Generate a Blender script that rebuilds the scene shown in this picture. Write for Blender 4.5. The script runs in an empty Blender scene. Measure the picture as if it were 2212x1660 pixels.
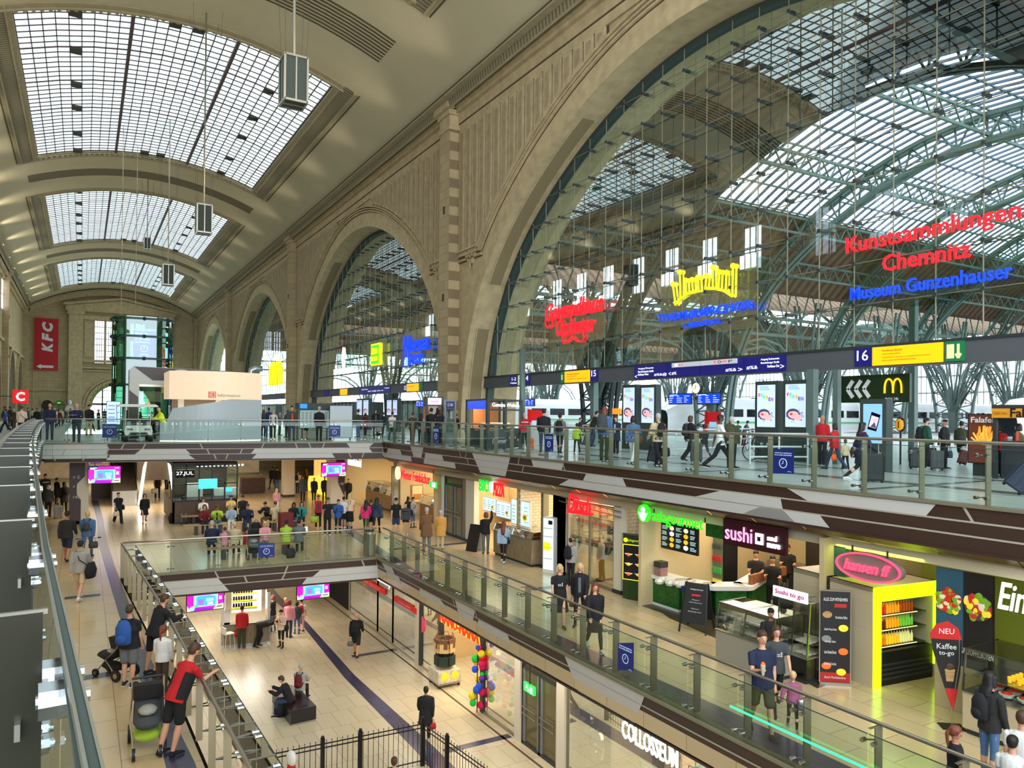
import bpy,math,random
from mathutils import Vector,Matrix
sc=bpy.context.scene
# ---------------------------------------------------------------- camera, world, exposure
R_=math.radians
IMGW,IMGH,FPX,ROLL,PITCH,YAW,CX,CY,EYE=2212.,1660.,1600.,.0095,R_(.45),R_(30.110889),1106.,881.249,1.66
_f=Vector((math.sin(YAW)*math.cos(PITCH),math.cos(YAW)*math.cos(PITCH),math.sin(PITCH)))
_r=Vector((math.cos(YAW),-math.sin(YAW),0));_u=_r.cross(_f)
_r,_u=_r*math.cos(ROLL)+_u*math.sin(ROLL),_u*math.cos(ROLL)-_r*math.sin(ROLL)
cd=bpy.data.cameras.new('camera');cam=bpy.data.objects.new('camera',cd);sc.collection.objects.link(cam)
cd.sensor_fit='HORIZONTAL';cd.sensor_width=36;cd.lens=36*FPX/IMGW
cd.shift_y=(CY-IMGH/2)/IMGW;cd.clip_start=.05;cd.clip_end=600
cam.matrix_world=Matrix(((_r.x,_u.x,-_f.x,0),(_r.y,_u.y,-_f.y,0),(_r.z,_u.z,-_f.z,EYE),(0,0,0,1)))
sc.camera=cam
w=bpy.data.worlds.new('overcast_sky');sc.world=w;w.use_nodes=True
w.node_tree.nodes['Background'].inputs[0].default_value=(.80,.90,1.0,1);w.node_tree.nodes['Background'].inputs[1].default_value=4.6
sc.view_settings.view_transform='Standard';sc.view_settings.look='None';sc.view_settings.exposure=0.45;sc.view_settings.gamma=1
cy=sc.cycles
cy.max_bounces=5;cy.diffuse_bounces=2;cy.glossy_bounces=3;cy.transmission_bounces=3;cy.transparent_max_bounces=24
cy.use_adaptive_sampling=True;cy.adaptive_threshold=.03;cy.use_denoising=True;cy.sample_clamp_indirect=4
cy.caustics_reflective=False;cy.caustics_refractive=False
def area(name,loc,sx,sy,power,col=(1,1,1),rot=(0,0,0)):
    l=bpy.data.lights.new(name,'AREA');l.shape='RECTANGLE';l.size=sx;l.size_y=sy;l.energy=power;l.color=col
    o=bpy.data.objects.new(name,l);o.location=loc;o.rotation_euler=rot;sc.collection.objects.link(o);return o
# ---------------------------------------------------------------- pixel rays onto real planes (surveying helpers)
def ray(x,y):return _r*((x-CX)/FPX)+_u*((CY-y)/FPX)+_f
def onz(x,y,z):d=ray(x,y);t=(z-EYE)/d.z;return Vector((d.x*t,d.y*t,z))
def onx(x,y,X):d=ray(x,y);t=X/d.x;return Vector((X,d.y*t,EYE+d.z*t))
def ony(x,y,Y):d=ray(x,y);t=Y/d.y;return Vector((d.x*t,Y,EYE+d.z*t))
Z1,Z2=-4.1,-8.6
XW,BAY,YP0,YEND,XC,XL=21.8,43.8,45.6,177.0,5.7,-10.4
# ---------------------------------------------------------------- materials
MATS={}
def lin(c):
    return tuple((v/255/12.92 if v/255<=.04045 else ((v/255+.055)/1.055)**2.4) for v in c)
def M(name,col=(128,128,128),rough=.6,metal=0.,emit=0.,noise=0.,nscale=3.,bump=0.,spec=.5,alpha=None):
    if name in MATS:return MATS[name]
    m=bpy.data.materials.new(name);m.use_nodes=True;nt=m.node_tree;b=nt.nodes['Principled BSDF'];L=nt.links
    c=lin(col)+(1,)
    b.inputs['Base Color'].default_value=c;b.inputs['Roughness'].default_value=rough;b.inputs['Metallic'].default_value=metal
    b.inputs['Specular IOR Level'].default_value=spec
    if emit:b.inputs['Emission Color'].default_value=c;b.inputs['Emission Strength'].default_value=emit
    if noise:
        tc=nt.nodes.new('ShaderNodeTexCoord');n=nt.nodes.new('ShaderNodeTexNoise');n.inputs['Scale'].default_value=nscale;n.inputs['Detail'].default_value=5
        L.new(tc.outputs['Object'],n.inputs['Vector'])
        r=nt.nodes.new('ShaderNodeValToRGB');r.color_ramp.elements[0].position=.3;r.color_ramp.elements[1].position=.7
        r.color_ramp.elements[0].color=tuple(v*(1-noise) for v in c[:3])+(1,);r.color_ramp.elements[1].color=tuple(min(1,v*(1+noise)) for v in c[:3])+(1,)
        L.new(n.outputs['Fac'],r.inputs[0]);L.new(r.outputs[0],b.inputs['Base Color'])
        if bump:
            bp=nt.nodes.new('ShaderNodeBump');bp.inputs['Strength'].default_value=bump;L.new(n.outputs['Fac'],bp.inputs['Height']);L.new(bp.outputs[0],b.inputs['Normal'])
    MATS[name]=m;return m
def brickmat(name,c1,c2,cm,bw,bh,mortar,axes='XY',rough=.3,scale=1.,noise=.12,offset=.5,off=(0,0,0)):
    m=bpy.data.materials.new(name);m.use_nodes=True;nt=m.node_tree;b=nt.nodes['Principled BSDF'];L=nt.links;N=nt.nodes.new
    tc=N('ShaderNodeTexCoord');sp=N('ShaderNodeSeparateXYZ');cb=N('ShaderNodeCombineXYZ')
    L.new(tc.outputs['Object'],sp.inputs[0]);L.new(sp.outputs[axes[0]],cb.inputs[0]);L.new(sp.outputs[axes[1]],cb.inputs[1])
    br=N('ShaderNodeTexBrick');br.offset=offset;br.inputs['Scale'].default_value=scale;br.inputs['Brick Width'].default_value=bw;br.inputs['Row Height'].default_value=bh
    br.inputs['Mortar Size'].default_value=mortar;br.inputs['Color1'].default_value=lin(c1)+(1,);br.inputs['Color2'].default_value=lin(c2)+(1,);br.inputs['Mortar'].default_value=lin(cm)+(1,)
    L.new(cb.outputs[0],br.inputs['Vector'])
    n=N('ShaderNodeTexNoise');n.inputs['Scale'].default_value=.9;n.inputs['Detail'].default_value=6;L.new(tc.outputs['Object'],n.inputs['Vector'])
    mr=N('ShaderNodeMapRange');mr.inputs[3].default_value=1-noise;mr.inputs[4].default_value=1+noise;L.new(n.outputs['Fac'],mr.inputs[0])
    mx=N('ShaderNodeMix');mx.data_type='RGBA';mx.blend_type='MULTIPLY';mx.inputs[0].default_value=1
    L.new(br.outputs['Color'],mx.inputs[6]);L.new(mr.outputs[0],mx.inputs[7]);L.new(mx.outputs[2],b.inputs['Base Color'])
    b.inputs['Roughness'].default_value=rough;MATS[name]=m;return m
def glassmat(name,tint=(215,235,228),refl=1.,base=.04,rough=0.):
    m=bpy.data.materials.new(name);m.use_nodes=True;nt=m.node_tree;L=nt.links;N=nt.nodes.new;nt.nodes.remove(nt.nodes['Principled BSDF'])
    t=N('ShaderNodeBsdfTransparent');t.inputs[0].default_value=lin(tint)+(1,);g=N('ShaderNodeBsdfGlossy');g.inputs['Roughness'].default_value=rough;g.inputs[0].default_value=(.9,.97,.95,1)
    fr=N('ShaderNodeFresnel');fr.inputs[0].default_value=1.5;mu=N('ShaderNodeMath');mu.operation='MULTIPLY_ADD';mu.inputs[1].default_value=refl;mu.inputs[2].default_value=base;mu.use_clamp=True
    L.new(fr.outputs[0],mu.inputs[0]);mx=N('ShaderNodeMixShader');L.new(mu.outputs[0],mx.inputs[0]);L.new(t.outputs[0],mx.inputs[1]);L.new(g.outputs[0],mx.inputs[2])
    L.new(mx.outputs[0],nt.nodes['Material Output'].inputs[0]);MATS[name]=m;return m
def woodmat(name,c1,c2,rough=.45,sc_=(1,1,12)):
    m=bpy.data.materials.new(name);m.use_nodes=True;nt=m.node_tree;b=nt.nodes['Principled BSDF'];L=nt.links;N=nt.nodes.new
    tc=N('ShaderNodeTexCoord');mp=N('ShaderNodeMapping');mp.inputs['Scale'].default_value=sc_;n=N('ShaderNodeTexNoise');n.inputs['Scale'].default_value=2.5;n.inputs['Detail'].default_value=6
    r=N('ShaderNodeValToRGB');r.color_ramp.elements[0].position=.35;r.color_ramp.elements[1].position=.65;r.color_ramp.elements[0].color=lin(c1)+(1,);r.color_ramp.elements[1].color=lin(c2)+(1,)
    L.new(tc.outputs['Object'],mp.inputs[0]);L.new(mp.outputs[0],n.inputs['Vector']);L.new(n.outputs['Fac'],r.inputs[0]);L.new(r.outputs[0],b.inputs['Base Color']);b.inputs['Roughness'].default_value=rough
    MATS[name]=m;return m
def ribmat(name,c1,c2,period,axis='X',duty=.5,rough=.7):
    # alternating stripes along one axis, for corrugated or slatted surfaces
    m=bpy.data.materials.new(name);m.use_nodes=True;nt=m.node_tree;b=nt.nodes['Principled BSDF'];L=nt.links;N=nt.nodes.new
    tc=N('ShaderNodeTexCoord');sp=N('ShaderNodeSeparateXYZ');L.new(tc.outputs['Object'],sp.inputs[0])
    a=N('ShaderNodeMath');a.operation='DIVIDE';a.inputs[1].default_value=period;L.new(sp.outputs[axis],a.inputs[0])
    f=N('ShaderNodeMath');f.operation='FRACT';L.new(a.outputs[0],f.inputs[0]);g=N('ShaderNodeMath');g.operation='GREATER_THAN';g.inputs[1].default_value=duty;L.new(f.outputs[0],g.inputs[0])
    mx=N('ShaderNodeMix');mx.data_type='RGBA';mx.inputs[6].default_value=lin(c1)+(1,);mx.inputs[7].default_value=lin(c2)+(1,);L.new(g.outputs[0],mx.inputs[0]);L.new(mx.outputs[2],b.inputs['Base Color']);b.inputs['Roughness'].default_value=rough
    MATS[name]=m;return m
STONE=brickmat('limestone_blocks',(188,166,126),(178,156,118),(134,114,84),1.4,.62,.012,'YZ',.85,1,.16)
STONEX=brickmat('limestone_blocks_end',(188,166,126),(178,156,118),(134,114,84),1.4,.62,.012,'XZ',.85,1,.16)
STONES=M('limestone_smooth',(190,168,128),.85,noise=.16,nscale=1.6,bump=.1)
STONED=M('limestone_groove',(84,70,50),.9)
PLAST=M('ceiling_plaster',(200,186,150),.9,noise=.05,nscale=.3)
PLASTT=M('ceiling_moulding',(172,157,122),.85,noise=.08,nscale=2)
PLASTD=M('ceiling_groove',(92,80,54),.9)
DARK=M('black_void',(12,11,9),.95)
FLOORU=brickmat('upper_floor_granite',(196,208,202),(187,200,195),(150,160,157),1.2,1.2,.012,'XY',.24,1,.08,0)
FLOORM=brickmat('mall_floor_stone',(208,184,142),(198,174,134),(150,128,96),1.25,.62,.008,'YX',.2,1,.07,.5)
FLOORL=brickmat('lower_floor_stone',(208,194,164),(199,185,155),(156,140,112),.62,1.25,.008,'XY',.26,1,.07,.5)
FLOORD=M('dark_shop_floor',(70,60,46),.3,noise=.2,nscale=4)
STRIP=M('blue_slate_strip',(62,62,86),.22,noise=.12,nscale=3)
STRIPU=M('grey_granite_strip',(88,96,98),.2,noise=.12,nscale=3)
BROWN=M('fascia_brown_panel',(62,44,37),.4);FWHITE=M('fascia_white_panel',(196,194,188),.4);FLINE=M('fascia_joint',(176,166,148),.5)
BRONZE=M('soffit_bronze',(120,100,66),.32,.35)
STEEL=M('brushed_steel',(172,166,152),.3,.9);STEELB=M('steel_post',(138,132,110),.4,.35);CHROME=M('chrome',(176,178,180),.2,1.)
DSTEEL=M('dark_green_steel',(62,74,70),.55,.3);GSTEEL=M('grey_green_steel',(104,122,116),.5,.3);DGREY=M('dark_grey_metal',(56,60,62),.45,.3);MGREY=M('sign_band_grey',(84,86,90),.5)
GLASS=glassmat('clear_glass',(214,236,228),1.0,.02);GLASSG=glassmat('green_glass',(232,246,241),.55,.015);GLASSW=glassmat('arch_glass',(214,230,223),.36,.02);GLASSS=glassmat('shop_glass',(238,240,232),.7,.0)
SKYP=M('skylight_pane',(200,220,226),.5,emit=1.25)
BLACK=M('black',(14,14,15),.5);BLACKG=M('black_gloss',(12,12,14),.15);WHITE=M('white',(226,226,222),.5);CREAM=M('cream_wall',(216,202,170),.6)
GREY=M('grey',(128,130,132),.5);MUNT=M('skylight_bar',(88,66,62),.6)
BLUESIGN=M('navy_sign',(18,18,96),.4,emit=.55);YELSIGN=M('amber_sign',(255,168,8),.4,emit=.9);WTXT=M('white_letter',(235,238,245),.5,emit=.9);ORTXT=M('brown_letter',(150,96,10),.5)
REDL=M('red_neon',(255,22,34),.4,emit=1.3);YELL=M('yellow_neon',(255,238,20),.4,emit=1.1);BLUL=M('blue_neon',(16,60,240),.4,emit=1.0);GRNL=M('green_neon',(40,240,30),.4,emit=1.1);WHTL=M('white_neon',(246,250,255),.4,emit=1.6)
WOOD=woodmat('oak_wood',(150,112,66),(186,148,96));WOODD=woodmat('dark_wood',(60,36,22),(84,54,34));WOODG=woodmat('grey_oak',(120,102,74),(158,138,106),sc_=(8,8,1))
# ---------------------------------------------------------------- mesh builder
COL=sc.collection
class MB:
    def __init__(s):s.v=[];s.f=[];s.m=[];s.mats=[]
    def mi(s,m):
        if m not in s.mats:s.mats.append(m)
        return s.mats.index(m)
    def poly(s,pts,m,flip=False):
        n=len(s.v);s.v+=[tuple(p) for p in pts];i=list(range(n,n+len(pts)));s.f.append(i[::-1] if flip else i);s.m.append(s.mi(m))
    def box(s,a,b,m,rz=0,c=None):
        x0,y0,z0=a;x1,y1,z1=b;P=[(x0,y0,z0),(x1,y0,z0),(x1,y1,z0),(x0,y1,z0),(x0,y0,z1),(x1,y0,z1),(x1,y1,z1),(x0,y1,z1)]
        if rz:
            c=c or ((x0+x1)/2,(y0+y1)/2);co,si=math.cos(rz),math.sin(rz)
            P=[(c[0]+(p[0]-c[0])*co-(p[1]-c[1])*si,c[1]+(p[0]-c[0])*si+(p[1]-c[1])*co,p[2]) for p in P]
        s.hexa(P,m);return s
    def hexa(s,P,m):
        n=len(s.v);s.v+=[tuple(p) for p in P];k=s.mi(m)
        for q in ((0,3,2,1),(4,5,6,7),(0,1,5,4),(1,2,6,5),(2,3,7,6),(3,0,4,7)):s.f.append([n+i for i in q]);s.m.append(k)
        return s
    def bar(s,p,q,w,h,m,up=(0,0,1)):
        p,q=Vector(p),Vector(q);d=(q-p)
        if d.length<1e-6:return s
        d.normalize();u=Vector(up)
        if abs(d.dot(u))>.98:u=Vector((0,1,0)) if abs(d.y)<.9 else Vector((1,0,0))
        a=d.cross(u).normalized()*w/2;b=a.cross(d).normalized()*h/2
        return s.hexa([p-a-b,p+a-b,q+a-b,q-a-b,p-a+b,p+a+b,q+a+b,q-a+b],m)
    def tube(s,pts,r,m,n=8,caps=True):
        pts=[Vector(p) for p in pts];rs=r if isinstance(r,(list,tuple)) else [r]*len(pts);base=len(s.v);k=s.mi(m);prev=None
        for i,p in enumerate(pts):
            d=(pts[min(i+1,len(pts)-1)]-pts[max(i-1,0)]).normalized()
            if prev is None:a=d.orthogonal().normalized()
            else:
                a=prev-d*prev.dot(d);a=a.normalized() if a.length>1e-5 else d.orthogonal().normalized()
            prev=a;b=d.cross(a)
            for j in range(n):
                t=2*math.pi*j/n;s.v.append(tuple(p+(a*math.cos(t)+b*math.sin(t))*rs[i]))
        for i in range(len(pts)-1):
            for j in range(n):
                j2=(j+1) % n;s.f.append([base+i*n+j,base+i*n+j2,base+(i+1)*n+j2,base+(i+1)*n+j]);s.m.append(k)
        if caps:
            s.f.append([base+j for j in range(n)][::-1]);s.m.append(k);e=base+(len(pts)-1)*n;s.f.append([e+j for j in range(n)]);s.m.append(k)
        return s
    def lathe(s,prof,m,n=12,c=(0,0,0),sx=1,sy=1):
        base=len(s.v);k=s.mi(m)
        for (r,z) in prof:
            for j in range(n):t=2*math.pi*j/n;s.v.append((c[0]+r*math.cos(t)*sx,c[1]+r*math.sin(t)*sy,c[2]+z))
        for i in range(len(prof)-1):
            for j in range(n):j2=(j+1) % n;s.f.append([base+i*n+j,base+i*n+j2,base+(i+1)*n+j2,base+(i+1)*n+j]);s.m.append(k)
        s.f.append([base+j for j in range(n)][::-1]);s.m.append(k);e=base+(len(prof)-1)*n;s.f.append([e+j for j in range(n)]);s.m.append(k)
        return s
    def ball(s,c,r,m,n=8,sx=1,sy=1,sz=1):
        h=max(3,n//2+1);return s.lathe([(r*math.sin(math.pi*(i/h))*1.0+.0005,-r*sz*math.cos(math.pi*i/h)) for i in range(h+1)],m,n,c,sx,sy)
    def prism(s,poly,ax,a,b,m):
        # polygon in the plane normal to axis ax, extruded from a to b
        def P(u,v,t):return {'x':(t,u,v),'y':(u,t,v),'z':(u,v,t)}[ax]
        n=len(poly);base=len(s.v);k=s.mi(m)
        s.v+=[P(u,v,a) for u,v in poly]+[P(u,v,b) for u,v in poly]
        for i in range(n):j=(i+1) % n;s.f.append([base+i,base+j,base+n+j,base+n+i]);s.m.append(k)
        s.f.append([base+i for i in range(n)][::-1]);s.m.append(k);s.f.append([base+n+i for i in range(n)]);s.m.append(k)
        return s
    def build(s,name,parent=None,smooth=False,loc=None,rz=0):
        me=bpy.data.meshes.new(name);me.from_pydata(s.v,[],s.f);me.update()
        for m in s.mats:me.materials.append(m)
        me.polygons.foreach_set('material_index',s.m)
        if smooth:me.polygons.foreach_set('use_smooth',[True]*len(s.f))
        o=bpy.data.objects.new(name,me);COL.objects.link(o)
        if parent:o.parent=parent
        if loc:o.location=loc
        if rz:o.rotation_euler=(0,0,rz)
        return o
def tag(o,label,cat,group=None):
    o['label']=label;o['category']=cat
    if group:o['group']=group
    return o
def st(o):o['kind']='structure';return o
def thing(name,label,cat,loc=(0,0,0),rz=0,group=None):
    o=bpy.data.objects.new(name,None);o.empty_display_size=.1;COL.objects.link(o);o.location=loc;o.rotation_euler=(0,0,rz);return tag(o,label,cat,group)
def dup(root,loc,rz=None,label=None,group=None):
    r=root.copy();COL.objects.link(r);r.location=loc
    if rz is not None:r.rotation_euler=(0,0,rz)
    if label:r['label']=label
    if group:r['group']=group
    for ch in list(root.children):
        c=ch.copy();COL.objects.link(c);c.parent=r
        for g in ch.children:
            d=g.copy();COL.objects.link(d);d.parent=c
    return r
_tc=bpy.data.curves.new('lettering_source','FONT');_to=bpy.data.objects.new('lettering_source',_tc);_tcache={}
def text(name,body,mat,loc,rot,size,ext=.01,parent=None,align='CENTER',bold=0.,sx=1.,bevel=0,shear=0):
    key=(body,round(ext,4),bold,shear)
    if key not in _tcache:
        cu=_tc;cu.body=body;cu.size=1;cu.extrude=ext;cu.align_x=align;cu.align_y='CENTER';cu.offset=bold;cu.resolution_u=2;cu.shear=shear
        if _to.name not in COL.objects:COL.objects.link(_to)
        bpy.context.view_layer.update();dg=bpy.context.evaluated_depsgraph_get();_tcache[key]=bpy.data.meshes.new_from_object(_to.evaluated_get(dg));COL.objects.unlink(_to)
    me=_tcache[key].copy();me.materials.clear();me.materials.append(mat);o=bpy.data.objects.new(name,me);COL.objects.link(o);o.location=loc;o.rotation_euler=rot;o.scale=(size*sx,size,1)
    if parent:o.parent=parent
    return o
RW=(R_(90),0,R_(-90))     # text on a plane facing -X, reading towards -Y
RS=(R_(90),0,0)           # text facing -Y (towards the camera end), reading towards +X
# ---------------------------------------------------------------- added vault fill spots and mall ceiling lamps
for sg_ in (1,-1):   # added fill spots without fittings, brightening the vault and upper walls
    for y_ in range(-4,176,9):
        l=bpy.data.lights.new('vault_fill_spot','SPOT');l.energy=820 if sg_>0 else 420;l.color=(1,.93,.80);l.spot_size=R_(125 if sg_>0 else 80);l.spot_blend=1;l.shadow_soft_size=.4
        o=bpy.data.objects.new('vault_fill_spot',l);o.location=(XC+sg_*14.6,y_,21.6);o.rotation_euler=(Vector((-20,0,-1.5) if sg_>0 else (20,0,19))).to_track_quat('-Z','Y').to_euler();sc.collection.objects.link(o)
for y_,x_,p_ in ((15,18.6,420),(28,18.6,420),(41,8,200)):area('mall_lamp',(x_-1.2,y_,-1.1),2.0,9,p_*.35,(1,.80,.56))
for y_,p_ in ((48,330),(62,330)):area('mall_lamp',(5,y_,-1.0),9,4,p_,(1,.87,.70))
for x_,y_,sx_,sy_,p_ in ((11,10,1.2,20,240),(11,24,1.2,8,90),(5.5,36,8,6,300),(6,48,9,6,200),(-1.5,18,3,26,360)):area('mall_lamp_low',(x_,y_,-5.3),sx_,sy_,p_,(1,.88,.72))
area('mall_lamp',(-5,18,-1.0),4,34,500,(1,.88,.72))
def interp(tab,x):
    if x<=tab[0][0]:return tab[0][1]
    for (a,b),(c,d) in zip(tab,tab[1:]):
        if x<=c:return b+(d-b)*(x-a)/(c-a)
    return tab[-1][1]
LXT=[(-8,.3),(1.1,.03),(3.4,-.12),(6.9,-.31),(14.8,-.72),(21.3,-.99),(35,-1.45),(41.4,-1.57)]
def lx(y):return interp(LXT,y)
MXT=[(-8,2.0),(9.9,1.91),(19,1.66),(28.7,1.21)]
def mx_(y):return interp(MXT,y)
FARY=lambda x:41.3-(x+1.5)*2.8/15.7
def prism_z(name,poly,z0,z1,m,label=None):
    b=MB();b.prism(poly,'z',z0,z1,m);return st(b.build(name))
ys=[-8,1,3.4,7,11,15,21,28,35,41.3]
prism_z('floor_upper_left',[(XL-14,-8)]+[(lx(y)-.12,y) for y in ys]+[(XL-14,41.3)],-.7,0,FLOORU)
prism_z('floor_upper_right',[(14.3,-8),(70,-8),(70,38.5),(14.3,38.5)],-.7,0,FLOORU)
prism_z('floor_upper_middle',[(XL-14,41.3),(-1.57,41.3),(14.3,38.5),(70,38.5),(70,58),(XL-14,58)],-.7,0,FLOORU)
prism_z('floor_upper_far',[(13.5,58),(70,58),(70,178),(XL-14,178),(XL-14,58),(-1,58),(-1,100),(13.5,100)],-.7,0,FLOORU)
b=MB()
for y0 in (44.5,):b.box((-9,y0,.002),(21,y0+.6,.006),STRIPU)
b.box((17.6,-6,.002),(18.1,120,.006),STRIPU);b.box((20.9,-6,.002),(21.2,120,.006),STRIPU)
for y0 in (5,10.5,16,21.5,27,32.5):b.box((14.6,y0,.0025),(21,y0+.22,.0065),STRIPU)
st(b.build('floor_upper_strips'))
yl=[-8,0,9.9,15,19,24,28.6]
prism_z('floor_middle_left',[(-12,-8)]+[(mx_(y)-.05,y) for y in yl]+[(-12,28.6)],-4.8,Z1,FLOORM)
prism_z('floor_middle_right',[(10.1,-8),(24,-8),(24,27.8),(10.1,27.8)],-4.8,Z1,FLOORM)
prism_z('floor_middle_far',[(-12,28.6),(1.2,28.6),(10.1,27.8),(24,27.8),(24,105),(-12,105)],-4.8,Z1,FLOORM)
prism_z('floor_lower',[(-12,-8),(24,-8),(24,80),(-12,80)],-9.2,Z2,FLOORL)
b=MB();e=.004
SL=[(13.1,1.24,1.66),(14.2,1.24,1.59),(23.8,.95,1.3),(31,.78,1.1),(37,.66,1.0),(44.4,.72,1.02),(53.9,.58,.93)]
for (a,l0,r0),(c,l1,r1) in zip([(0,1.3,1.75)]+SL,SL):b.poly([(l0,a,Z1+e),(r0,a,Z1+e),(r1,c,Z1+e),(l1,c,Z1+e)],STRIP)
SR=[(-6,10.15,11.0),(10.3,10.1,10.98),(24,10.0,10.5),(30.7,10.6,11.1),(35.5,11.05,11.6),(54,14.2,14.9)]
for (a,l0,r0),(c,l1,r1) in zip(SR,SR[1:]):b.poly([(l0,a,Z1+e),(r0,a,Z1+e),(r1,c,Z1+e),(l1,c,Z1+e)],STRIP)
for (x0,x1,y0) in ((-.3,.62,18.2),(-.4,.55,26.2),(-.2,.8,38),(12.8,14.8,11.2),(12.8,14.8,20.5),(11.2,14.8,29.3)):b.poly([(x0,y0,Z1+e),(x1,y0,Z1+e),(x1,y0+.32,Z1+e),(x0,y0+.32,Z1+e)],STRIP)
st(b.build('floor_middle_strips'))
b=MB()
SW=[(-6,8.6,9.2),(21,8.86,9.46),(28,8.87,9.3),(36,9.26,9.57),(42,9.1,9.6),(60,9.9,10.4)]
for (a,l0,r0),(c,l1,r1) in zip(SW,SW[1:]):b.poly([(l0,a,Z2+e),(r0,a,Z2+e),(r1,c,Z2+e),(l1,c,Z2+e)],STRIP)
for (x0,x1,y0) in ((9.9,11.9,30.1),(9.6,11.9,20.3)):b.poly([(x0,y0,Z2+e),(x1,y0,Z2+e),(x1,y0+.3,Z2+e),(x0,y0+.3,Z2+e)],STRIP)
b.poly([(11.6,-6,Z2+e),(11.68,-6,Z2+e),(11.68,60,Z2+e),(11.6,60,Z2+e)],STONED)
RT=M('red_floor_tape',(190,40,40),.6);q=[onz(588,1488,Z2),onz(628,1481,Z2),onz(640,1492,Z2),onz(597,1497,Z2)]
for i in range(4):b.bar(q[i]+Vector((0,0,e)),q[(i+1) % 4]+Vector((0,0,e)),.05,.004,RT)
st(b.build('floor_lower_strips'))
# ---------------------------------------------------------------- fascias with brown and white panels
def fascia(name,P,Q,z0,z1,nrow,seams,whites,inset=0.):
    # P -> Q runs left to right as seen from the void; z0 top, z1 bottom
    P,Q=Vector((P[0],P[1],0)),Vector((Q[0],Q[1],0));d=(Q-P);Lh=d.length;d.normalize();n=Vector((d.y,-d.x,0)) # towards viewer
    b=MB();hh=(z0-z1)/nrow
    def pt(s,z,o):t=(z0-z)/(z0-z1);q=P+d*s+n*(o-inset*t);return (q.x,q.y,z)
    def quad(s0,s1,s2,s3,za,zb,o,m):b.poly([pt(s0,za,o),pt(s3,zb,o),pt(s2,zb,o),pt(s1,za,o)],m)
    quad(0,Lh,Lh,0,z0,z1,0,BROWN)
    for r in range(1,nrow):quad(0,Lh,Lh,0,z0-r*hh+.018,z0-r*hh-.018,.006,FLINE)
    for s,r,k in seams:quad(s-.03,s+.03,s+k*hh+.03,s+k*hh-.03,z0-r*hh,z0-(r+1)*hh,.007,FLINE)
    for (a,c,e2,g,r0,r1) in whites:
        quad(a,c,e2,g,z0-r0*hh-.012,z0-r1*hh+.012,.014,FWHITE)
        for r in range(r0+1,r1):
            t=(r-r0)/(r1-r0);quad(a+(g-a)*t,c+(e2-c)*t,c+(e2-c)*t,a+(g-a)*t,z0-r*hh+.006,z0-r*hh-.006,.016,GREY)
    # top coping and bottom edge
    for za,zb,o,m in ((z0+.06,z0-.0,.05,STEELB),(z1,z1-.05,.03,BROWN)):
        b.poly([pt(0,za,o),pt(0,zb,o),pt(Lh,zb,o),pt(Lh,za,o)],m);b.poly([pt(0,za,o),pt(Lh,za,o),pt(Lh,za,o-.22),pt(0,za,o-.22)],m)
    b.poly([pt(0,z1-.05,.03),pt(0,z1-.05,-.5),pt(Lh,z1-.05,-.5),pt(Lh,z1-.05,.03)],BROWN)
    return st(b.build(name))
def sr(px,plane,P):   # pixel to length along the fascia
    q=plane(*px);return (Vector((q.x,q.y))-Vector(P)).length
# upper right (runs from the far corner towards the camera)
PR=(14.2,38.5);rx=lambda x,y:onx(x,y,14.2)
def S1(x,y):return sr((x,y),rx,PR)
def Z3(x,y,k=.1447,ox=830,oy=830):return S1(ox+x*k,oy+y*k)
w1=[(Z3(395,945),Z3(590,960),Z3(548,1070),Z3(432,1052),0,2),(Z3(55,955),Z3(235,985),Z3(262,1030),Z3(30,995),1,2),(.05,Z3(390,1055),Z3(405,1105),.05,2,3),
      (Z3(612,1020),Z3(860,1060),Z3(885,1105),Z3(598,1070),1,2),(Z3(590,1075),Z3(1045,1145),Z3(1060,1200),Z3(580,1130),2,3),
      (S1(1020,981),S1(1103,991),S1(1090,1022),S1(1036,1016),0,3),(S1(1148,996),S1(1219,1004),S1(1213,1014),S1(1152,1009),0,1),
      (S1(1266,1024),S1(1345,1036),S1(1352,1046),S1(1258,1036),1,2),(S1(1228,1031),S1(1690,1083),S1(1715,1110),S1(1205,1050),2,3),(S1(1555,1060),S1(1686,1070),S1(1690,1083),S1(1500,1060),1,2),
      (S1(1700,1060),S1(2022,1103),S1(2000,1118),S1(1745,1090),0,1),(S1(1640,1095),S1(1770,1117),S1(1790,1135),S1(1600,1100),2,3)]
w1+=[(36.5,38.5,38.2,36.9,0,2),(40,42,42.5,39.6,1,3)]
fascia('fascia_upper_right',PR,(14.2,-6),0,-.8,3,[(s,r,k) for s,r,k in ((.5,0,-.4),(6.9,1,.4),(9.5,0,.5),(10.2,0,-.6),(10.2,1,.5),(11.5,2,-.5),(12.3,2,.4),(14.6,0,-.4),(14.9,1,-.5),(17.5,0,.5),(31.9,0,.5),(32.4,1,.6),(30.8,0,.6),(33.8,2,.5))],w1,.05)
PF=(-1.55,41.3);LF=(Vector((14.2,38.5))-Vector(PF)).length
def S2(x):return (Vector(ony(x,960,40).to_2d())-Vector((-1.5,40))).length
fw=[(S2(131),S2(207),S2(197),S2(141),0,1),(S2(245),S2(415),S2(430),S2(235),2,3),(S2(312),S2(409),S2(420),S2(298),1,2),(S2(556),S2(790),S2(797),S2(548),1,2),(S2(560),S2(715),S2(722),S2(550),2,3),(S2(745),S2(799),S2(790),S2(752),0,1)]
fw=[(a,min(c,LF),min(e2,LF),g,r0,r1) for a,c,e2,g,r0,r1 in fw]
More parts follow.
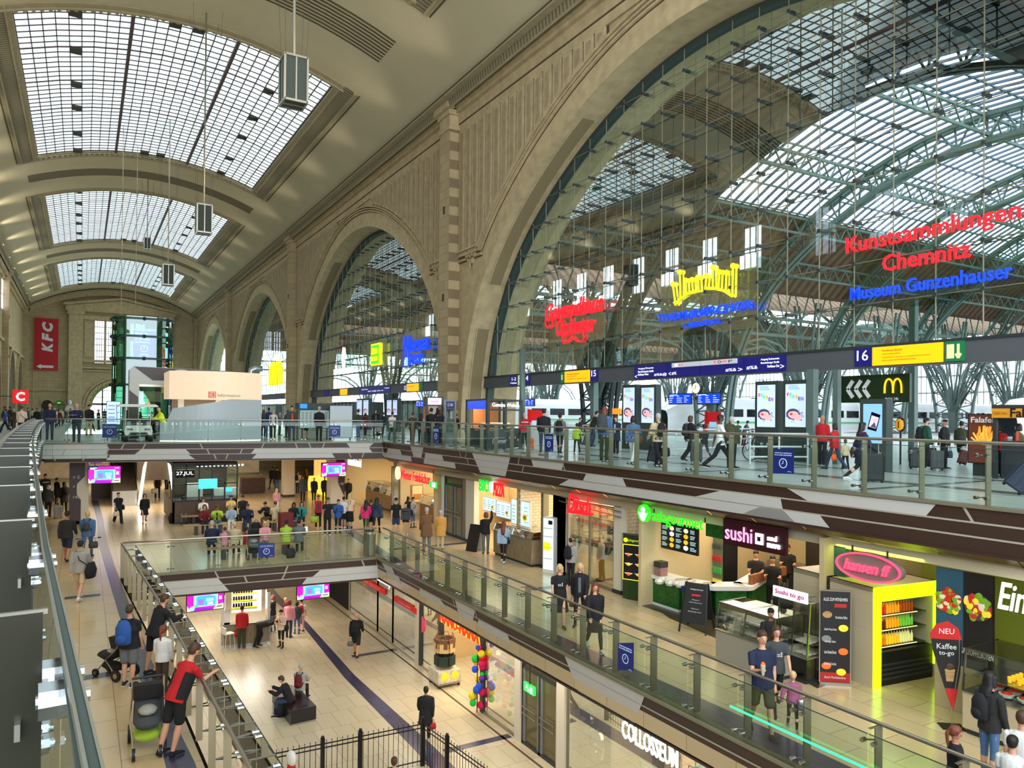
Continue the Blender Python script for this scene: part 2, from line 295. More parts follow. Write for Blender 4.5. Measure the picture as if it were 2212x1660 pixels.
fascia('fascia_upper_far',PF,(14.2,38.5),0,-.8,3,[(S2(x),r,k) for x,r,k in ((235,0,.45),(275,0,-.5),(143,1,-.45),(240,1,-.45),(115,2,.45),(190,2,-.45),(322,0,-.5),(440,0,.5),(455,1,.4),(530,1,-.4),(470,2,.4),(500,2,-.4),(575,0,-.45),(640,0,.45),(668,0,.4),(700,0,-.4),(720,1,.4),(780,2,-.4),(750,2,.4))],fw)
PM=(10.05,27.8);mrx=lambda x,y:onx(x,y,10.05)
def S3(x,y,k=.2771,ox=900,oy=1200):return sr((ox+x*k,oy+y*k),mrx,PM)
w3=[(.6,1.7,1.9,.9,0,1),(1.0,2.3,2.9,1.2,1,3),(S3(20,240),S3(180,300),S3(295,440),S3(0,300),1,3),(S3(300,310),S3(460,400),S3(425,470),S3(320,410),0,2),(S3(480,465),S3(705,590),S3(725,640),S3(455,530),1,2),(S3(455,530),S3(870,740),S3(895,795),S3(450,560),2,3),
      (S3(1155,780),S3(1780,1130),S3(1675,1270),S3(1235,1005),0,3),(23.4,25.6,25.2,23.8,0,2),(27,30,30.5,26.4,1,3)]
fascia('fascia_middle_right',PM,(10.05,-6),Z1,Z1-.75,3,[(6.9,0,.4),(7.7,0,-.4),(8.4,0,.4),(13.2,0,.4),(14.0,0,-.5),(13.6,1,.4),(14.6,1,-.4),(15.4,2,.4),(20.6,0,-.4),(20.2,1,-.4),(22.4,0,.5),(22.0,2,.4),(24.2,1,.4)],w3,.1)
PN=(1.2,28.6)
def S4(x):return (Vector(ony(x,1250,28.3).to_2d())-Vector((1.2,28.3))).length
w4=[(S4(357),S4(472),S4(496),S4(335),1,3),(S4(688),S4(830),S4(836),S4(672),1,2),(S4(660),S4(836),S4(838),S4(650),2,3)]
fascia('fascia_middle_far',PN,(10.05,27.8),Z1,Z1-.75,3,[(S4(x),r,k) for x,r,k in ((345,0,-.4),(465,0,.5),(528,1,.4),(620,0,-.4),(615,1,-.5),(775,0,.4),(820,0,.4))],w4)
b=MB()
for y0,y1 in zip(ys,ys[1:]):b.poly([(lx(y0)+.0,y0,.0),(lx(y1)+.0,y1,.0),(lx(y1)-.05,y1,-.8),(lx(y0)-.05,y0,-.8)],BROWN);b.poly([(lx(y0)-.15,y0,.0),(lx(y0)+.0,y0,.0),(lx(y1)+.0,y1,.0),(lx(y1)-.15,y1,.0)],DGREY)
for y0,y1 in zip(yl,yl[1:]):b.poly([(mx_(y0),y0,Z1),(mx_(y1),y1,Z1),(mx_(y1),y1,Z1-.75),(mx_(y0),y0,Z1-.75)],BROWN)
st(b.build('fascia_left'))
# soffits (ceilings of the mall levels)
SOF=M('soffit_plaster',(205,192,164),.7)
prism_z('ceiling_middle_right',[(14.3,-8),(15.3,-8),(15.3,38.5),(14.3,38.5)],-.86,-.8,BRONZE)
prism_z('ceiling_middle_shops',[(15.3,-8),(24,-8),(24,38.5),(15.3,38.5)],-1.02,-.8,SOF)
prism_z('ceiling_middle_far',[(-12,41.4),(-1.5,41.4),(14.3,38.6),(24,38.6),(24,58),(-12,58)],-.9,-.8,SOF)
prism_z('ceiling_middle_left',[(-12,-8)]+[(lx(y)-.2,y) for y in ys]+[(-12,41.3)],-.9,-.8,SOF)
prism_z('ceiling_lower_right',[(10.2,-8),(24,-8),(24,27.8),(10.2,27.8)],-4.95,-4.86,BRONZE)
prism_z('ceiling_lower_far',[(-12,28.8),(1.2,28.8),(10.1,28),(24,28),(24,80),(-12,80)],-4.95,-4.86,SOF)
prism_z('ceiling_lower_left',[(-12,-8)]+[(mx_(y)-.1,y) for y in yl]+[(-12,28.6)],-4.95,-4.86,SOF)
b=MB()   # curved bronze bulkhead panels between fascia and shop fronts
for i in range(30):
    y1=38.3-i*1.5;y0=y1-1.46;prof=[(14.28,-.86),(14.5,-1.0),(14.75,-1.08),(15.0,-1.1)]
    for (xa,za),(xb,zb) in zip(prof,prof[1:]):b.poly([(xa,y0,za),(xb,y0,zb),(xb,y1,zb),(xa,y1,za)],BRONZE)
b.box((14.95,-6,-1.32),(15.05,38.4,-1.08),CREAM)
for i in range(24):
    y1=27.4-i*1.5;y0=y1-1.46;prof=[(10.25,-4.95),(10.6,-5.12),(11.1,-5.2),(11.9,-5.22)]
    for (xa,za),(xb,zb) in zip(prof,prof[1:]):b.poly([(xa,y0,za),(xb,y0,zb),(xb,y1,zb),(xa,y1,za)],BRONZE)
st(b.build('trim_bulkheads'))
# ---------------------------------------------------------------- vault with skylights
def vz(x):return 27-4.3*((x-XC)/14.95)**2
SKY=[(8.9,38.4),(52.7,82.2),(96.4,125.6),(140.4,169.0)];SX0,SX1=-3.9,15.4
nx=31;xs=[XC-14.95+29.9*i/nx for i in range(nx+1)]
i0=min(range(nx+1),key=lambda i:abs(xs[i]-SX0));i1=min(range(nx+1),key=lambda i:abs(xs[i]-SX1));xs[i0]=SX0;xs[i1]=SX1
ybr=[-12];
for a,c in SKY:ybr+=[a,c]
ybr.append(178);b=MB()
for j,(y0,y1) in enumerate(zip(ybr,ybr[1:])):
    for i in range(nx):
        if j % 2==1 and i0<=i<i1:continue
        b.poly([(xs[i],y0,vz(xs[i])),(xs[i],y1,vz(xs[i])),(xs[i+1],y1,vz(xs[i+1])),(xs[i+1],y0,vz(xs[i+1]))],PLAST)
b.box((XC-18,-12,28),(XC+18,178,28.2),DARK)
st(b.build('ceiling_vault',smooth=False))
RIBT=ribmat('ribbed_trim',(150,138,108),(104,92,64),.32,'Y',.6)
for k,(ya,yb) in enumerate(SKY):
    b=MB()   # frame mouldings
    def seg(x0,x1,y0,y1,dz0,dz1,m,n=1):
        for i in range(n):
            a=x0+(x1-x0)*i/n;c=x0+(x1-x0)*(i+1)/n
            P=[(a,y0,vz(a)+dz0),(c,y0,vz(c)+dz0),(c,y1,vz(c)+dz0),(a,y1,vz(a)+dz0),(a,y0,vz(a)+dz1),(c,y0,vz(c)+dz1),(c,y1,vz(c)+dz1),(a,y1,vz(a)+dz1)];b.hexa(P,m)
    for sgn,xe in ((-1,SX0),(1,SX1)):
        for o,wd,dz,m in ((0,.28,-.06,PLASTT),(.28,.1,-.16,PLASTT),(.38,.85,-.1,RIBT),(1.23,.1,-.2,PLASTT),(1.36,.22,-.08,PLASTT),(1.62,.07,-.05,PLASTD)):
            x0,x1=sorted((xe+sgn*o,xe+sgn*(o+wd)));seg(x0,x1,ya-.9,yb+.9,dz,.05,m)
    for sgn,ye in ((-1,ya),(1,yb)):
        for o,wd,dz,m in ((0,.35,-.08,PLASTT),(.35,.12,-.22,PLASTT),(.5,.5,-.1,PLASTT)):
            y0,y1=sorted((ye+sgn*o,ye+sgn*(o+wd)));seg(SX0-.6,SX1+.6,y0,y1,dz,.05,m,16)
        if k<2:
            nb=44
            for i in range(nb):x=SX0+(SX1-SX0)*(i+.25)/nb;y0,y1=sorted((ye+sgn*.1,ye+sgn*.33));b.box((x,y0,vz(x)-.18),(x+.2,y1,vz(x)-.02),PLASTT)
    st(b.build('trim_skylight'))
    b=MB();NS=18
    for i in range(NS):
        x0=SX0+(SX1-SX0)*i/NS;x1=SX0+(SX1-SX0)*(i+1)/NS;b.poly([(x0,ya,vz(x0)+.3),(x0,yb,vz(x0)+.3),(x1,yb,vz(x1)+.3),(x1,ya,vz(x1)+.3)],SKYP)
        for y in (ya,yb):b.poly([(x0,y,vz(x0)),(x1,y,vz(x1)),(x1,y,vz(x1)+.3),(x0,y,vz(x0)+.3)],PLASTT)
    NC=27;NR=5
    for i in range(NC+1):
        x=SX0+(SX1-SX0)*i/NC;big=i in (9,18);wd=.22 if big else .06
        b.box((x-wd/2,ya,vz(x)+.06 if big else vz(x)+.2),(x+wd/2,yb,vz(x)+.28),MUNT)
    rows=NR*7 if k<2 else NR*6
    for r in range(rows+1):
        y=ya+(yb-ya)*r/rows;big=r % (rows//NR)==0;wd=.1 if big else .035
        for i in range(9):
            x0=SX0+(SX1-SX0)*i/9;x1=SX0+(SX1-SX0)*(i+1)/9
            b.bar((x0,y,vz(x0)+.22),(x1,y,vz(x1)+.22),wd,.07,MUNT)
    for c,fr in [(4,t) for t in (.01,.2,.41,.58,.8,.97)]+[(22,t) for t in (.2,.41,.58,.8,.97)]+[(12,.01),(14,.01),(12,.97),(14,.97)]:
        x0=SX0+(SX1-SX0)*c/NC;x1=x0+(SX1-SX0)/NC;y=ya+(yb-ya)*min(fr,.97);b.box((x0,y,vz(x0)+.12),(x1,y+.85,vz(x0)+.3),M('roof_hatch',(60,58,48),.7))
    o=st(b.build('window_skylight'))
b=MB()   # grooved bands across the vault between the skylights
for y0,n in ((43.4,9),(87.6,0),(131.6,0)):
    for i in range(16):
        x0=-5+21.6*i/16;x1=-5+21.6*(i+1)/16
        if n:
            for q in range(n):ya=y0+q*.37;b.poly([(x0,ya,vz(x0)-.01),(x0,ya+.2,vz(x0)-.01),(x1,ya+.2,vz(x1)-.01),(x1,ya,vz(x1)-.01)],PLASTD)
        else:b.poly([(x0,y0,vz(x0)-.01),(x0,y0+2.6,vz(x0)-.01),(x1,y0+2.6,vz(x1)-.01),(x1,y0,vz(x1)-.01)],M('vault_band',(118,106,76),.9))
for sg in (1,-1):
    X=lambda d:XC+sg*d
    for d0,za,d1,zb,m in ((14.5,22.36,14.95,22.36,PLASTT),(14.5,22.36,14.5,22.46,PLASTT),(14.7,22.95,14.75,22.7,PLASTD),(14.75,22.7,14.95,22.62,PLASTT),(14.95,22.62,15.05,21.95,RIBT),(15.05,21.95,15.2,21.9,PLASTT),(15.2,21.9,15.25,22.6,DARK),(15.2,22.7,16.3,22.7,DARK)):  # near-black faces paint the cove's shadow behind the ribbed trim
        b.poly([(X(d0),-12,za),(X(d0),177,za),(X(d1),177,zb),(X(d1),-12,zb)],m)
st(b.build('trim_vault_edge'))
# ---------------------------------------------------------------- arcade walls
AT=[(20.7,0),(20.6,2),(20.2,4.5),(19.4,7.2),(17.9,9.9),(15.8,12.3),(13.2,14.3),(10.2,16.05),(7.0,17.4),(3.6,18.3),(0,18.6)]
def smooth_curve(T,n=4):
    o=[]
    for i in range(len(T)-1):
        p0=T[max(i-1,0)];p1=T[i];p2=T[i+1];p3=T[min(i+2,len(T)-1)]
        if i+2>=len(T):p3=(-T[-2][0],T[-2][1])
        for j in range(n):
            t=j/n;o.append(tuple(.5*((2*p1[k])+(-p0[k]+p2[k])*t+(2*p0[k]-5*p1[k]+4*p2[k]-p3[k])*t*t+(-p0[k]+3*p1[k]-3*p2[k]+p3[k])*t**3) for k in (0,1)))
    return o+[T[-1]]
AC=smooth_curve(AT);ARCH=[(w_,z) for w_,z in AC]+[(-w_,z) for w_,z in AC[::-1][1:]]
def off(curve,d):
    o=[]
    for i,(a,z) in enumerate(curve):
        p=curve[max(i-1,0)];q=curve[min(i+1,len(curve)-1)];tx,tz=q[0]-p[0],q[1]-p[1];l=math.hypot(tx,tz) or 1
        nx_,nz=tz/l,-tx/l
        o.append((a+nx_*d,z+nz*d))
    return o
OM=off(ARCH,1.6)     # outer moulding line
def arcade(X,sg,k,name,side):
    yc=YP0-BAY/2+BAY*k;b=MB();xi=X+sg*4.2;TOPZ=22.3
    F=lambda w_,z,x=X:(x,yc+w_,z)
    for (a0,z0),(a1,z1) in zip(ARCH,ARCH[1:]):
        b.poly([F(a0,z0),F(a1,z1),F(a1,21),F(a0,21)],STONES);b.poly([F(a0,z0),F(a0,z0,X+sg*1.75),F(a1,z1,X+sg*1.75),F(a1,z1)],STONES)
        b.poly([F(a0,z0,X+sg*2.25),F(a0,z0,xi),F(a1,z1,xi),F(a1,z1,X+sg*2.25)],STONES)
        b.poly([F(a0,z0,xi),F(a1,z1,xi),F(a1,22,xi),F(a0,22,xi)],STONES)
    inner=off(ARCH,-.28)
    for (a0,z0),(a1,z1),(c0,y0),(c1,y1) in zip(ARCH,ARCH[1:],inner,inner[1:]):   # dark steel frame of the glass wall
        b.hexa([F(a0,z0,X+sg*1.75),F(a1,z1,X+sg*1.75),F(a1,z1,X+sg*2.25),F(a0,z0,X+sg*2.25),F(c0,y0,X+sg*1.75),F(c1,y1,X+sg*1.75),F(c1,y1,X+sg*2.25),F(c0,y0,X+sg*2.25)],DSTEEL)
    for s in (1,-1):b.poly([F(s*20.7,0),F(s*21.9,0),F(s*21.9,21),F(s*20.7,21)],STONE);b.poly([F(s*20.7,0,xi),F(s*21.9,0,xi),F(s*21.9,22,xi),F(s*20.7,22,xi)],STONE)
    # recessed long panels on the reveal
    for s in (1,-1):
        for (za,zb) in ((.6,7.3),(9.6,17.2)):
            pts=[(a,z) for a,z in AC if za<=z<=zb]
            for (a0,z0),(a1,z1) in zip(pts,pts[1:]):b.poly([F(s*(a0-.03),z0,X+sg*.55),F(s*(a0-.03),z0,X+sg*1.35),F(s*(a1-.03),z1,X+sg*1.35),F(s*(a1-.03),z1,X+sg*.55)],M('reveal_panel',(140,122,88),.9))
            for xx in (.5,1.4):
                for (a0,z0),(a1,z1) in zip(pts,pts[1:]):b.bar(F(s*(a0-.03),z0,X+sg*xx),F(s*(a1-.03),z1,X+sg*xx),.08,.08,STONES)
    # mouldings round the arch, three ridges with dark grooves
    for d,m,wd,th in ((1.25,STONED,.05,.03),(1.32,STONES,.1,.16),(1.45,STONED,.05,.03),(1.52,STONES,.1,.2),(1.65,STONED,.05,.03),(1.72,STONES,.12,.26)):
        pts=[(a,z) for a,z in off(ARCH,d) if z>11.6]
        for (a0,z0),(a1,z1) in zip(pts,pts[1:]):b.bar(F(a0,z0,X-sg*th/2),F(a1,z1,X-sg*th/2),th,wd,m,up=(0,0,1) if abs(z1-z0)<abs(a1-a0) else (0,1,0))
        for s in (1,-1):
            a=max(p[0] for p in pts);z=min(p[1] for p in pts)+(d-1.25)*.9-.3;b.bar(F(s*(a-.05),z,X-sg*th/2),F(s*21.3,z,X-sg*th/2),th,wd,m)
    # fluted spandrels: raised ribs on a darker ground
    om=off(ARCH,1.85)
    def zlow(a):
        c=[p for p in om if p[1]>10];best=12.1
        for (a0,z0),(a1,z1) in zip(c,c[1:]):
            if min(a0,a1)<=a<=max(a0,a1):best=z0+(z1-z0)*(a-a0)/(a1-a0+1e-9)
        return best
    for s in (1,-1):
        a=21.0
        while a>5.2:
            a0,a1=a-.74,a;zl0,zl1=zlow(a0),zlow(a1)
            if max(zl0,zl1)<20.35:
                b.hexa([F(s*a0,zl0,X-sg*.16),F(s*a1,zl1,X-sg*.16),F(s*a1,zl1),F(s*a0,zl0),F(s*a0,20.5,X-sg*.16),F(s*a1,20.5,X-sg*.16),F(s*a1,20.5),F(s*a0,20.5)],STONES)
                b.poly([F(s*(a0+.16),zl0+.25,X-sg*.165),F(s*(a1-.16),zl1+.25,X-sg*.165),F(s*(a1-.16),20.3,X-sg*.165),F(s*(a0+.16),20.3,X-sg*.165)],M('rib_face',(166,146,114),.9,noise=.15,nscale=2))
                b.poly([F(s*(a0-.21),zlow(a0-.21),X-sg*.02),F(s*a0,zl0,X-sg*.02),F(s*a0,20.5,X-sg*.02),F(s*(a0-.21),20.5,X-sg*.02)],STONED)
            a-=.95
    # entablature
    for z0,z1,th,m in ((20.5,21.0,.12,STONES),(21.0,21.06,.16,STONED),(21.06,21.7,.2,STONES),(21.7,21.95,.45,STONES),(21.95,TOPZ,.65,STONES)):
        x0,x1=sorted((X,X-sg*th));b.box((x0,yc-21.1,z0),(x1,yc+21.1,z1),m)
    o=st(b.build(name));return o
def pilaster(X,sg,y,name):
    b=MB();
    for z0,z1,th,hw in ((0,1.1,1.0,1.05),(1.1,20.6,.8,.8),(20.6,20.8,.9,.9),(20.8,21.6,.82,.82),(21.6,21.95,.95,.95),(21.95,22.4,1.15,1.15)):
        x0,x1=sorted((X+sg*.1,X-sg*th));b.box((x0,y-hw,z0),(x1,y+hw,z1),STONE if z1==20.6 else STONES)
    for z in (9.2,15.1):b.box((X-sg*.82-.03,y-.12,z),(X-sg*.82+.03,y+.12,z+.5),STONED)
    return st(b.build(name))
for k in range(4):arcade(XW,1,k,'wall_right','r')
for k in range(-1,4):pilaster(XW,1,min(YP0+BAY*k,YEND-.8),'wall_right_pilaster')
b=MB();b.box((XW,-42,0),(XW+4,1.8,28),STONE);st(b.build('wall_right_near'))
# left wall: seen as a sliver and mirrored in the arch glass, so it has its piers, arches and tall window triplets
for k in range(4):
    yc=YP0-BAY/2+BAY*k;b=MB();X=XL
    b.box((X-1.2,yc-21.9,0),(X,yc+21.9,22.5),STONE)
    if k<3:
        for z0 in (16.4,):
            for j in range(-3,4):
                y=yc+j*5.9+2.3
                for q in (-1,0,1):b.box((X-.02,y+q*.75-.27,z0),(X+.05,y+q*.75+.27,z0+4.2),M('daylight_window',(222,232,250),.5,emit=2.2));b.box((X,y+q*.75-.3,z0+2),(X+.08,y+q*.75+.3,z0+2.1),MUNT)
    for s in (-1,1):
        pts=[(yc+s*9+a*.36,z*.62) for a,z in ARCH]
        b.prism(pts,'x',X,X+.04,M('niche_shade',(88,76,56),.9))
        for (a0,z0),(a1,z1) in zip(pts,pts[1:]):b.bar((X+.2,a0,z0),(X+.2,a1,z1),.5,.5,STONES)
    for z0,z1,th in ((11.6,12.0,.35),(20.9,21.4,.3),(21.4,22.4,.7)):b.box((X,yc-21.9,z0),(X+th,yc+21.9,z1),STONES)
    st(b.build('wall_left'));pilaster(XL,-1,min(yc+21.9,YEND-.8),'wall_left_pilaster')
b=MB();b.box((XL-14,-8.6,-9),(XL-13,1.8,3),STONE);st(b.build('wall_left_low'))
# ---------------------------------------------------------------- end wall
b=MB();Y=YEND
def ew(x0,x1,z0,z1,d,m=STONES):b.box((x0,Y-d,z0),(x1,Y+.2,z1),m)
pts=[(x,vz(x)+.3) for x in xs]
# the wall is built round the big arched window and the triple windows
Wz=[(XL-1,3.4),(5.0,9.8)]
EXC,EW=7.2,6.1      # arch centre and half width
b.prism([(XL-1,0),(EXC-EW,0)]+[(EXC-EW*math.cos(t*math.pi/16),2.2+5.4*math.sin(t*math.pi/16)) for t in range(17)]+[(EXC+EW,0),(XW+1,0),(XW+1,11.4),(XL-1,11.4)],'y',Y,Y+1.2,STONEX)
b.prism([(XL-1,20.2),(XW+1,20.2),(XW+1,22.5)]+[(x,vz(x)+.4) for x in xs[::-1]]+[(XL-1,22.5)],'y',Y,Y+1.2,STONEX)
wins=[2.9,5.0,8.4,10.5]
ed=[XL-1]
for x in wins:ed+=[x-.85,x+.85]
ed.append(XW+1)
for i in range(0,len(ed),2):b.box((ed[i],Y,11.4),(ed[i+1],Y+1.2,20.2),STONEX)
for (a,c) in zip(xs,xs[1:]):b.hexa([(a,Y-.7,vz(a)-1.5),(c,Y-.7,vz(c)-1.5),(c,Y,vz(c)-1.5),(a,Y,vz(a)-1.5),(a,Y-.7,vz(a)-.5),(c,Y-.7,vz(c)-.5),(c,Y,vz(c)-.5),(a,Y,vz(a)-.5)],STONES);b.hexa([(a,Y-1.1,vz(a)-.5),(c,Y-1.1,vz(c)-.5),(c,Y,vz(c)-.5),(a,Y,vz(a)-.5),(a,Y-1.1,vz(a)-.2),(c,Y-1.1,vz(c)-.2),(c,Y,vz(c)-.2),(a,Y,vz(a)-.2)],PLASTT)
for x0,x1 in ((-2.6,-.1),(14.2,16.7)):ew(x0,x1,0,21.4,.9);ew(x0-.3,x1+.3,0,1.2,1.1);ew(x0-.3,x1+.3,21.2,21.9,1.2)
pd=[(-3.2,21.9),(17.3,21.9),(17.3,22.6),(7,24.6),(-3.2,22.9)];b.prism(pd,'y',Y-1.0,Y,STONES);b.prism([(-3.6,22.9),(7,24.7),(17.6,22.6),(17.6,23.1),(7,25.2),(-3.6,23.4)],'y',Y-1.4,Y,STONES)
ew(-.1,14.2,20.3,21.1,.5);ew(-.1,14.2,11.5,12.0,.6);ew(-.1,14.2,10.2,10.5,.5);ew(-.1,14.2,9.6,9.8,.4)
for x0,x1 in ((.2,1.7),(12.2,13.7)):ew(x0,x1,12.6,19.8,.12)
for a in range(16):
    t0,t1=a*math.pi/16,(a+1)*math.pi/16
    for rr,th in ((EW+.35,.4),(EW+.95,.25)):b.bar((EXC-rr*math.cos(t0),Y-th/2,2.2+(rr-.7)*math.sin(t0)),(EXC-rr*math.cos(t1),Y-th/2,2.2+(rr-.7)*math.sin(t1)),.35,th,STONES,up=(0,1,0))
ew(XL,-2.6,5.4,5.7,.25);ew(XL,-2.6,9.4,9.6,.15);ew(16.7,XW,5.4,5.7,.25)
for x in (-9.6,-8.7):ew(x,x+.2,.2,19,.1)
for cx in (-6.2,-4.1):
    b.prism([(cx-.95,0),(cx+.95,0)]+[(cx+.95*math.cos(t*math.pi/8),2.6+.95*math.sin(t*math.pi/8)) for t in range(9)],'y',Y-.03,Y+.01,M('doorway_dark',(52,42,30),.8) if cx<-5 else M('doorway_green',(138,142,92),.6))
    for a in range(8):t0,t1=a*math.pi/8,(a+1)*math.pi/8;b.bar((cx+1.05*math.cos(t0),Y-.1,2.6+1.05*math.sin(t0)),(cx+1.05*math.cos(t1),Y-.1,2.6+1.05*math.sin(t1)),.25,.25,STONES,up=(0,1,0))
b.box((-4.15,Y-.08,0),(-4.05,Y-.02,2.6),DGREY);b.box((-5,Y-.08,2.55),(-3.2,Y-.02,2.68),DGREY);b.box((-4.4,Y-.1,2.85),(-3.9,Y-.05,3.05),GRNL)
st(b.build('wall_end'))
DAYW=M('daylight_pane',(232,238,252),.5,emit=1.4)
for i,x in enumerate(wins):
    b=MB();b.box((x-.85,Y+.4,11.4),(x+.85,Y+.5,20.2),DAYW)
    for q in (-.42,0,.42):b.box((x+q-.04,Y+.3,11.4),(x+q+.04,Y+.4,20.2),MUNT)
    for z in range(1,7):b.box((x-.85,Y+.3,11.4+z*1.25),(x+.85,Y+.4,11.5+z*1.25),MUNT)
    st(b.build('window_%d' % (i+1)))
b=MB();b.prism([(EXC-EW,.8),(EXC+EW,.8),(EXC+EW,2.2)]+[(EXC+EW*math.cos(t*math.pi/16),2.2+5.4*math.sin(t*math.pi/16)) for t in range(1,16)]+[(EXC-EW,2.2)],'y',Y+.9,Y+1,DAYW)
for a in range(16):
    t0,t1=a*math.pi/16,(a+1)*math.pi/16;b.bar((EXC-(EW-.3)*math.cos(t0),Y+.6,2.2+5.1*math.sin(t0)),(EXC-(EW-.3)*math.cos(t1),Y+.6,2.2+5.1*math.sin(t1)),.6,.6,M('green_reveal',(140,150,84),.8),up=(0,1,0))
for x in (-3.6,-1.2,1.2,3.6):b.box((EXC+x-.12,Y+.5,0),(EXC+x+.12,Y+.8,2.2+5*math.sqrt(max(0,1-(x/EW)**2))),DGREY)
b.box((EXC-EW,Y+.5,2.6),(EXC+EW,Y+.8,3.0),DGREY)
for z in (4.2,5.6):b.box((EXC-EW*.85,Y+.6,z),(EXC+EW*.85,Y+.7,z+.1),MUNT)
st(b.build('window_5'))
# lower level enclosure walls
b=MB();b.box((-12,60,-9),(24,60.4,-4.9),CREAM);b.box((-12,78,-4.2),(24,78.4,-.8),CREAM);b.box((-12.3,-8,-9),(-12,80,-.8),CREAM);b.box((23.9,-8,-9),(24.2,80,-.8),CREAM);b.box((-12,-8.3,-9),(24,-8,0),CREAM);st(b.build('wall_mall'))
# ---------------------------------------------------------------- glass walls in the arches
def glasswall(k):
    yc=YP0-BAY/2+BAY*k;X=23.8;b=MB()
    c=[(a,z) for a,z in off(ARCH,-.25) if z>4.0];c=[(c[0][0],4.05)]+c+[(c[-1][0],4.05)]
    b.poly([(X,yc+a,z) for a,z in c],GLASSW);g=st(b.build('window_arch_glass'))
    b=MB();rr=.03 if k<2 else .045;nn=6 if k<2 else 4
    def ztop(a):
        for (a0,z0),(a1,z1) in zip(c,c[1:]):
            if min(a0,a1)<=a<=max(a0,a1) and (z0+z1)>9:return z0+(z1-z0)*(a-a0)/(a1-a0+1e-9)
        return 0
    def wid(z):
        for (a0,z0),(a1,z1) in zip(c,c[1:len(c)//2+1]):
            if z0<=z<=z1:return a0+(a1-a0)*(z-z0)/(z1-z0+1e-9)
        return 0
    yy=-20.16+.0
    rods=[-20.16+1.44*i for i in range(29)];lev=[5.57+1.47*i for i in range(9)]
    for a in rods:
        zt=ztop(a)
        if zt>4.6:b.tube([(X-.35,yc+a,4.0),(X-.35,yc+a,zt)],rr*.8,STEELB,nn,False)
    for z in lev:
        w_=wid(z)
        if w_>1:b.tube([(X-.35,yc-w_,z),(X-.35,yc+w_,z)],rr*.7,STEELB,nn,False);b.tube([(X+.12,yc-w_,z),(X+.12,yc+w_,z)],rr*.6,STEELB,nn,False)
        if k<2:
            for a in rods:
                if abs(a)<w_:b.box((X-.42,yc+a-.05,z-.06),(X-.0,yc+a+.05,z+.06),DGREY)
    st(b.build('window_arch_rods',parent=None))
for k in range(4):glasswall(k)
# ---------------------------------------------------------------- train shed beyond the arch glass
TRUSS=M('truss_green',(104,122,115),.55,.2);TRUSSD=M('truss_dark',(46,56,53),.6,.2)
PLANK=ribmat('shed_planks',(120,82,58),(70,50,37),.9,'X',.55,.8)
SC=smooth_curve(AT,2);SHED=[(a,z) for a,z in SC]+[(-a,z) for a,z in SC[::-1][1:]]
XT=[34+12*i for i in range(9)]
for k in range(3):
    yc=YP0-BAY/2+BAY*k;out=off(SHED,.9);inn=off(SHED,-.6);skin=off(SHED,1.2)
    for ti,X in enumerate(XT if k<2 else XT[:5]):
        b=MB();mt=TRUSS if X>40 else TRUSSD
        for i in range(len(SHED)-1):
            o0,o1,n0,n1=out[i],out[i+1],inn[i],inn[i+1]
            for dx in ((-.25,.25) if k==0 and ti<4 else (0,)):
                b.bar((X+dx,yc+o0[0],o0[1]),(X+dx,yc+o1[0],o1[1]),.22,.3,mt,up=(1,0,0));b.bar((X+dx,yc+n0[0],n0[1]),(X+dx,yc+n1[0],n1[1]),.22,.3,mt,up=(1,0,0))
            m0=((o0[0]+o1[0])/2,(o0[1]+o1[1])/2)
            for p,q in ((n0,m0),(m0,n1),(o0,n0)):b.bar((X,yc+p[0],p[1]),(X,yc+q[0],q[1]),.1,.1,mt,up=(1,0,0))
        tag(b.build('roof_truss'),['dark','pale green','grey green','slender'][min(ti,3)]+' lattice roof arch, %s from the glass of the %s arch' % (['first','second','third','fourth','fifth','sixth','seventh','eighth','ninth'][ti],['large near','second','third'][k]),'roof truss','lattice arches of the train shed')
    b=MB();xe=134
    # brown planked zones and glazed crown
    for i in range(len(skin)-1):
        (a0,z0),(a1,z1)=skin[i],skin[i+1]
        if min(z0,z1)<11.5:continue
        glazed=max(abs(a0),abs(a1))<13.4
        spans=[(26,36.5)]+([] if glazed else [(36.5,xe)])
        for xa,xb in spans:b.poly([(xa,yc+a0,z0),(xb,yc+a0,z0),(xb,yc+a1,z1),(xa,yc+a1,z1)],PLANK)
    st(b.build('ceiling_shed'))
    b=MB();cr=[p for p in skin if abs(p[0])<13.6 and p[1]>8];step=.8 if k==0 else 1.6;X=36.6
    while X<(110 if k==0 else 90):
        for p,q in zip(cr,cr[1:]):b.bar((X,yc+p[0],p[1]),(X,yc+q[0],q[1]),.16*step/.8,.12,M('glazing_bar',(92,104,128),.5),up=(0,0,1))
        X+=step
    for p in cr[::1]:b.bar((36.5,yc+p[0],p[1]+.1),(xe,yc+p[0],p[1]+.1),.12,.1,TRUSS)
    st(b.build('window_shed_roof'))
    b=MB()
    for wv in (-15.5,-12.2,-7.5,0,7.5,12.2,15.5):
        zz=0
        for p,q in zip(out,out[1:]):
            if min(p[0],q[0])<=wv<=max(p[0],q[0]):zz=p[1]+(q[1]-p[1])*(wv-p[0])/(q[0]-p[0]+1e-9)
        x1=130 if k==0 else 82;y=yc+wv
        for dz in (0,-1.1):b.bar((26,y,zz+dz),(x1,y,zz+dz),.16,.16,TRUSS)
        X=26
        while X<x1:b.bar((X,y,zz),(X+.75,y,zz-1.1),.08,.08,TRUSS);b.bar((X+.75,y,zz-1.1),(X+1.5,y,zz),.08,.08,TRUSS);X+=1.5
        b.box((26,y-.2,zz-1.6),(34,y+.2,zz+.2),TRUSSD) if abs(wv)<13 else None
    st(b.build('trim_shed_purlins'))
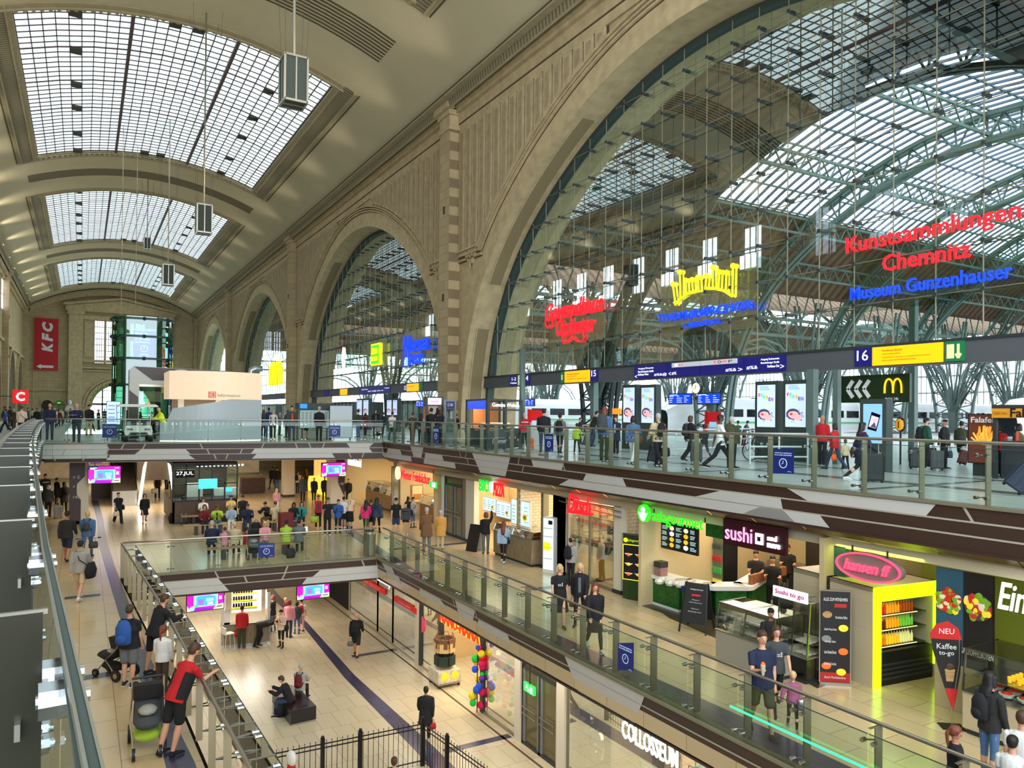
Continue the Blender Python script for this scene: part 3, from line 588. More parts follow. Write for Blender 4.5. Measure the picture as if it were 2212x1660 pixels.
for k in range(0,4):   # valley columns with fanning struts and lattice arcades
    yv=YP0-BAY+BAY*k;b=MB()
    for X in XT[:8 if k<2 else 5]:
        b.box((X-.35,yv-.35,-.8),(X+.35,yv+.35,3.2),GSTEEL)
        for dy,z in ((-6.2,13.2),(6.2,13.2),(-3.4,9.4),(3.4,9.4),(-1.2,12),(1.2,12)):
            for dx in (-.3,.3):b.bar((X+dx,yv+dy*.04,2.4),(X+dx,yv+dy,z),.16,.16,TRUSS)
            for t in range(6):t0,t1=t/6,(t+1)/6;b.bar((X-.3*(1 if t % 2 else -1),yv+dy*t0,2.4+(z-2.4)*t0),(X+.3*(1 if t % 2 else -1),yv+dy*t1,2.4+(z-2.4)*t1),.07,.07,TRUSS)
        # arcade arch along X between columns
        for a in range(8):
            t0,t1=a*math.pi/8,(a+1)*math.pi/8
            for rr in (5.7,5.0):b.bar((X+6-rr*math.cos(t0),yv,2.5+(rr+.3)*math.sin(t0)),(X+6-rr*math.cos(t1),yv,2.5+(rr+.3)*math.sin(t1)),.18,.18,TRUSS,up=(0,1,0))
            b.bar((X+6-5.7*math.cos(t0),yv,2.5+6*math.sin(t0)),(X+6-5.0*math.cos(t1),yv,2.5+5.3*math.sin(t1)),.08,.08,TRUSS)
    x1=126 if k<2 else 84
    for z in (8.9,10.4,13.5):b.bar((26,yv,z),(x1,yv,z),.25,.25,TRUSS)
    X=26
    while X<x1:b.bar((X,yv,8.9),(X+1.2,yv,10.4),.1,.1,TRUSS);b.bar((X+1.2,yv,10.4),(X+2.4,yv,8.9),.1,.1,TRUSS);b.bar((X,yv,10.4),(X+1.2,yv,13.5),.08,.08,TRUSS);b.bar((X+1.2,yv,13.5),(X+2.4,yv,10.4),.08,.08,TRUSS);X+=2.4
    b.box((26,yv-3.2,13.4),(x1+8,yv+3.2,13.7),PLANK)
    st(b.build('column_shed_valley'))
b=MB()   # far gable screen with daylight behind
for k in range(3):
    yc=YP0-BAY/2+BAY*k
    for a in range(-20,21,1):b.box((134,yc+a-.06,0),(134.2,yc+a+.06,18),TRUSS)
    for z in (3,6,9,12,15):b.box((133.9,yc-21,z),(134.2,yc+21,z+.25),TRUSS)
    b.box((133.8,yc-21.5,16),(134.4,yc+21.5,20),M('gable_screen',(86,92,92),.7))
st(b.build('wall_shed_gable'))
PSH=M('platform_shop',(86,98,96),.4,noise=.35,nscale=.8);PGL=M('platform_shop_glass',(120,150,146),.2,emit=.12,noise=.4,nscale=1.5)
b=MB()
for y0,y1,x in ((60,66,30),(73,80,31),(92,104,30),(108,119,31),(122,131,30),(136,150,30),(153,172,31)):
    b.box((x,y0,0),(x+4,y1,3.0),PSH);b.box((x-.05,y0+.4,.5),(x,y1-.4,2.6),PGL)
    for i in range(int((y1-y0)/1.6)+1):b.box((x-.1,y0+1.6*i-.05,0),(x-.03,y0+1.6*i+.05,3.0),DGREY)
st(b.build('wall_platform_shops'))
# ground slab of the platforms, tracks
b=MB();b.box((70,-50,-.7),(140,178,-.0),M('platform_asphalt',(120,122,120),.6));st(b.build('floor_platforms'))
# trains ---------------------------------------------------------------
TW=M('train_white',(232,236,236),.3);TG=M('train_green_stripe',(96,190,120),.4);TWIN=M('train_window',(24,30,36),.1)
def train(y,x0,ncar,label,green=True,z=-.0):
    t=thing('train',label,'train',(x0,y,z))
    prof=[(-1.45,.25),(-1.5,1.0),(-1.5,2.1),(-1.35,2.75),(-.95,3.15),(0,3.3),(.95,3.15),(1.35,2.75),(1.5,2.1),(1.5,1.0),(1.45,.25)]
    for c in range(ncar):
        xa=c*26.5;b=MB();b.prism(prof,'x',xa+(2.5 if c==0 else .2),xa+26,TW)
        if c==0: # tapered nose
            P2=[(v*.55,.25+(u2-.25)*.62) for v,u2 in prof];n=len(prof)
            for i in range(n):j=(i+1) % n;b.poly([(xa+2.5,)+prof[i],(xa+2.5,)+prof[j],(xa,)+P2[j],(xa,)+P2[i]],TW)
            b.poly([(xa,)+p for p in P2],TWIN)
        b.build('car_body',t)
        if green:b=MB();b.box((xa+3,-1.53,.95),(xa+26,-1.49,1.12),TG);b.build('stripe',t)
        for wi in range(9):
            b=MB();xw=xa+4.2+wi*2.4;b.box((xw,-1.53,1.55),(xw+1.9,-1.44,2.25),TWIN);o=b.build('window',t)
        b=MB();b.box((xa+3,-1.54,.3),(xa+3.9,-1.44,2.3),M('train_door',(200,206,206),.3));b.build('door',t)
    b=MB();b.box((12,-.8,3.25),(13.6,.8,3.4),DGREY);b.bar((12.6,0,3.4),(14.2,0,4.3),.06,.06,DGREY);b.bar((14.2,0,4.3),(12.8,0,5.1),.06,.06,DGREY);b.box((12.7,-.8,5.1),(12.9,.8,5.16),DGREY);b.build('pantograph',t)
train(47.5+2.2,44,4,'long white train with a green stripe beyond the big glass arch')
train(30.5,62,2,'white train with green stripe standing nearer, behind the departure screens')
train(84,34,2,'white train nose seen through the second glass arch',False)
train(70,38,2,'white regional train left of the pilaster, behind the second arch',True)
# ---------------------------------------------------------------- helpers for things measured in world coordinates
def adopt(o,root):
    o.parent=root;o.matrix_parent_inverse=(Matrix.Translation(root.location) @ Matrix.Rotation(root.rotation_euler.z,4,'Z')).inverted();return o
def fit(o,w_,h_):
    vs=o.data.vertices;xs_=[v.co.x for v in vs];ys_=[v.co.y for v in vs]
    if xs_:
        ww=max(xs_)-min(xs_);hh=max(ys_)-min(ys_);cx,cyy=(max(xs_)+min(xs_))/2,(max(ys_)+min(ys_))/2
        for v in vs:v.co.x-=cx;v.co.y-=cyy
        if ww>0 and hh>0:o.scale=(w_/ww,h_/hh,1)
    return o
def sign_text(body,mat,P,Q,h_,parent,ext=.01,bold=0.,shear=0,name='lettering',out=.02):
    # text from P (left end) to Q (right end); both points at mid height; plane is vertical through P, Q
    P,Q=Vector(P),Vector(Q);d=Q-P;d.z=0;wd=d.length;ang=math.atan2(d.y,d.x);n=Vector((d.y,-d.x,0)).normalized()
    o=text(name,body,mat,(P+Q)/2+n*out,(R_(90),0,ang),1,ext,None,bold=bold,shear=shear);fit(o,wd,h_)
    if Q.z != P.z:pass
    if parent:adopt(o,parent)
    return o
# ---------------------------------------------------------------- glass railings
def rail(name,label,curve,z,side,spacing=1.25,plate=.3,hoff=.22,H_=1.2,tint=None,nclamp=True,first=.3,clampr=.035,pst=None):
    # curve: glass line; side=+1 puts posts and handrail to the left of the walking direction
    C=[Vector((x,y,0)) for x,y in curve];t=thing(name,label,'glass railing',(C[0].x,C[0].y,z))
    seg=[(C[i+1]-C[i]).length for i in range(len(C)-1)];tot=sum(seg)
    def at(s):
        for i,l in enumerate(seg):
            if s<=l or i==len(seg)-1:
                d=(C[i+1]-C[i]).normalized();return C[i]+d*s,Vector((-d.y,d.x,0))*side,d
            s-=l
    hp=[at(s)[0]+at(s)[1]*hoff+Vector((0,0,z+H_)) for s in [tot*i/max(1,int(tot/1.2)) for i in range(max(1,int(tot/1.2))+1)]]
    b=MB();b.tube(hp,.032,STEEL,10);adopt(b.build('handrail',smooth=True),t)
    s=first;pts=[]
    while s<tot-.05:pts.append(s);s+=spacing
    me=None
    for s in pts:
        p,n,d=at(s);b=MB()
        ps=max(.06,hoff-plate*.6) if pst is None else pst;a,c=p+n*ps,p+n*(ps+plate)
        b.bar((a+c)/2+Vector((0,0,z+.05)),(a+c)/2+Vector((0,0,z+H_-.03)),plate,.022,STEELB,up=d)
        b.bar(p+n*.03+Vector((0,0,z+H_-.03)),c+Vector((0,0,z+H_-.03)),.012 if clampr>.04 else .04,.012,STEEL)
        for zz in (.2,.98):
            for q in (-.09,.09):
                e=p+d*q+Vector((0,0,z+zz));b.tube([e-n*.035,e+n*.05],clampr,CHROME,8)
                if clampr>.04:
                    for r_,o_ in ((.045,.012),(.037,.026),(.028,.04),(.018,.055)):b.tube([e-n*o_,e+n*o_],r_,CHROME,16)
                    if q>0:b.tube([e+n*.1,e+n*.17],.032,CHROME,16);b.tube([e+n*.05,e+n*.2],.014,CHROME,8)
                b.bar(e+n*.03,a+Vector((0,0,z+zz)),.02,.02,CHROME)
        adopt(b.build('post'),t)
    brk=[0]+[s for s in pts]+[tot]
    for s0,s1 in zip(brk,brk[1:]):
        if s1-s0<.15:continue
        b=MB();p=at(s0+.012)[0];q=at(s1-.012)[0];za,zb=z+.06,z+H_-.1
        b.poly([(p.x,p.y,za),(q.x,q.y,za),(q.x,q.y,zb),(p.x,p.y,zb)],GLASSG if tint else GLASS)
        b.bar((p.x,p.y,zb),(q.x,q.y,zb),.012,.012,DSTEEL);adopt(b.build('glass_panel'),t)
    return t
rail('glass_railing','long glass railing with steel handrail along the right edge of the upper concourse',[(14.2,38.4),(14.2,3)],0,1,1.25,.17,.26,1.2,True,first=1.0)
rail('glass_railing','far glass railing of the upper concourse in front of the white information booth',[(-1.5,41.2),(14.2,38.4)],0,1,1.55,.06,.06,1.2,True,first=.9)
lc=[(lx(y),y) for y in (.3,1.1,2,3.4,5,6.9,9,11,14.8,18,21.3,26,30,35,38,41.2)]
OLIVE=M('olive_post_plate',(40,38,26),.3,.1);BEIGEST=M('beige_steel_plate',(186,174,146),.4,.2)
sb=STEELB;STEELB=OLIVE
LR_=rail('glass_railing','curved left railing with broad dark post plates right beside the viewer',lc,0,1,1.78,.34,.36,1.2,True,first=.05,clampr=.045,pst=.04)
STEELB=sb
b=MB();
for (xa,ya),(xb,yb) in zip(lc,lc[1:]):[b.bar((xa+o_,ya,1.12),(xb+o_,yb,1.12),w_,h_,m_) for o_,w_,h_,m_ in ((-.008,.006,.02,STEEL),(.003,.014,.012,DSTEEL),(.013,.005,.02,STEEL))]
for i in range(9):y=.9+i*1.78;b.bar((lx(y)-.05,y-.6,.9),(lx(y+.5)-.05,y+.5,.9),.012,.04,STEEL)
o=b.build('cap_rail');adopt(o,LR_)
rail('glass_railing','glass railing with handrail along the right edge of the middle floor opening',[(10.05,27.8),(10.05,4)],Z1,1,1.25,.17,.26,1.2,False,first=1.0)
rail('glass_railing','far glass railing of the middle floor opening behind the backs of seated people',[(1.25,28.6),(10.05,27.8)],Z1,1,1.55,.06,.06,1.2,True,first=1.5)
sb=STEELB;STEELB=BEIGEST
rail('glass_railing','left glass railing of the middle floor that people lean on',[(mx_(y)+.42,y) for y in (6,9.9,15,19,24,28.6)],Z1,1,1.22,.11,.42,1.2,False,first=.5)
STEELB=sb
rail('glass_railing','distant glass railing round the second floor opening behind the two bald men',[(-1,58),(13.5,58)],0,-1,1.6,.06,.06,1.2,True)
b=MB();b.tube([(14.12,y/2.,.38) if 0 else (9.97,y,Z1+.62) for y in (9.4,4.2)],.018,M('green_glow_line',(30,255,120),.4,emit=2.5),6);tag(b.build('glow_line'),'thin green glowing line along the lower right railing','light tube')  # thin emissive green line laid along the railing glass
# opening-hours posters fixed on the glass
NAVY=M('poster_navy',(14,34,104),.5,emit=.12);PTX=M('poster_print',(196,214,240),.5,emit=.25)
def poster(P,Q,h_,label):
    P,Q=Vector(P),Vector(Q);d=(Q-P);d.z=0;n=Vector((d.y,-d.x,0)).normalized();t=thing('poster',label,'poster',((P.x+Q.x)/2,(P.y+Q.y)/2,P.z-h_/2),group='blue opening hours posters')
    b=MB();C=[P+Vector((0,0,h_/2)),Q+Vector((0,0,h_/2)),Q-Vector((0,0,h_/2)),P-Vector((0,0,h_/2))]
    b.hexa([C[3]+n*.02,C[2]+n*.02,C[2]+n*.01,C[3]+n*.01,C[0]+n*.02,C[1]+n*.02,C[1]+n*.01,C[0]+n*.01],NAVY);adopt(b.build('sheet'),t)
    up=Vector((0,0,1));m=(P+Q)/2;w_=d.length
    sign_text('MONTAG-SAMSTAG',PTX,P+d*.1+up*h_*.33,Q-d*.1+up*h_*.33,h_*.045,t,.002,out=.024);sign_text('10-20 UHR GEÖFFNET',PTX,P+d*.08+up*h_*.25,Q-d*.08+up*h_*.25,h_*.05,t,.002,.01,out=.024)
    b=MB();r_=min(w_*.18,h_*.2);c=m-up*h_*.08;dn=d.normalized()
    for a in range(20):
        t0,t1=a*math.pi/10,(a+1)*math.pi/10;b.bar(c+n*.026+(dn*math.cos(t0)+up*math.sin(t0))*r_,c+n*.026+(dn*math.cos(t1)+up*math.sin(t1))*r_,r_*.16,.004,PTX,up=n)
    b.bar(c+n*.026,c+n*.026+up*r_*.6,r_*.12,.004,PTX,up=n);b.bar(c+n*.026,c+n*.026-dn*r_*.4-up*r_*.15,r_*.12,.004,PTX,up=n);adopt(b.build('clock_symbol'),t)
    b=MB()
    for a in range(6):t0,t1=math.pi*(.15+.7*a/6),math.pi*(.15+.7*(a+1)/6);c2=m+dn*w_*.3-up*h_*.45;b.bar(c2+n*.026+(dn*math.cos(t0)+up*math.sin(t0)*.6)*w_*.1,c2+n*.026+(dn*math.cos(t1)+up*math.sin(t1)*.6)*w_*.1,.008,.004,PTX,up=n)
    adopt(b.build('arc_logo'),t)
def pspx(x0,x1,y,plane,h_,label):poster(plane(x0,y),plane(x1,y),h_,label)
R1=lambda x,y:onx(x,y,14.17)
pspx(1671,1716,997,R1,.58,'blue opening hours poster on the upper railing left of the striding suitcase woman')
pspx(1178,1196,957,R1,.62,'blue opening hours poster on the upper railing by the man in black coat')
pspx(936,949,940,R1,.75,'narrow blue opening hours poster on the upper railing below a couple in black')
F1=lambda x,y:(lambda q:Vector((q.x,q.y,q.z)))(ony(x,y,FARY(0)-.05))
def ff(x,y):
    q=ony(x,y,41);q=ony(x,y,FARY(q.x)-.04);return q
pspx(221,253,931,ff,.66,'blue opening hours poster on the far railing beside the white golf cart')
pspx(710,735,932,ff,.6,'blue opening hours poster on the far railing below the blank white board')
R2=lambda x,y:onx(x,y,10.02)
pspx(1336,1370,1419,R2,.58,'blue opening hours poster on the middle railing in front of the sales counters')
def fm(x,y):
    q=ony(x,y,28);return ony(x,y,28.6-(q.x-1.25)*.8/8.8-.04)
pspx(558,593,1189,fm,.52,'blue opening hours poster on the middle far railing behind the pram')
# ---------------------------------------------------------------- sign beams under the arch glass
def beam(k):
    yc=YP0-BAY/2+BAY*k;b=MB();b.box((23.35,yc-20.3,3.35),(23.85,yc+20.4,4.05),MGREY);b.box((23.3,yc-20.3,4.03),(23.9,yc+20.4,4.12),DGREY);return st(b.build('beam_signs'))
for k in range(4):beam(k)
XS=23.3;up=Vector((0,0,1))
def panel(x0,x1,mat,label,texts=(),cat='sign',h_=.62,X=XS,zc=3.72,group=None):
    P,Q=onx(x0,780,X),onx(x1,780,X);P.z=Q.z=zc;t=thing('direction_sign',label,cat,(X,(P.y+Q.y)/2,zc-h_/2),group=group)
    b=MB();b.box((X,Q.y,zc-h_/2),(X+.08,P.y,zc+h_/2),mat);adopt(b.build('sign_panel'),t);L_=P.y-Q.y
    for (s,u0,u1,v,hh,m) in texts:
        sign_text(s,m,(X,P.y-L_*u0,zc+v),(X,P.y-L_*u1,zc+v),hh,t,.003,out=.012)
    return t
GSG=M('exit_green',(14,104,60),.5,emit=.4);PALE=M('photoluminescent',(206,214,150),.5,emit=.5);SG=M('s_sign',(176,196,150),.5,emit=.5)
panel(1101,1119,BLUESIGN,'navy track sign with small arrow at the left end of the big beam',[('1-2',.3,.8,.1,.2,WTXT),('< Parkhaus',.1,.9,-.15,.1,WTXT)])
panel(1119,1131,SG,'pale green square S sign between navy signs',[('S',.25,.75,0,.4,WTXT)])
panel(1131,1144,BLUESIGN,'navy track sign 14 right of the pale S sign',[('14',.2,.8,.1,.3,WTXT)])
panel(1211,1219,GSG,'small green exit sign beside amber panel 15',[('I',.3,.6,0,.3,PALE)])
panel(1220,1274,YELSIGN,'amber advert panel left of platform sign 15',[('Rauchfreier Bahnhof',.1,.6,.15,.08,ORTXT),('Non-smoking station',.1,.5,.02,.06,ORTXT),('Wir danken Ihnen fuer Ihr Verstaendnis',.1,.9,-.12,.05,ORTXT)])
panel(1275,1291,BLUESIGN,'navy track sign 15 in the middle of the big beam',[('15',.2,.8,.1,.32,WTXT)])
panel(1370,1442,BLUESIGN,'navy direction sign for the west exit with three text lines',[('Ausgang Westseite',.13,.6,.16,.1,WTXT),('Kurt-Schumacher-Straße',.13,.6,.02,.1,WTXT),('Parkhaus West',.13,.45,-.12,.1,WTXT),('<',.03,.1,-.2,.14,WTXT),('#%&@',.62,.98,-.18,.15,WTXT)])
panel(1443,1512,BLUESIGN,'navy direction sign with grey S strip and arrow left',[('<',.03,.1,-.16,.14,WTXT),('#%',.13,.28,-.16,.14,WTXT)])
panel(1451,1510,M('strip_grey',(180,182,186),.5,emit=.4),'light grey strip with S symbol on the navy sign',[('S',.1,.25,0,.13,WTXT),('U',.28,.4,0,.1,REDL)],h_=.2,X=23.2,zc=3.92)
panel(1513,1607,BLUESIGN,'navy direction sign with transport pictograms and arrow right',[('>',.88,.97,-.16,.14,WTXT),('#%&',.6,.84,-.16,.14,WTXT)])
panel(1513,1590,M('strip_grey',(180,182,186),.5,emit=.4),'light grey strip with red, white and black transport symbols',[('Y',.36,.48,0,.12,REDL),('O',.5,.6,0,.12,BLACK),('W',.62,.76,0,.1,REDL),('P',.8,.9,0,.1,BLACK)],h_=.2,X=23.2,zc=3.92)
panel(1608,1697,BLUESIGN,'navy direction sign for the east exit with arrow right',[('Ausgang Sachsenseite',.42,.86,.17,.1,WTXT),('Brandenburger Straße',.42,.86,.03,.1,WTXT),('Parkhaus Ost',.58,.86,-.11,.1,WTXT),('>',.88,.97,-.14,.15,WTXT),('#%&',.06,.34,-.12,.15,WTXT)])
panel(1846,1883,BLUESIGN,'navy track sign 16 beside the long amber panel',[('16',.15,.8,.06,.36,WTXT)])
panel(1884,2036,YELSIGN,'long amber no-smoking panel right of platform sign 16',[('Rauchfreier Bahnhof',.16,.45,.18,.07,ORTXT),('Non-smoking station',.16,.42,.06,.06,ORTXT),('Im Hauptbahnhof ist das Rauchen nur in den gekennzeichneten Bereichen',.16,.84,-.06,.05,ORTXT),('Bitte nutzen Sie die Raucherbereiche',.16,.64,-.15,.05,ORTXT)])
t=panel(2041,2083,GSG,'green emergency exit sign with a pale door and a down arrow',[])
b=MB();Pg,Qg=onx(2041,780,XS),onx(2083,780,XS);L_=Pg.y-Qg.y
b.box((XS-.01,Pg.y-L_*.48,3.5),(XS,Pg.y-L_*.1,3.94),PALE);b.bar((XS-.01,Pg.y-L_*.7,3.94),(XS-.01,Pg.y-L_*.7,3.55),.08,.01,PALE,up=(1,0,0))
for s in (-1,1):b.bar((XS-.01,Pg.y-L_*.7,3.5),(XS-.01,Pg.y-L_*(.7+s*.14),3.64),.07,.01,PALE,up=(1,0,0))
adopt(b.build('pictogram'),t)
panel(699,711,BLUESIGN,'small navy platform sign at the left of the second arch beam');panel(735,750,YELSIGN,'small amber panel at the left of the second arch beam')
panel(777,843,BLUESIGN,'navy direction sign in the middle of the second arch beam',[('Ausgang Westseite',.08,.3,.1,.1,WTXT),('#% &@ #% &',.3,.8,-.1,.12,WTXT),('Ausgang',.84,.98,.1,.1,WTXT)])
panel(873,879,BLUESIGN,'navy track sign 12 on the second arch beam',[('12',.2,.8,0,.35,WTXT)]);panel(879,904,YELSIGN,'amber advert panel right of platform sign 12',[('Rauchfreier Bahnhof',.1,.7,.1,.08,ORTXT)]);panel(906,912,GSG,'tiny green exit sign right of the amber panel 12');panel(949,956,BLUESIGN,'navy track sign 13 at the right end of the second arch beam',[('13',.2,.8,.05,.35,WTXT)])
panel(617,629,YELSIGN,'small amber panel on the third arch beam');
# ---------------------------------------------------------------- neon signs on the arch glass
SP=glassmat('sign_plate',(186,210,202),.5,.05)
def neon(label,cat='neon sign',P=None):return thing('neon_sign',label,cat,P)
def plate(t,x0,x1,yt,yb,X=23.44):
    A,B_=onx(x0,(yt+yb)/2,X),onx(x1,(yt+yb)/2,X);zt,zb=onx((x0+x1)/2,yt,X).z,onx((x0+x1)/2,yb,X).z
    b=MB();b.poly([(X,B_.y,zb),(X,A.y,zb),(X,A.y,zt),(X,B_.y,zt)],SP);adopt(b.build('backing_plate'),t)
def ntext(t,s,m,x0,x1,z,h_,X=23.34,bold=.0,shear=0,ext=.03):
    P,Q=onx(x0,600,X),onx(x1,600,X);P.z=Q.z=z;return sign_text(s,m,P,Q,h_,t,ext,bold,shear)
t=neon('red glowing museum name in two lines with blue line below',P=(23.4,14,5.7));plate(t,1838,2230,470,655);ntext(t,'Kunstsammlungen',REDL,1828,2205,7.62,.72,bold=.004);ntext(t,'Chemnitz',REDL,1907,2097,6.84,.55,bold=.004);ntext(t,'Museum Gunzenhauser',BLUL,1838,2187,5.98,.46,bold=.008)
t=neon('red script lettering with a swash, leftmost sign on the big arch glass',P=(23.4,34,5.5));plate(t,1185,1308,650,755);ntext(t,'Gewandhaus',REDL,1180,1303,7.55,1.0,bold=.004,shear=.35);ntext(t,'Orchester',REDL,1203,1281,6.55,.95,bold=.004,shear=.35)
b=MB();Zz=lambda x,y:onx(1050+x*.3313,500+y*.3313,23.34)
b.tube([Zz(*p) for p in ((395,560),(385,600),(400,630),(430,610),(440,560))],.05,REDL,6);b.tube([Zz(*p) for p in ((520,670),(495,700),(505,728),(540,710),(560,685),(590,715),(625,720),(640,690),(630,665))],.05,REDL,6);adopt(b.build('swash'),t)
t=neon('yellow crown outline above blue choir lettering on the big arch glass',P=(23.4,24,5.4));plate(t,1428,1635,570,720)
b=MB();b.tube([Zz(*p) for p in ((1232,480),(1260,442),(1310,408),(1350,392),(1387,386))],.055,YELL,6);b.tube([Zz(*p) for p in ((1428,372),(1490,373),(1550,388),(1605,424))],.055,YELL,6)
for (x0,y0,x1,y1) in ((1218,345,1235,480),(1263,265,1268,435),(1300,320,1305,410),(1343,315,1348,394),(1381,300,1386,386),(1436,290,1430,372),(1478,235,1478,372),(1520,265,1515,380),(1567,270,1562,392),(1610,225,1605,424)):
    b.tube([Zz(x0,y0),Zz(x1,y1)],.05,YELL,6);c=Zz(x0,y0);b.ball(c,.12,YELL,8)
adopt(b.build('crown_tubes'),t);ntext(t,'THOMANERCHOR',BLUL,1421,1627,6.18,.36,bold=.01);ntext(t,'LEIPZIG',BLUL,1478,1553,5.68,.22,bold=.02)
t=neon('blue trade fair sign with double A emblem on the second arch glass',P=(23.4,56,5.4));plate(t,874,935,710,795);ntext(t,'LEIPZIGER',BLUL,888,927,7.1,.9,bold=.03);ntext(t,'MESSE',BLUL,888,914,6.0,.8,bold=.03);ntext(t,'M',BLUL,873,886,6.8,2.6,bold=-.0)
t=neon('green zoo sign with yellow frame on the second arch glass',P=(23.4,66,5.8));plate(t,792,835,735,795);b=MB();A,B_=onx(801,768,23.3),onx(820,768,23.3);b.box((23.3,B_.y,6.0),(23.4,A.y,8.0),YELL);b.box((23.25,B_.y+.2,6.15),(23.3,A.y-.2,7.85),GRNL);adopt(b.build('sign_box'),t);ntext(t,'ZOO',YELL,805,817,7.3,.6,23.24);ntext(t,'LEIPZIG',YELL,805,817,6.6,.4,23.24)
t=neon('white letters with diamond mark at the left of the second arch',P=(23.4,75,5.4));plate(t,728,765,745,800);ntext(t,'KUNST HALLE',WHTL,724,764,5.9,.6);b=MB();c=onx(741,773,23.35);b.prism([(c.y-.5,c.z),(c.y,c.z-1.1),(c.y+.5,c.z),(c.y,c.z+1.1)],'x',23.3,23.4,WHTL);adopt(b.build('diamond'),t)
t=neon('yellow double arch letter glowing on the third arch glass',P=(23.4,107,5.2));b=MB()
A,B_=onx(585,800,23.3),onx(607,800,23.3);L_=A.y-B_.y
for s in (0,1):
    pts=[(23.3,A.y-L_*(s*.5+.02+.23*(1-math.cos(math.pi*i/10))),5.3+3.1*math.sin(math.pi*i/10)**.6) for i in range(11)];b.tube(pts,.32,YELL,8)
adopt(b.build('arches'),t)
# ---------------------------------------------------------------- hanging loudspeaker boxes
def speaker(x,y,z,s,rodtop,label,ymm):
    t=thing('hanging_loudspeaker',label,'loudspeaker',(x,y,z-s),group='box loudspeakers hanging from the vault');h2,w2=s,s*.5
    b=MB();b.box((-w2,-w2,0),(w2,w2,2*h2),M('speaker_mesh',(70,74,66),.8,noise=.15,nscale=40));b.build('cabinet',t)
    b=MB()
    for a in (-w2,w2):
        for c in (-w2,w2):b.box((a-.04,c-.04,-.02),(a+.04,c+.04,2*h2+.02),STEEL)
        for zz in (0,2*h2):b.box((a-.04,-w2,zz-.04),(a+.04,w2,zz+.04),STEEL);b.box((-w2,a-.04,zz-.04),(w2,a+.04,zz+.04),STEEL)
    for zz in (0,):b.box((-w2,-.03,-.05),(w2,.03,0),STEEL)
    b.box((-.03,-w2-.02,0),(.03,-w2+.02,2*h2),STEEL);b.box((-w2-.02,-.03,0),(-w2+.02,.03,2*h2),STEEL);b.build('frame',t)
    b=MB();b.tube([(0,0,2*h2),(0,0,rodtop+.12-(z-s))],ymm,STEEL,8);b.build('hanger_rod',t)
    for dx,dy in ((-.9,-.9),(.9,-.9),(-.9,.9),(.9,.9)):b=MB();b.tube([(dx*w2,dy*w2,2*h2),(dx*w2*2.2,dy*w2*2.2,rodtop-(z-s))],.008,DGREY,4);b.build('wire',t)
c=ony(634,178,29.5);speaker(c.x,c.y,c.z,.87,vz(c.x),'largest grey box loudspeaker hanging nearest under the vault',.06)
c=ony(440,475,50.5);speaker(c.x,c.y,c.z,.87,vz(c.x),'second grey box loudspeaker hanging before the second skylight',.05)
c=ony(363,595,71.5);speaker(c.x,c.y,c.z,.87,vz(c.x)+.2,'third grey box loudspeaker, hanging lowest before the end wall',.05)
c=ony(318,527,90);speaker(c.x,c.y,c.z,.62,vz(c.x)+.2,'smallest dark box loudspeaker hanging further left',.05)
for px,z0,y in ((262,9,75),(293,9,80)):
    c=ony(px,640,y);b=MB();b.tube([(c.x,y,8),(c.x,y,vz(c.x)+.31)],.03,STEEL,6);tag(b.build('hanging_rod'),'thin %s rod hanging from the vault above the glass lift' % ('left' if px<270 else 'right'),'rod')
# ---------------------------------------------------------------- red banner on the end wall
t=thing('wall_banner','tall red banner with white letters and arrow on the far end wall','banner',(-6.4,YEND-.3,9.6));RB=M('banner_red',(190,16,34),.6)
b=MB();b.box((-8.5,YEND-.4,9.5),(-4.4,YEND-.3,20.0),RB);adopt(b.build('cloth'),t)
for s,zc,hh in (('K',14.2,1.9),('F',16.2,1.7),('C',18.3,2.0)):
    o=text('letter',s,WHITE,(-6.3,YEND-.45,zc),(R_(90),0,0),1,.02,None,bold=.06,shear=.2);fit(o,hh,1.9);o.rotation_euler=(R_(90),R_(-90),0);adopt(o,t)
b=MB();b.box((-7.3,YEND-.45,10.0),(-5.2,YEND-.41,10.5),WHITE);b.prism([(-7.3,9.75),(-7.3,10.75),(-8.1,10.25)],'y',YEND-.45,YEND-.41,WHITE);adopt(b.build('arrow'),t)
# ---------------------------------------------------------------- screens with the pink advert
MAG=M('advert_magenta',(214,12,186),.4,emit=1.0);CYA=M('advert_blue',(70,170,235),.4,emit=1.0);CYL=M('advert_lightblue',(150,215,250),.4,emit=1.0);PUR=M('advert_purple',(120,20,190),.4,emit=1.0);NBL=M('advert_navy',(30,30,140),.4,emit=.9);CRM=M('advert_cream',(250,238,160),.4,emit=1.0)
def flatscreen(P,Q,h_,draw,label,name='screen',cat='screen',thick=.06,frame=BLACK,group=None,hang=None):
    # P, Q: left and right ends at mid height as seen by the viewer
    P,Q=Vector(P),Vector(Q);d=Q-P;w_=d.length;rz=math.atan2(d.y,d.x)
    t=thing(name,label,cat,((P.x+Q.x)/2,(P.y+Q.y)/2,(P.z+Q.z)/2-h_/2),rz,group)
    b=MB();b.box((-w_/2-.03,0,-.03),(w_/2+.03,thick,h_+.03),frame);b.build('housing',t)
    b=MB();draw(b,w_,h_);b.build('display',t)
    if hang:
        b=MB()
        for s in (-.3,.3):b.tube([(s*w_,thick/2,h_),(s*w_,thick/2,hang-(P.z+Q.z)/2+h_/2)],.015,DGREY,6)
        b.build('bracket',t)
    return t
def rect(b,x0,x1,z0,z1,m,y=-.004):b.poly([(x0,y,z0),(x1,y,z0),(x1,y,z1),(x0,y,z1)],m)
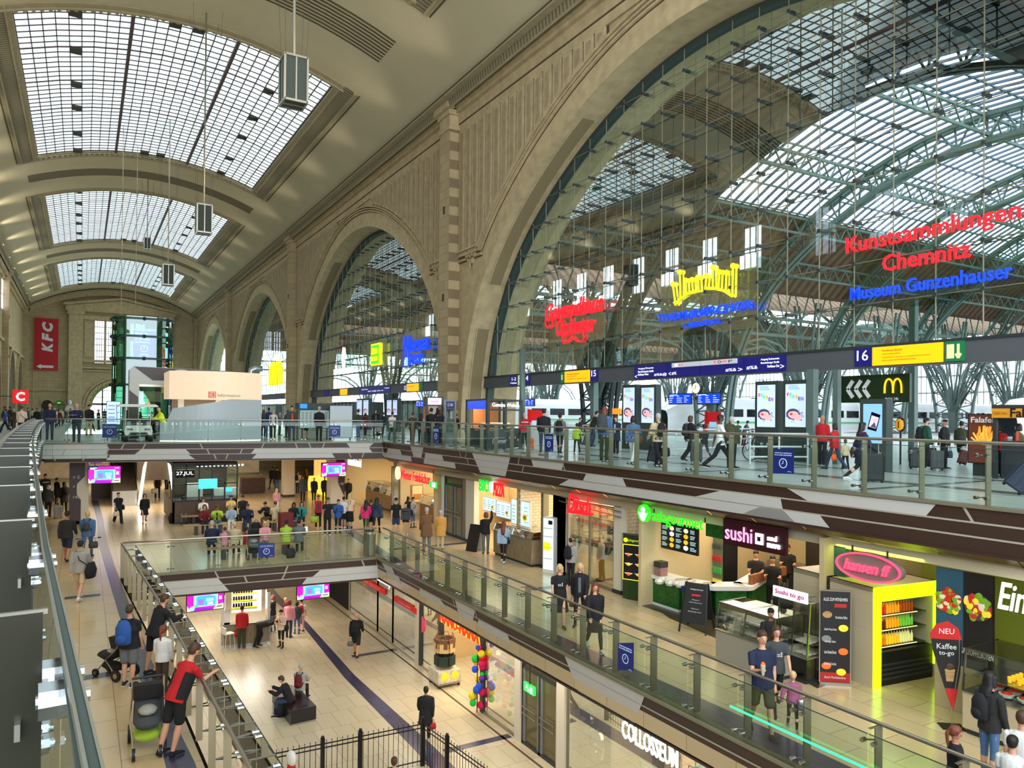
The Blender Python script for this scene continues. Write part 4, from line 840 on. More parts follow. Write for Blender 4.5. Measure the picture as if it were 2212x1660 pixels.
def pink(b,w_,h_):
    X=lambda u:(u-.5)*w_
    Zf=lambda v:v*h_
    rect(b,X(0),X(1),0,h_,MAG)
    b.poly([(X(0),-.006,Zf(1)),(X(0),-.006,Zf(.82)),(X(.22),-.006,Zf(.82)),(X(.3),-.006,Zf(1))],NBL)
    rect(b,X(.05),X(.26),Zf(.9),Zf(.94),WHTL,-.008);rect(b,X(.05),X(.2),Zf(.84),Zf(.88),WHTL,-.008);rect(b,X(.4),X(.6),Zf(.88),Zf(.92),REDL,-.008);rect(b,X(.82),X(.95),Zf(.88),Zf(.92),WHTL,-.008)
    b.poly([(X(.02),-.006,Zf(.02)),(X(.02),-.006,Zf(.16)),(X(.62),-.006,Zf(.1)),(X(.9),-.006,Zf(.02))],PUR)
    rect(b,X(.18),X(.84),Zf(.2),Zf(.8),CYL,-.007);rect(b,X(.25),X(.78),Zf(.25),Zf(.68),CYA,-.008);b.poly([(X(.22),-.009,Zf(.68)),(X(.82),-.009,Zf(.68)),(X(.6),-.009,Zf(.78)),(X(.3),-.009,Zf(.76))],CYA)
    rect(b,X(.3),X(.45),Zf(.3),Zf(.6),M('advert_violet',(150,110,210),.4,emit=.9),-.009);rect(b,X(.52),X(.72),Zf(.45),Zf(.62),CYL,-.009);rect(b,X(.56),X(.7),Zf(.28),Zf(.4),WHTL,-.009);rect(b,X(.2),X(.3),Zf(.22),Zf(.3),GRNL,-.009)
    def disc(cu,cv,r,m,y):b.poly([(X(cu)+r*w_*math.cos(a*math.pi/8),y,Zf(cv)+r*w_*math.sin(a*math.pi/8)) for a in range(16)],m)
    disc(.14,.14,.07,CYL,-.009);b.poly([(X(1),-.009,Zf(0)),(X(1),-.009,Zf(.28))]+[(X(1-.28*math.sin(a*math.pi/12)),-.009,Zf(.28*math.cos(a*math.pi/12))) for a in range(1,7)],CRM)
    b.poly([(X(0),-.009,Zf(0)),(X(.1),-.009,Zf(0)),(X(0),-.009,Zf(.3))],CRM);rect(b,X(.8),X(.96),Zf(.1),Zf(.16),NBL,-.011)
    for q in range(3):rect(b,X(.87),X(.95),Zf(.5+.07*q),Zf(.54+.07*q),WHTL,-.009)
def ppx(x0,x1,y0,y1,Y,label,hang):
    A=ony(x0,(y0+y1)/2,Y);B_=ony(x1,(y0+y1)/2,Y);zt,zb=ony(x0,y0,Y).z,ony(x0,y1,Y).z;A.z=B_.z=(zt+zb)/2
    return flatscreen(A,B_,zt-zb,pink,label,group='hanging advert screens',hang=hang)
ppx(404,483,1282,1323,29.6,'pink advert screen hanging left over the lower floor kiosk',-4.9)
ppx(642,711,1262,1297,29.6,'pink advert screen hanging right over the lower floor, beside the dark gap',-4.9)
ppx(191,260,1009,1045,42.4,'pink advert screen hanging on the middle floor above a wooden counter',-.9)
ppx(695,747,1001,1030,41.6,'pink advert screen hanging on the middle floor before the salad shop',-.9)
ppx(183,235,993,1001,55,'distant advert screen cut off under the upper fascia',-.9)
ppx(923,980,1233,1262,27.2,'pink advert screen seen through the railing glass near its corner',-4.9) if 0 else None
# ---------------------------------------------------------------- generic box furniture
def boxthing(name,label,cat,a,b_,parts,group=None):
    t=thing(name,label,cat,((a[0]+b_[0])/2,(a[1]+b_[1])/2,a[2]),group=group)
    for nm,fn in parts:
        m=MB();fn(m);adopt(m.build(nm),t)
    return t
def shopshell(y0,y1,x1,wallm,floorm,label,name='wall_shop',zt=-1.1,zb=Z1,x0=15.0,back=None):
    for nm,a,c,m in (('_back',(x1,y0,zb),(x1+.1,y1,zt),back or wallm),('_side',(x0,y0-.06,zb),(x1,y0+.06,zt),wallm),('_side',(x0,y1-.06,zb),(x1,y1+.06,zt),wallm)):b=MB();b.box(a,c,m);st(b.build(name+nm))
    b=MB();b.box((x0+.05,y0,zb+.001),(x1,y1,zb+.012),floorm);st(b.build('floor_shop'))
WALLW=M('white_shop_wall',(222,214,196),.6);TILEW=brickmat('white_metro_tile',(236,226,200),(230,220,192),(196,180,148),.24,.12,.01,'XZ',.25,1,.05);YW=M('warm_wall',(206,186,140),.6)
# shop light strips: the real ceiling lamps of each shop
LAMPW=M('lamp_panel_warm',(255,228,180),.5,emit=3.0)
def shoplight(x,y,z,sx,sy,p,col=(1,.80,.52)):
    area('shop_lamp',(x,y,z),sx,sy,p,col)
def frontpost(y0,y1,zt=-1.3,zb=Z1,x=14.95,m=WALLW,name='column_shopfront',d=.25):b=MB();b.box((x,y0,zb),(x+d,y1,zt),m);b.box((x-.03,y0-.03,zb),(x+d,y1+.03,zb+.12),DGREY);return st(b.build(name))
def shopglass(y0,y1,zt=-1.35,zb=Z1,x=15.0,n=2,nm='window_shop'):
    b=MB();b.poly([(x,y0,zb+.05),(x,y1,zb+.05),(x,y1,zt),(x,y0,zt)],GLASSS)
    for i in range(n+1):y=y0+(y1-y0)*i/n;b.box((x-.03,y-.03,zb),(x+.03,y+.03,zt),STEELB)
    b.box((x-.04,y0,zb),(x+.04,y1,zb+.08),STEEL);b.box((x-.03,y0,zt-.05),(x+.03,y1,zt),STEELB);return st(b.build(nm))
W15=lambda x:onx(x,1100,15).y
W12=lambda x:onx(x,1400,12).y
GOODS={}
def goods(kind,fn,label,group,spots,cat):
    # first one built, the rest copied
    root=None
    for i,(p,rz) in enumerate(spots):
        if root is None:
            b=MB();fn(b);root=b.build(kind);tag(root,label,cat,group);o=root
        else:o=root.copy();COL.objects.link(o)
        o.location=p;o.rotation_euler=(0,0,rz)
rnd=random.Random(5)
BUN=M('bun_crust',(206,140,58),.5,noise=.2,nscale=20);BREAD=M('bread_crust',(188,124,62),.6,noise=.25,nscale=12);PALEB=M('flour_bread',(226,204,160),.6,noise=.1,nscale=10)
# Ditsch-like pretzel bakery
ya,yb_=W15(1328),W15(1226)
shopshell(ya,25.2,17.8,TILEW,FLOORM,'bakery',back=brickmat('white_metro_tile_back',(238,228,204),(232,222,194),(196,180,148),.24,.12,.01,'YZ',.25,1,.05));shoplight(16.4,21.6,-1.15,2,4,170)
b=MB();b.box((17.7,ya,-2.75),(17.78,25.2,-2.62),REDL if 0 else M('red_tile',(190,30,30),.4));st(b.build('trim_red_tile'))
shopglass(ya,yb_,n=2)
frontpost(W15(1345),ya-.02);frontpost(yb_+.02,W15(1197))
def case(label,x0,x1,y0,y1,zb,front,hb=.85,hc=.5,glow=(1,.75,.4),name='display_counter',cat='counter',deck=STEEL,group=None):
    def body(m):m.box((x0,y0,zb+.1),(x1,y1,zb+hb),front);m.box((x0-.02,y0-.02,zb+hb),(x1+.02,y1+.02,zb+hb+.02),deck);m.box((x0+.05,y0+.05,zb),(x1-.05,y1-.05,zb+.1),DGREY)
    def glass(m):
        z0,z1=zb+hb+.03,zb+hb+.03+hc;m.poly([(x0,y0,z0),(x0,y1,z0),(x0+.1,y1,z1),(x0+.1,y0,z1)],GLASSS);m.poly([(x0+.1,y0,z1),(x0+.1,y1,z1),(x1,y1,z1),(x1,y0,z1)],GLASSS)
        for y in (y0,y1):m.poly([(x0,y,z0),(x1,y,z0),(x1,y,z1),(x0+.1,y,z1)],GLASSS)
    def fr(m):
        z0,z1=zb+hb+.03,zb+hb+.03+hc
        for y in (y0,(y0+y1)/2,y1):m.bar((x0,y,z0),(x0+.1,y,z1),.03,.03,CHROME);m.bar((x0+.1,y,z1),(x1,y,z1),.02,.02,CHROME)
        m.bar((x0+.1,y0,z1),(x0+.1,y1,z1),.03,.03,CHROME)
    def shelf(m):m.box((x0+.25,y0+.03,zb+hb+.25),(x1-.05,y1-.03,zb+hb+.27),CHROME);m.box((x1-.02,y0,zb+hb),(x1,y1,zb+hb+hc),STEEL)
    return boxthing(name,label,cat,(x0,y0,zb),(x1,y1,0),[('body',body),('glass',glass),('frame',fr),('shelf',shelf)],group)
WLIT=M('lit_wood_front',(214,160,60),.5,emit=.25)
case('pretzel bakery counter with glowing wooden front behind glass',15.35,16.15,19.4,22.9,Z1,WLIT)
goods('pretzel_pastry',lambda m:m.ball((0,0,.04),.085,BUN,7,1.2,.8,.55),'golden pastry heaped in the bakery display counter','pastries in the bakery counter',[((15.55+.17*(i % 4)+rnd.uniform(-.03,.03),19.55+.21*(i//4 % 15),Z1+.885+(.0 if i<60 else 0)),rnd.uniform(0,3)) for i in range(60)]+[((15.7+.14*(i % 3),19.55+.22*(i//3),Z1+1.125),rnd.uniform(0,3)) for i in range(42)],'pastry')
t=thing('cash_register','black cash register on the pretzel bakery counter','cash register',(15.8,20.2,Z1+1.41));b=MB();b.box((-.2,-.2,0),(.2,.2,.1),BLACK);b.build('base',t);b=MB();b.bar((0,0,.1),(-.05,0,.25),.06,.06,BLACK);b.build('stand',t);b=MB();b.bar((-.12,-.22,.38),(-.12,.22,.38),.03,.3,BLACKG);b.build('screen',t)
for i,y in enumerate((23.9,22.7)):
    t=thing('framed_picture',['framed pretzel picture on the tiled bakery wall, left one','framed pretzel picture on the tiled bakery wall, right one'][i],'picture',(17.72,y,-2.5));b=MB();b.box((-.03,-.35,0),(.03,.35,1.0),WOOD);b.build('frame',t);b=MB();b.box((-.04,-.29,.06),(-.03,.29,.94),M('print_cream',(240,220,170),.6));b.ball((-.04,0,.5),.13,BUN,8,.1,1,1);b.build('print',t)
t=thing('neon_sign','red glowing slanted script sign over the pretzel bakery','neon sign',(14.7,onx(1250,1088,14.7).y,-1.9))
P_,Q_=onx(1228,1085,14.7),onx(1276,1095,14.7);o=sign_text('Ditsch',REDL,P_,Q_,.62,t,.02,.015,.3);b=MB();b.bar(P_-Vector((0,-.05,.33)),Q_-Vector((0,.1,.25)),.08,.1,REDL);adopt(b.build('underline'),t)
b=MB();b.bar((14.85,P_.y+.8,P_.z-.05),(14.85,Q_.y-1.4,P_.z-.2),.03,.03,STEELB);b.bar((14.85,P_.y+.8,P_.z+.12),(14.85,Q_.y-1.4,P_.z-.03),.03,.03,STEELB);adopt(b.build('mounting_rail'),t)
# pylon with bowls
PG=M('pylon_green',(30,60,22),.35);PL=M('pylon_lit',(240,200,60),.5,emit=.7);BOWL=M('bowl_white',(250,235,200),.5,emit=.5);FOOD=M('food_red',(226,96,30),.5,emit=.5);FOODY=M('food_yellow',(246,190,40),.5,emit=.5)
c=onz(1372,1296,Z1);PY=thing('advert_pylon','dark green curved pylon with six lit soup bowls beside the noodle counter','advert pylon',(c.x,c.y,Z1),R_(-62));pw=.42
b=MB();b.prism([(-pw,.0),(-pw*.5,-.09),(0,-.12),(pw*.5,-.09),(pw,0),(pw,.12),(-pw,.12)],'z',0,1.98,PG);b.build('body',PY)
b=MB();b.prism([(-pw-.04,.03),(-pw*.5,-.13),(0,-.16),(pw*.5,-.13),(pw+.04,.03),(pw+.04,.15),(-pw-.04,.15)],'z',1.98,2.02,DGREY);b.build('cap',PY)
b=MB();b.box((-pw+.05,-.13,.62),(pw-.05,-.125,1.72),YELL);b.box((-pw+.07,-.135,.64),(pw-.07,-.13,1.7),BLACK);b.build('light_panel',PY)
for i in range(6):
    x,z=(-.17,.17)[i % 2],.8+.3*(i//2);b=MB();b.lathe([(.0,-.05),(.13,.03),(.14,.04),(.1,.035)],BOWL,12,(x,-.14,z),1,.15);b.build('bowl_picture',PY);
    b=MB();b.ball((x,-.15,z+.01),.08,FOOD if i in (0,4,5) else FOODY,8,1,.15,.6);b.build('food_picture',PY)
o=text('lettering','asiagourmet',M('lime_text',(190,210,60),.5,emit=.5),(.06,-.13,1.84),RS,1,.002,PY);fit(o,.55,.1);b=MB();b.ball((-.28,-.13,1.85),.07,YELL,8,1,.1,1);b.build('emblem',PY)
# noodle counter (curved, white with bamboo-green front)
BAMB=ribmat('bamboo_print',(24,96,30),(10,50,18),.09,'Y',.5,.35)
C=[onz(1403,1275,Z1),onz(1418,1302,Z1),onz(1480,1322,Z1),onz(1540,1332,Z1),onz(1606,1332,Z1),onz(1650,1300,Z1)]
t=thing('noodle_counter','curved white sales counter with bamboo green front under the green sign','counter',(C[2].x,C[2].y,Z1))
b=MB()
for p,q in zip(C,C[1:]):b.bar(p+up*.4,q+up*.4,.5,.8,M('counter_bamboo',(24,92,30),.35,noise=.5,nscale=9))
adopt(b.build('front'),t);b=MB()
for p,q in zip(C,C[1:]):b.bar(p+up*.86,q+up*.86,.62,.12,WHITE);b.bar(p+up*.04,q+up*.04,.56,.08,WHITE)
for p in C:b.lathe([(.31,.80),(.31,.92)],WHITE,16,(p.x,p.y,Z1))
adopt(b.build('worktop'),t);b=MB();b.prism([(C[0].y-.2,Z1),(C[0].y+.25,Z1),(C[0].y+.15,Z1+.9),(C[0].y+.35,-1.6),(C[0].y-.1,-1.6),(C[0].y-.25,Z1+.9)],'x',C[0].x-.1,C[0].x+.5,WHITE);adopt(b.build('end_panel'),t)
y5a,y5b=W15(1800),W15(1405)
shopshell(y5a,y5b,20.5,YW,FLOORD,'asia',x0=14.6);shoplight(17.8,(y5a+y5b)/2,-1.15,4,5,85,(1,.84,.6))
b=MB();b.prism([(p.x,p.y) for p in (onz(1400,1302,Z1),onz(1445,1336,Z1),onz(1640,1420,Z1),onz(1765,1488,Z1))]+[(16.0,onz(1835,1455,Z1).y),(16.0,y5b)],'z',Z1+.004,Z1+.009,FLOORD);st(b.build('floor_dark_shop'))
# back bar of the noodle and sushi kitchen
KD=M('kitchen_dark',(44,36,28),.5)
b=MB();b.box((19.8,y5a+.3,Z1),(20.4,y5b-.3,Z1+.95),STEEL);b.box((19.9,y5a+2.6,Z1+.95),(20.4,y5a+4.6,-1.7),KD);tag(b.build('kitchen_back_counter'),'steel back counter with dark oven block behind the sushi counter','counter')
b=MB();b.box((15.3,W15(1570),-1.75),(15.4,W15(1508),-1.15),M('counter_bamboo',(24,92,30),.35,noise=.5,nscale=9));st(b.build('trim_bamboo_header'))
q=onx(1548,1215,17.6);t=thing('drinks_fridge','slim lit drinks fridge behind the noodle counter','drinks fridge',(17.6,q.y,Z1));b=MB();b.box((0,-.32,0),(.6,.32,2.0),BLACK);b.box((-.02,.26,.2),(0,.3,1.9),WHTL);b.build('body',t);b=MB();b.box((-.03,-.28,.25),(-.01,.25,1.85),M('fridge_inside',(90,96,70),.4,emit=.35));b.build('door',t)
for i in range(4):
    mm=M('can_%d' % i,((60,70,60),(170,40,40),(60,150,60),(220,200,60))[i],.4,emit=.3);goods('bottle',lambda m:m.lathe([(.001,0),(.03,.002),(.03,.15),(.012,.2),(.001,.21)],mm,7),['dark','red','green','yellow'][i]+' bottle in the slim fridge behind the noodle counter',['dark','red','green','yellow'][i]+' bottles in the slim fridge',[((17.54,q.y-.24+.08*j,Z1+1.5-.38*i),0) for j in range(7)],'bottle')
KR=M('kraft_box',(150,96,56),.7);goods('kraft_box',lambda m:m.box((-.06,-.05,0),(.06,.05,.26),KR),'tall brown paper box standing on the sushi worktop','brown boxes on the sushi worktop',[(onz(1622+11*(i % 7),1262-3*(i % 7),Z1+.93)+Vector((.12*(i//7),0,0)),.3) for i in range(14)],'box')
goods('plastic_bag_pile',lambda m:(m.ball((0,0,.08),.16,M('plastic_white',(220,214,200),.3),7,1,.9,.6),m.ball((.1,.05,.12),.12,MATS['plastic_white'],7,1,.9,.6)),'crumpled white plastic bag pile on the noodle counter','plastic bags on the noodle counter',[(onz(1425+22*i,1262+4*i,Z1+.93),i) for i in range(4)],'plastic bag')
t=thing('blue_crate','small blue crate on the noodle counter','crate',tuple(onz(1487,1278,Z1+.93)));b=MB();b.box((-.16,-.12,0),(.16,.12,.14),NAVY);b.build('crate',t)
t=thing('coffee_machine','reddish machine at the left end of the noodle counter','machine',tuple(onz(1422,1244,Z1+.93)+Vector((.1,0,0))));b=MB();b.box((-.14,-.14,0),(.14,.14,.4),M('machine_rose',(150,110,104),.4));b.box((-.15,-.15,.25),(.15,.15,.42),DGREY);b.build('body',t)
for i,(x0,x1) in enumerate(((1762,1780),(1785,1800))):
    p,q=onz(x1,1290,Z1),onz(x0,1285,Z1);b=MB();b.tube([(p.x+.6,p.y,Z1),(p.x+.9,p.y+.7,-1.2)],.05,M('bamboo_pole',(206,140,60),.5),8);tag(b.build('bamboo_pole'),['leaning bamboo pole left of the stone cabinet','second leaning bamboo pole nearer the stone cabinet'][i],'pole')
def menuboard(P,Q,h_,rows,label,seed=1,frame=BLACK):
    r2=random.Random(seed)
    def draw(b,w_,hh):
        rect(b,-w_/2,w_/2,0,hh,M('menu_black',(16,18,22),.3,emit=.2))
        for c in range(rows):
            for r in range(4):
                x=-w_/2+w_*(c+.1)/rows;z=hh*(.82-.22*r)
                if (c % 2):b.poly([(x+.12+.1*math.cos(a*.78),-.008,z+.07*math.sin(a*.78)) for a in range(8)],r2.choice([BOWL,FOODY,WHTL]))
                else:
                    for q in range(3):rect(b,x,x+w_/rows*r2.uniform(.5,.85),z+.03-.04*q,z+.045-.04*q,M('menu_text',(190,220,230),.5,emit=.7),-.008)
    return flatscreen(P,Q,h_,draw,label,'menu_board','menu board',frame=frame)
A,B_=onx(1424,1155,15.1),onx(1500,1158,15.1);menuboard((15.2,A.y,-1.95),(15.2,B_.y,-1.95),.75,5,'black digital menu screen hanging over the noodle counter')
# green sign
t=thing('neon_sign','green glowing noodle sign with round bowl emblem','neon sign',(14.5,W15(1450),-1.7))
P_,Q_=onx(1410,1118,14.5),onx(1520,1137,14.5);zc=(P_.z+Q_.z)/2;P_.z=Q_.z=zc;sign_text('asiagourmet',GRNL,P_,Q_,.42,t,.012,.006)
c=onx(1392,1109,14.5);b=MB();b.tube([(14.46,c.y,c.z),(14.54,c.y,c.z)],.26,GRNL,20);adopt(b.build('emblem_disc'),t);b=MB();b.prism([(c.y-.2,c.z+.02),(c.y+.2,c.z+.02),(c.y+.12,c.z-.1),(c.y+.05,c.z-.22),(c.y-.05,c.z-.22),(c.y-.12,c.z-.1)],'x',14.42,14.46,M('mint',(190,255,190),.5,emit=1));b.ball((14.44,c.y,c.z+.1),.1,MATS['mint'],8,.2,1,1);adopt(b.build('bowl_emblem'),t)
b=MB();b.bar((14.55,P_.y,zc+.1),(14.55,P_.y,-1.1),.03,.03,DGREY);b.bar((14.55,Q_.y,zc+.1),(14.55,Q_.y,-1.1),.03,.03,DGREY);adopt(b.build('hanger'),t)
# sushi sign
t=thing('shop_sign','dark maroon hanging sushi sign with pink and white letters','sign',(14.45,W15(1630),-1.9))
A,B_=onx(1562,1158,14.45),onx(1697,1160,14.45);zt,zb=onx(1562,1129,14.45).z,onx(1697,1192,14.45).z;zc=(zt+zb)/2
b=MB();b.box((14.45,B_.y,zc-.33),(14.55,A.y,zc+.33),M('maroon',(52,10,24),.35));adopt(b.build('sign_panel'),t);PK=M('pink_letter',(255,150,200),.5,emit=1.1)
L_=A.y-B_.y;sign_text('sushi',PK,(14.44,A.y-L_*.05,zc),(14.44,A.y-L_*.5,zc),.38,t,.01,.005);sign_text('and',WHTL,(14.44,A.y-L_*.74,zc+.04),(14.44,A.y-L_*.88,zc+.04),.13,t,.02,.01);sign_text('more',WHTL,(14.44,A.y-L_*.74,zc-.14),(14.44,A.y-L_*.93,zc-.14),.11,t,.02,.01)
b=MB();cyy=A.y-L_*.61;b.box((14.42,cyy-.12,zc-.17),(14.44,cyy+.12,zc+.1),WHTL);b.box((14.41,cyy-.05,zc-.09),(14.42,cyy+.05,zc+.02),MATS['maroon']);adopt(b.build('square_emblem'),t);b=MB();b.bar((14.5,A.y-.2,zc),(14.5,A.y-.2,-1.1),.03,.03,DGREY);b.bar((14.5,B_.y+.2,zc),(14.5,B_.y+.2,-1.1),.03,.03,DGREY);adopt(b.build('hanger'),t)
# sushi glass cases
SC1=case('large glass sushi display case with trays, dark speckled base',*[v for v in (12.9,13.9)],onz(1700,1460,Z1).y-.2,onz(1635,1420,Z1).y+.25,Z1,M('case_grey',(150,146,130),.4),.75,.6)
q=onz(1728,1462,Z1);SC2=case('upright glass sushi to go case with stacked trays',q.x-.35,q.x+.45,q.y-.45,q.y+.35,Z1,BLACKG,.55,1.15)
t=thing('shop_sign','small white sushi to go sign standing on the glass case','sign',(q.x-.4,q.y,Z1+1.75));b=MB();b.box((q.x-.42,q.y-.5,Z1+1.75),(q.x-.38,q.y+.4,Z1+1.98),M('sign_white',(240,232,235),.5,emit=.5));adopt(b.build('sign_panel'),t);sign_text('Sushi to go',M('pink_dark',(200,40,110),.5),(q.x-.42,q.y+.33,Z1+1.865),(q.x-.42,q.y-.43,Z1+1.865),.13,t,.003,.01,out=.01)
TRAY=M('sushi_tray',(224,216,200),.4,noise=.35,nscale=30)
goods('sushi_tray',lambda m:m.box((-.06,-.08,0),(.06,.08,.035),TRAY),'small tray of sushi laid in the glass cases','sushi trays in the glass cases',[((13.15+.16*(i % 4),onz(1700,1460,Z1).y+.1+.2*(i//4),Z1+.785),0) for i in range(32)]+[((q.x-.15+.15*(i % 4),q.y-.3+.18*(i//4 % 4),Z1+.585+.25*(i//16)),0) for i in range(32)]+[((13.25+.16*(i % 3),onz(1700,1460,Z1).y+.1+.2*(i//3),Z1+1.025),0) for i in range(24)],'sushi tray')
# roll-up banner
def pic(m,x,z,r,col,y=-.012):m.poly([(x+r*math.cos(a*math.pi/6),y,z+r*.75*math.sin(a*math.pi/6)) for a in range(12)],col)
p0,p1=onz(1771,1478,Z1),onz(1836,1482,Z1);w_=(p1-p0).length;ang=math.atan2(p1.y-p0.y,p1.x-p0.x)
t=thing('roll_up_banner','black roll-up banner listing take-away food with red foot','banner',tuple((p0+p1)/2),ang);h_=2.0
b=MB();b.box((-w_/2,0,.03),(w_/2,.01,h_),M('banner_black',(26,22,24),.6));b.box((-w_/2,-.004,.03),(w_/2,0,.26),M('banner_redfoot',(178,34,26),.6));b.build('cloth',t)
b=MB();b.box((-w_/2-.02,-.06,0),(w_/2+.02,.1,.06),STEEL);b.box((-w_/2-.02,-.01,h_),(w_/2+.02,.03,h_+.03),STEEL);b.box((-w_/2-.02,0,0),(-w_/2,.02,h_),STEEL);b.box((w_/2,0,0),(w_/2+.02,.02,h_),STEEL);b.build('stand',t)
for s,z,hh,ww in (('ALLES ZUM MITNEHMEN',h_-.17,.07,.8),('Verschiedene Kaffees',h_-.55,.06,.4),('Gefuellte Wraps & Bowls',h_-.82,.06,.42),('Knackige Salate',h_-1.08,.06,.36),('Leckere Obstsalate & Desserts',h_-1.3,.07,.4),('Frische Saefte & Smoothies',h_-1.55,.06,.4),('Besuch: Kuerbiskernbrot',.16,.05,.7)):
    o=text('lettering',s,WHITE,((0 if ww>.6 else (.12 if z>h_-.6 else -.1))*1.,-.012,z),RS,1,.002,t);fit(o,w_*ww,hh)
b=MB();rect(b,-.02,w_/2-.08,h_-.34,h_-.26,MATS['banner_redfoot'],-.01)
for x,z,c_ in ((-.2,h_-.5,WOOD),(.2,h_-.78,FOODY),(-.22,h_-1.02,GREY),(.2,h_-1.28,FOOD),(-.22,h_-1.6,FOOD),(.15,h_-1.72,FOODY)):pic(b,x*w_/.75,z,.1,c_)
b.build('food_pictures',t)
# A-board
p=onz(1505,1362,Z1);t=thing('chalkboard_stand','black folding menu board standing in front of the noodle counter','menu stand',(p.x,p.y,Z1),R_(-62))
CB=M('chalk_black',(24,20,20),.6)
for s in (-1,1):
    b=MB();P4=[(-.33,s*.38),(.33,s*.38)]
    b.hexa([(-.33,s*.3-.012,.25),(.33,s*.3-.012,.25),(.33,s*.3+.012,.25),(-.33,s*.3+.012,.25),(-.29,s*.03-.012,1.25),(.29,s*.03-.012,1.25),(.29,s*.03+.012,1.25),(-.29,s*.03+.012,1.25)],CB);b.build('panel',t)
    b=MB();b.bar((-.36,s*.38,0),(-.29,s*.03,1.27),.04,.03,CB);b.build('leg',t);b=MB();b.bar((.36,s*.38,0),(.29,s*.03,1.27),.04,.03,CB);b.build('leg',t)
for s,z,hh,ww,mm in (('asiagourmet',1.1,.05,.35,WHITE),('ANGEBOT',.96,.04,.25,REDL),('Menue 1',.84,.03,.2,WHITE),('Chicken Spicy Curry',.77,.035,.35,WHITE),('Menue 2',.62,.03,.2,WHITE),('Knusprige Ente',.54,.035,.35,WHITE)):
    o=text('lettering',s,mm,(.02,-.3+(z-.25)*.27-.02,z),(R_(75),0,0),1,.001,t);fit(o,ww,hh)
# drinks cube with lime light frame
GC=brickmat('travertine',(196,180,146),(188,172,138),(178,160,126),3,.6,.004,'YZ',.4,1,.1);LIME=M('lime_light',(200,255,10),.4,emit=2.2)
c0,c1,c2=onz(1889,1490,Z1),onz(2027,1463,Z1),onz(1836,1470,Z1)
fz=Vector((c1.x-c0.x,c1.y-c0.y,0));fw_=fz.length;ang=math.atan2(fz.y,fz.x);t=thing('drinks_cabinet','stone clad drinks fridge cabinet with glowing lime frame','drinks fridge',(c0.x,c0.y,Z1),ang)
H2=onx(1889,1272,c0.x).z-Z1;D2=2.3
b=MB();b.box((0,.04,0),(.06,D2,H2),GC);b.box((fw_-.06,.04,0),(fw_,D2,H2),GC);b.box((0,.04,H2-.1),(fw_,D2,H2),GC);b.box((0,1.2,0),(fw_,1.3,H2),BLACK);b.build('body',t)
b=MB();lw=.2;b.box((0,0,0),(lw,.05,H2),LIME);b.box((fw_-.12,0,.3),(fw_,.05,H2),LIME);b.box((0,0,H2-.3),(fw_,.05,H2),LIME);b.build('light_frame',t)
b=MB();b.box((lw,.06,0),(fw_-.12,.8,.72),BLACK)
for z in (.12,.22,.32,.42):b.box((lw,.05,z),(fw_-.12,.06,z+.05),DGREY)
b.build('grille',t);xs0,xs1=lw+.05,fw_*.78
for i,z in enumerate((.74,1.1,1.42,1.74)):
    b=MB();b.box((lw,.2,z),(fw_-.14,.8,z+.02),DGREY);b.box((lw+.02,.19,z+.02),(xs1,.21,z+.035),M('shelf_led',(255,236,170),.5,emit=.6));b.build('shelf',t)
b=MB();b.box((lw,.84,.7),(fw_-.12,.86,H2-.3),M('fridge_back',(60,56,40),.5));b.build('back_panel',t)
mt=Matrix.Translation(t.location) @ Matrix.Rotation(ang,4,'Z')
area('shop_lamp',mt @ Vector((fw_/2,.3,H2-.33)),.9,.2,12,(1,.9,.6))
for lvl,cols,lab in ((.77,[(230,120,20),(250,200,40),(240,236,150)],'juice bottle on the lowest fridge shelf'),(1.13,[(90,20,30),(250,170,20),(120,200,60)],'smoothie bottle on the second fridge shelf'),(1.45,[(200,30,40),(240,150,30),(160,70,20)],'soft drink bottle on the third fridge shelf'),(1.77,[(200,225,235),(180,230,90),(210,230,120)],'water bottle on the top fridge shelf')):
    for ci,c_ in enumerate(cols):
        n=5;x_a=xs0+(xs1-xs0)*ci/3;mm=M('bottle_%d_%d' % (int(lvl*100),ci),c_,.25,emit=.25)
        goods('bottle',lambda m:(m.lathe([(.001,0),(.027,.002),(.028,.15),(.010,.2),(.010,.225)],mm,8),m.lathe([(.012,.225),(.012,.245)],WHITE,6)),lab+', '+['left','middle','right'][ci]+' block','bottles in the drinks fridge',[(mt @ Vector((x_a+.05+(xs1-xs0)/3*j/n,.3+.1*r,lvl)),0) for j in range(n) for r in range(2)],'bottle')
t2=thing('shop_sign','tilted grey oval sign with glowing red rim and letters','neon sign',(14.3,W15(1880),-1.9));A,B_=onx(1805,1225,14.3),onx(1950,1228,14.3);cc=(A+B_)/2;ra=(A.y-B_.y)/2;rb=.3
b=MB();b.prism([(cc.y+ra*math.cos(a*math.pi/16),cc.z+rb*math.sin(a*math.pi/16)) for a in range(32)],'x',14.3,14.42,M('oval_grey',(120,112,108),.4));adopt(b.build('sign_panel'),t2)
b=MB()
for a in range(32):t0,t1=a*math.pi/16,(a+1)*math.pi/16;b.bar((14.27,cc.y+ra*.95*math.cos(t0),cc.z+rb*.93*math.sin(t0)),(14.27,cc.y+ra*.95*math.cos(t1),cc.z+rb*.93*math.sin(t1)),.035,.035,M('pinkred_neon',(255,60,90),.4,emit=1.6))
adopt(b.build('neon_rim'),t2);sign_text('hansen ff',MATS['pinkred_neon'],(14.28,cc.y+ra*.7,cc.z),(14.28,cc.y-ra*.7,cc.z),.24,t2,.02,.02,.3);b=MB();b.bar((14.36,cc.y+.4,cc.z),(14.36,cc.y+.4,-1.1),.03,.03,DGREY);b.bar((14.36,cc.y-.4,cc.z),(14.36,cc.y-.4,-1.1),.03,.03,DGREY);adopt(b.build('hanger'),t2)
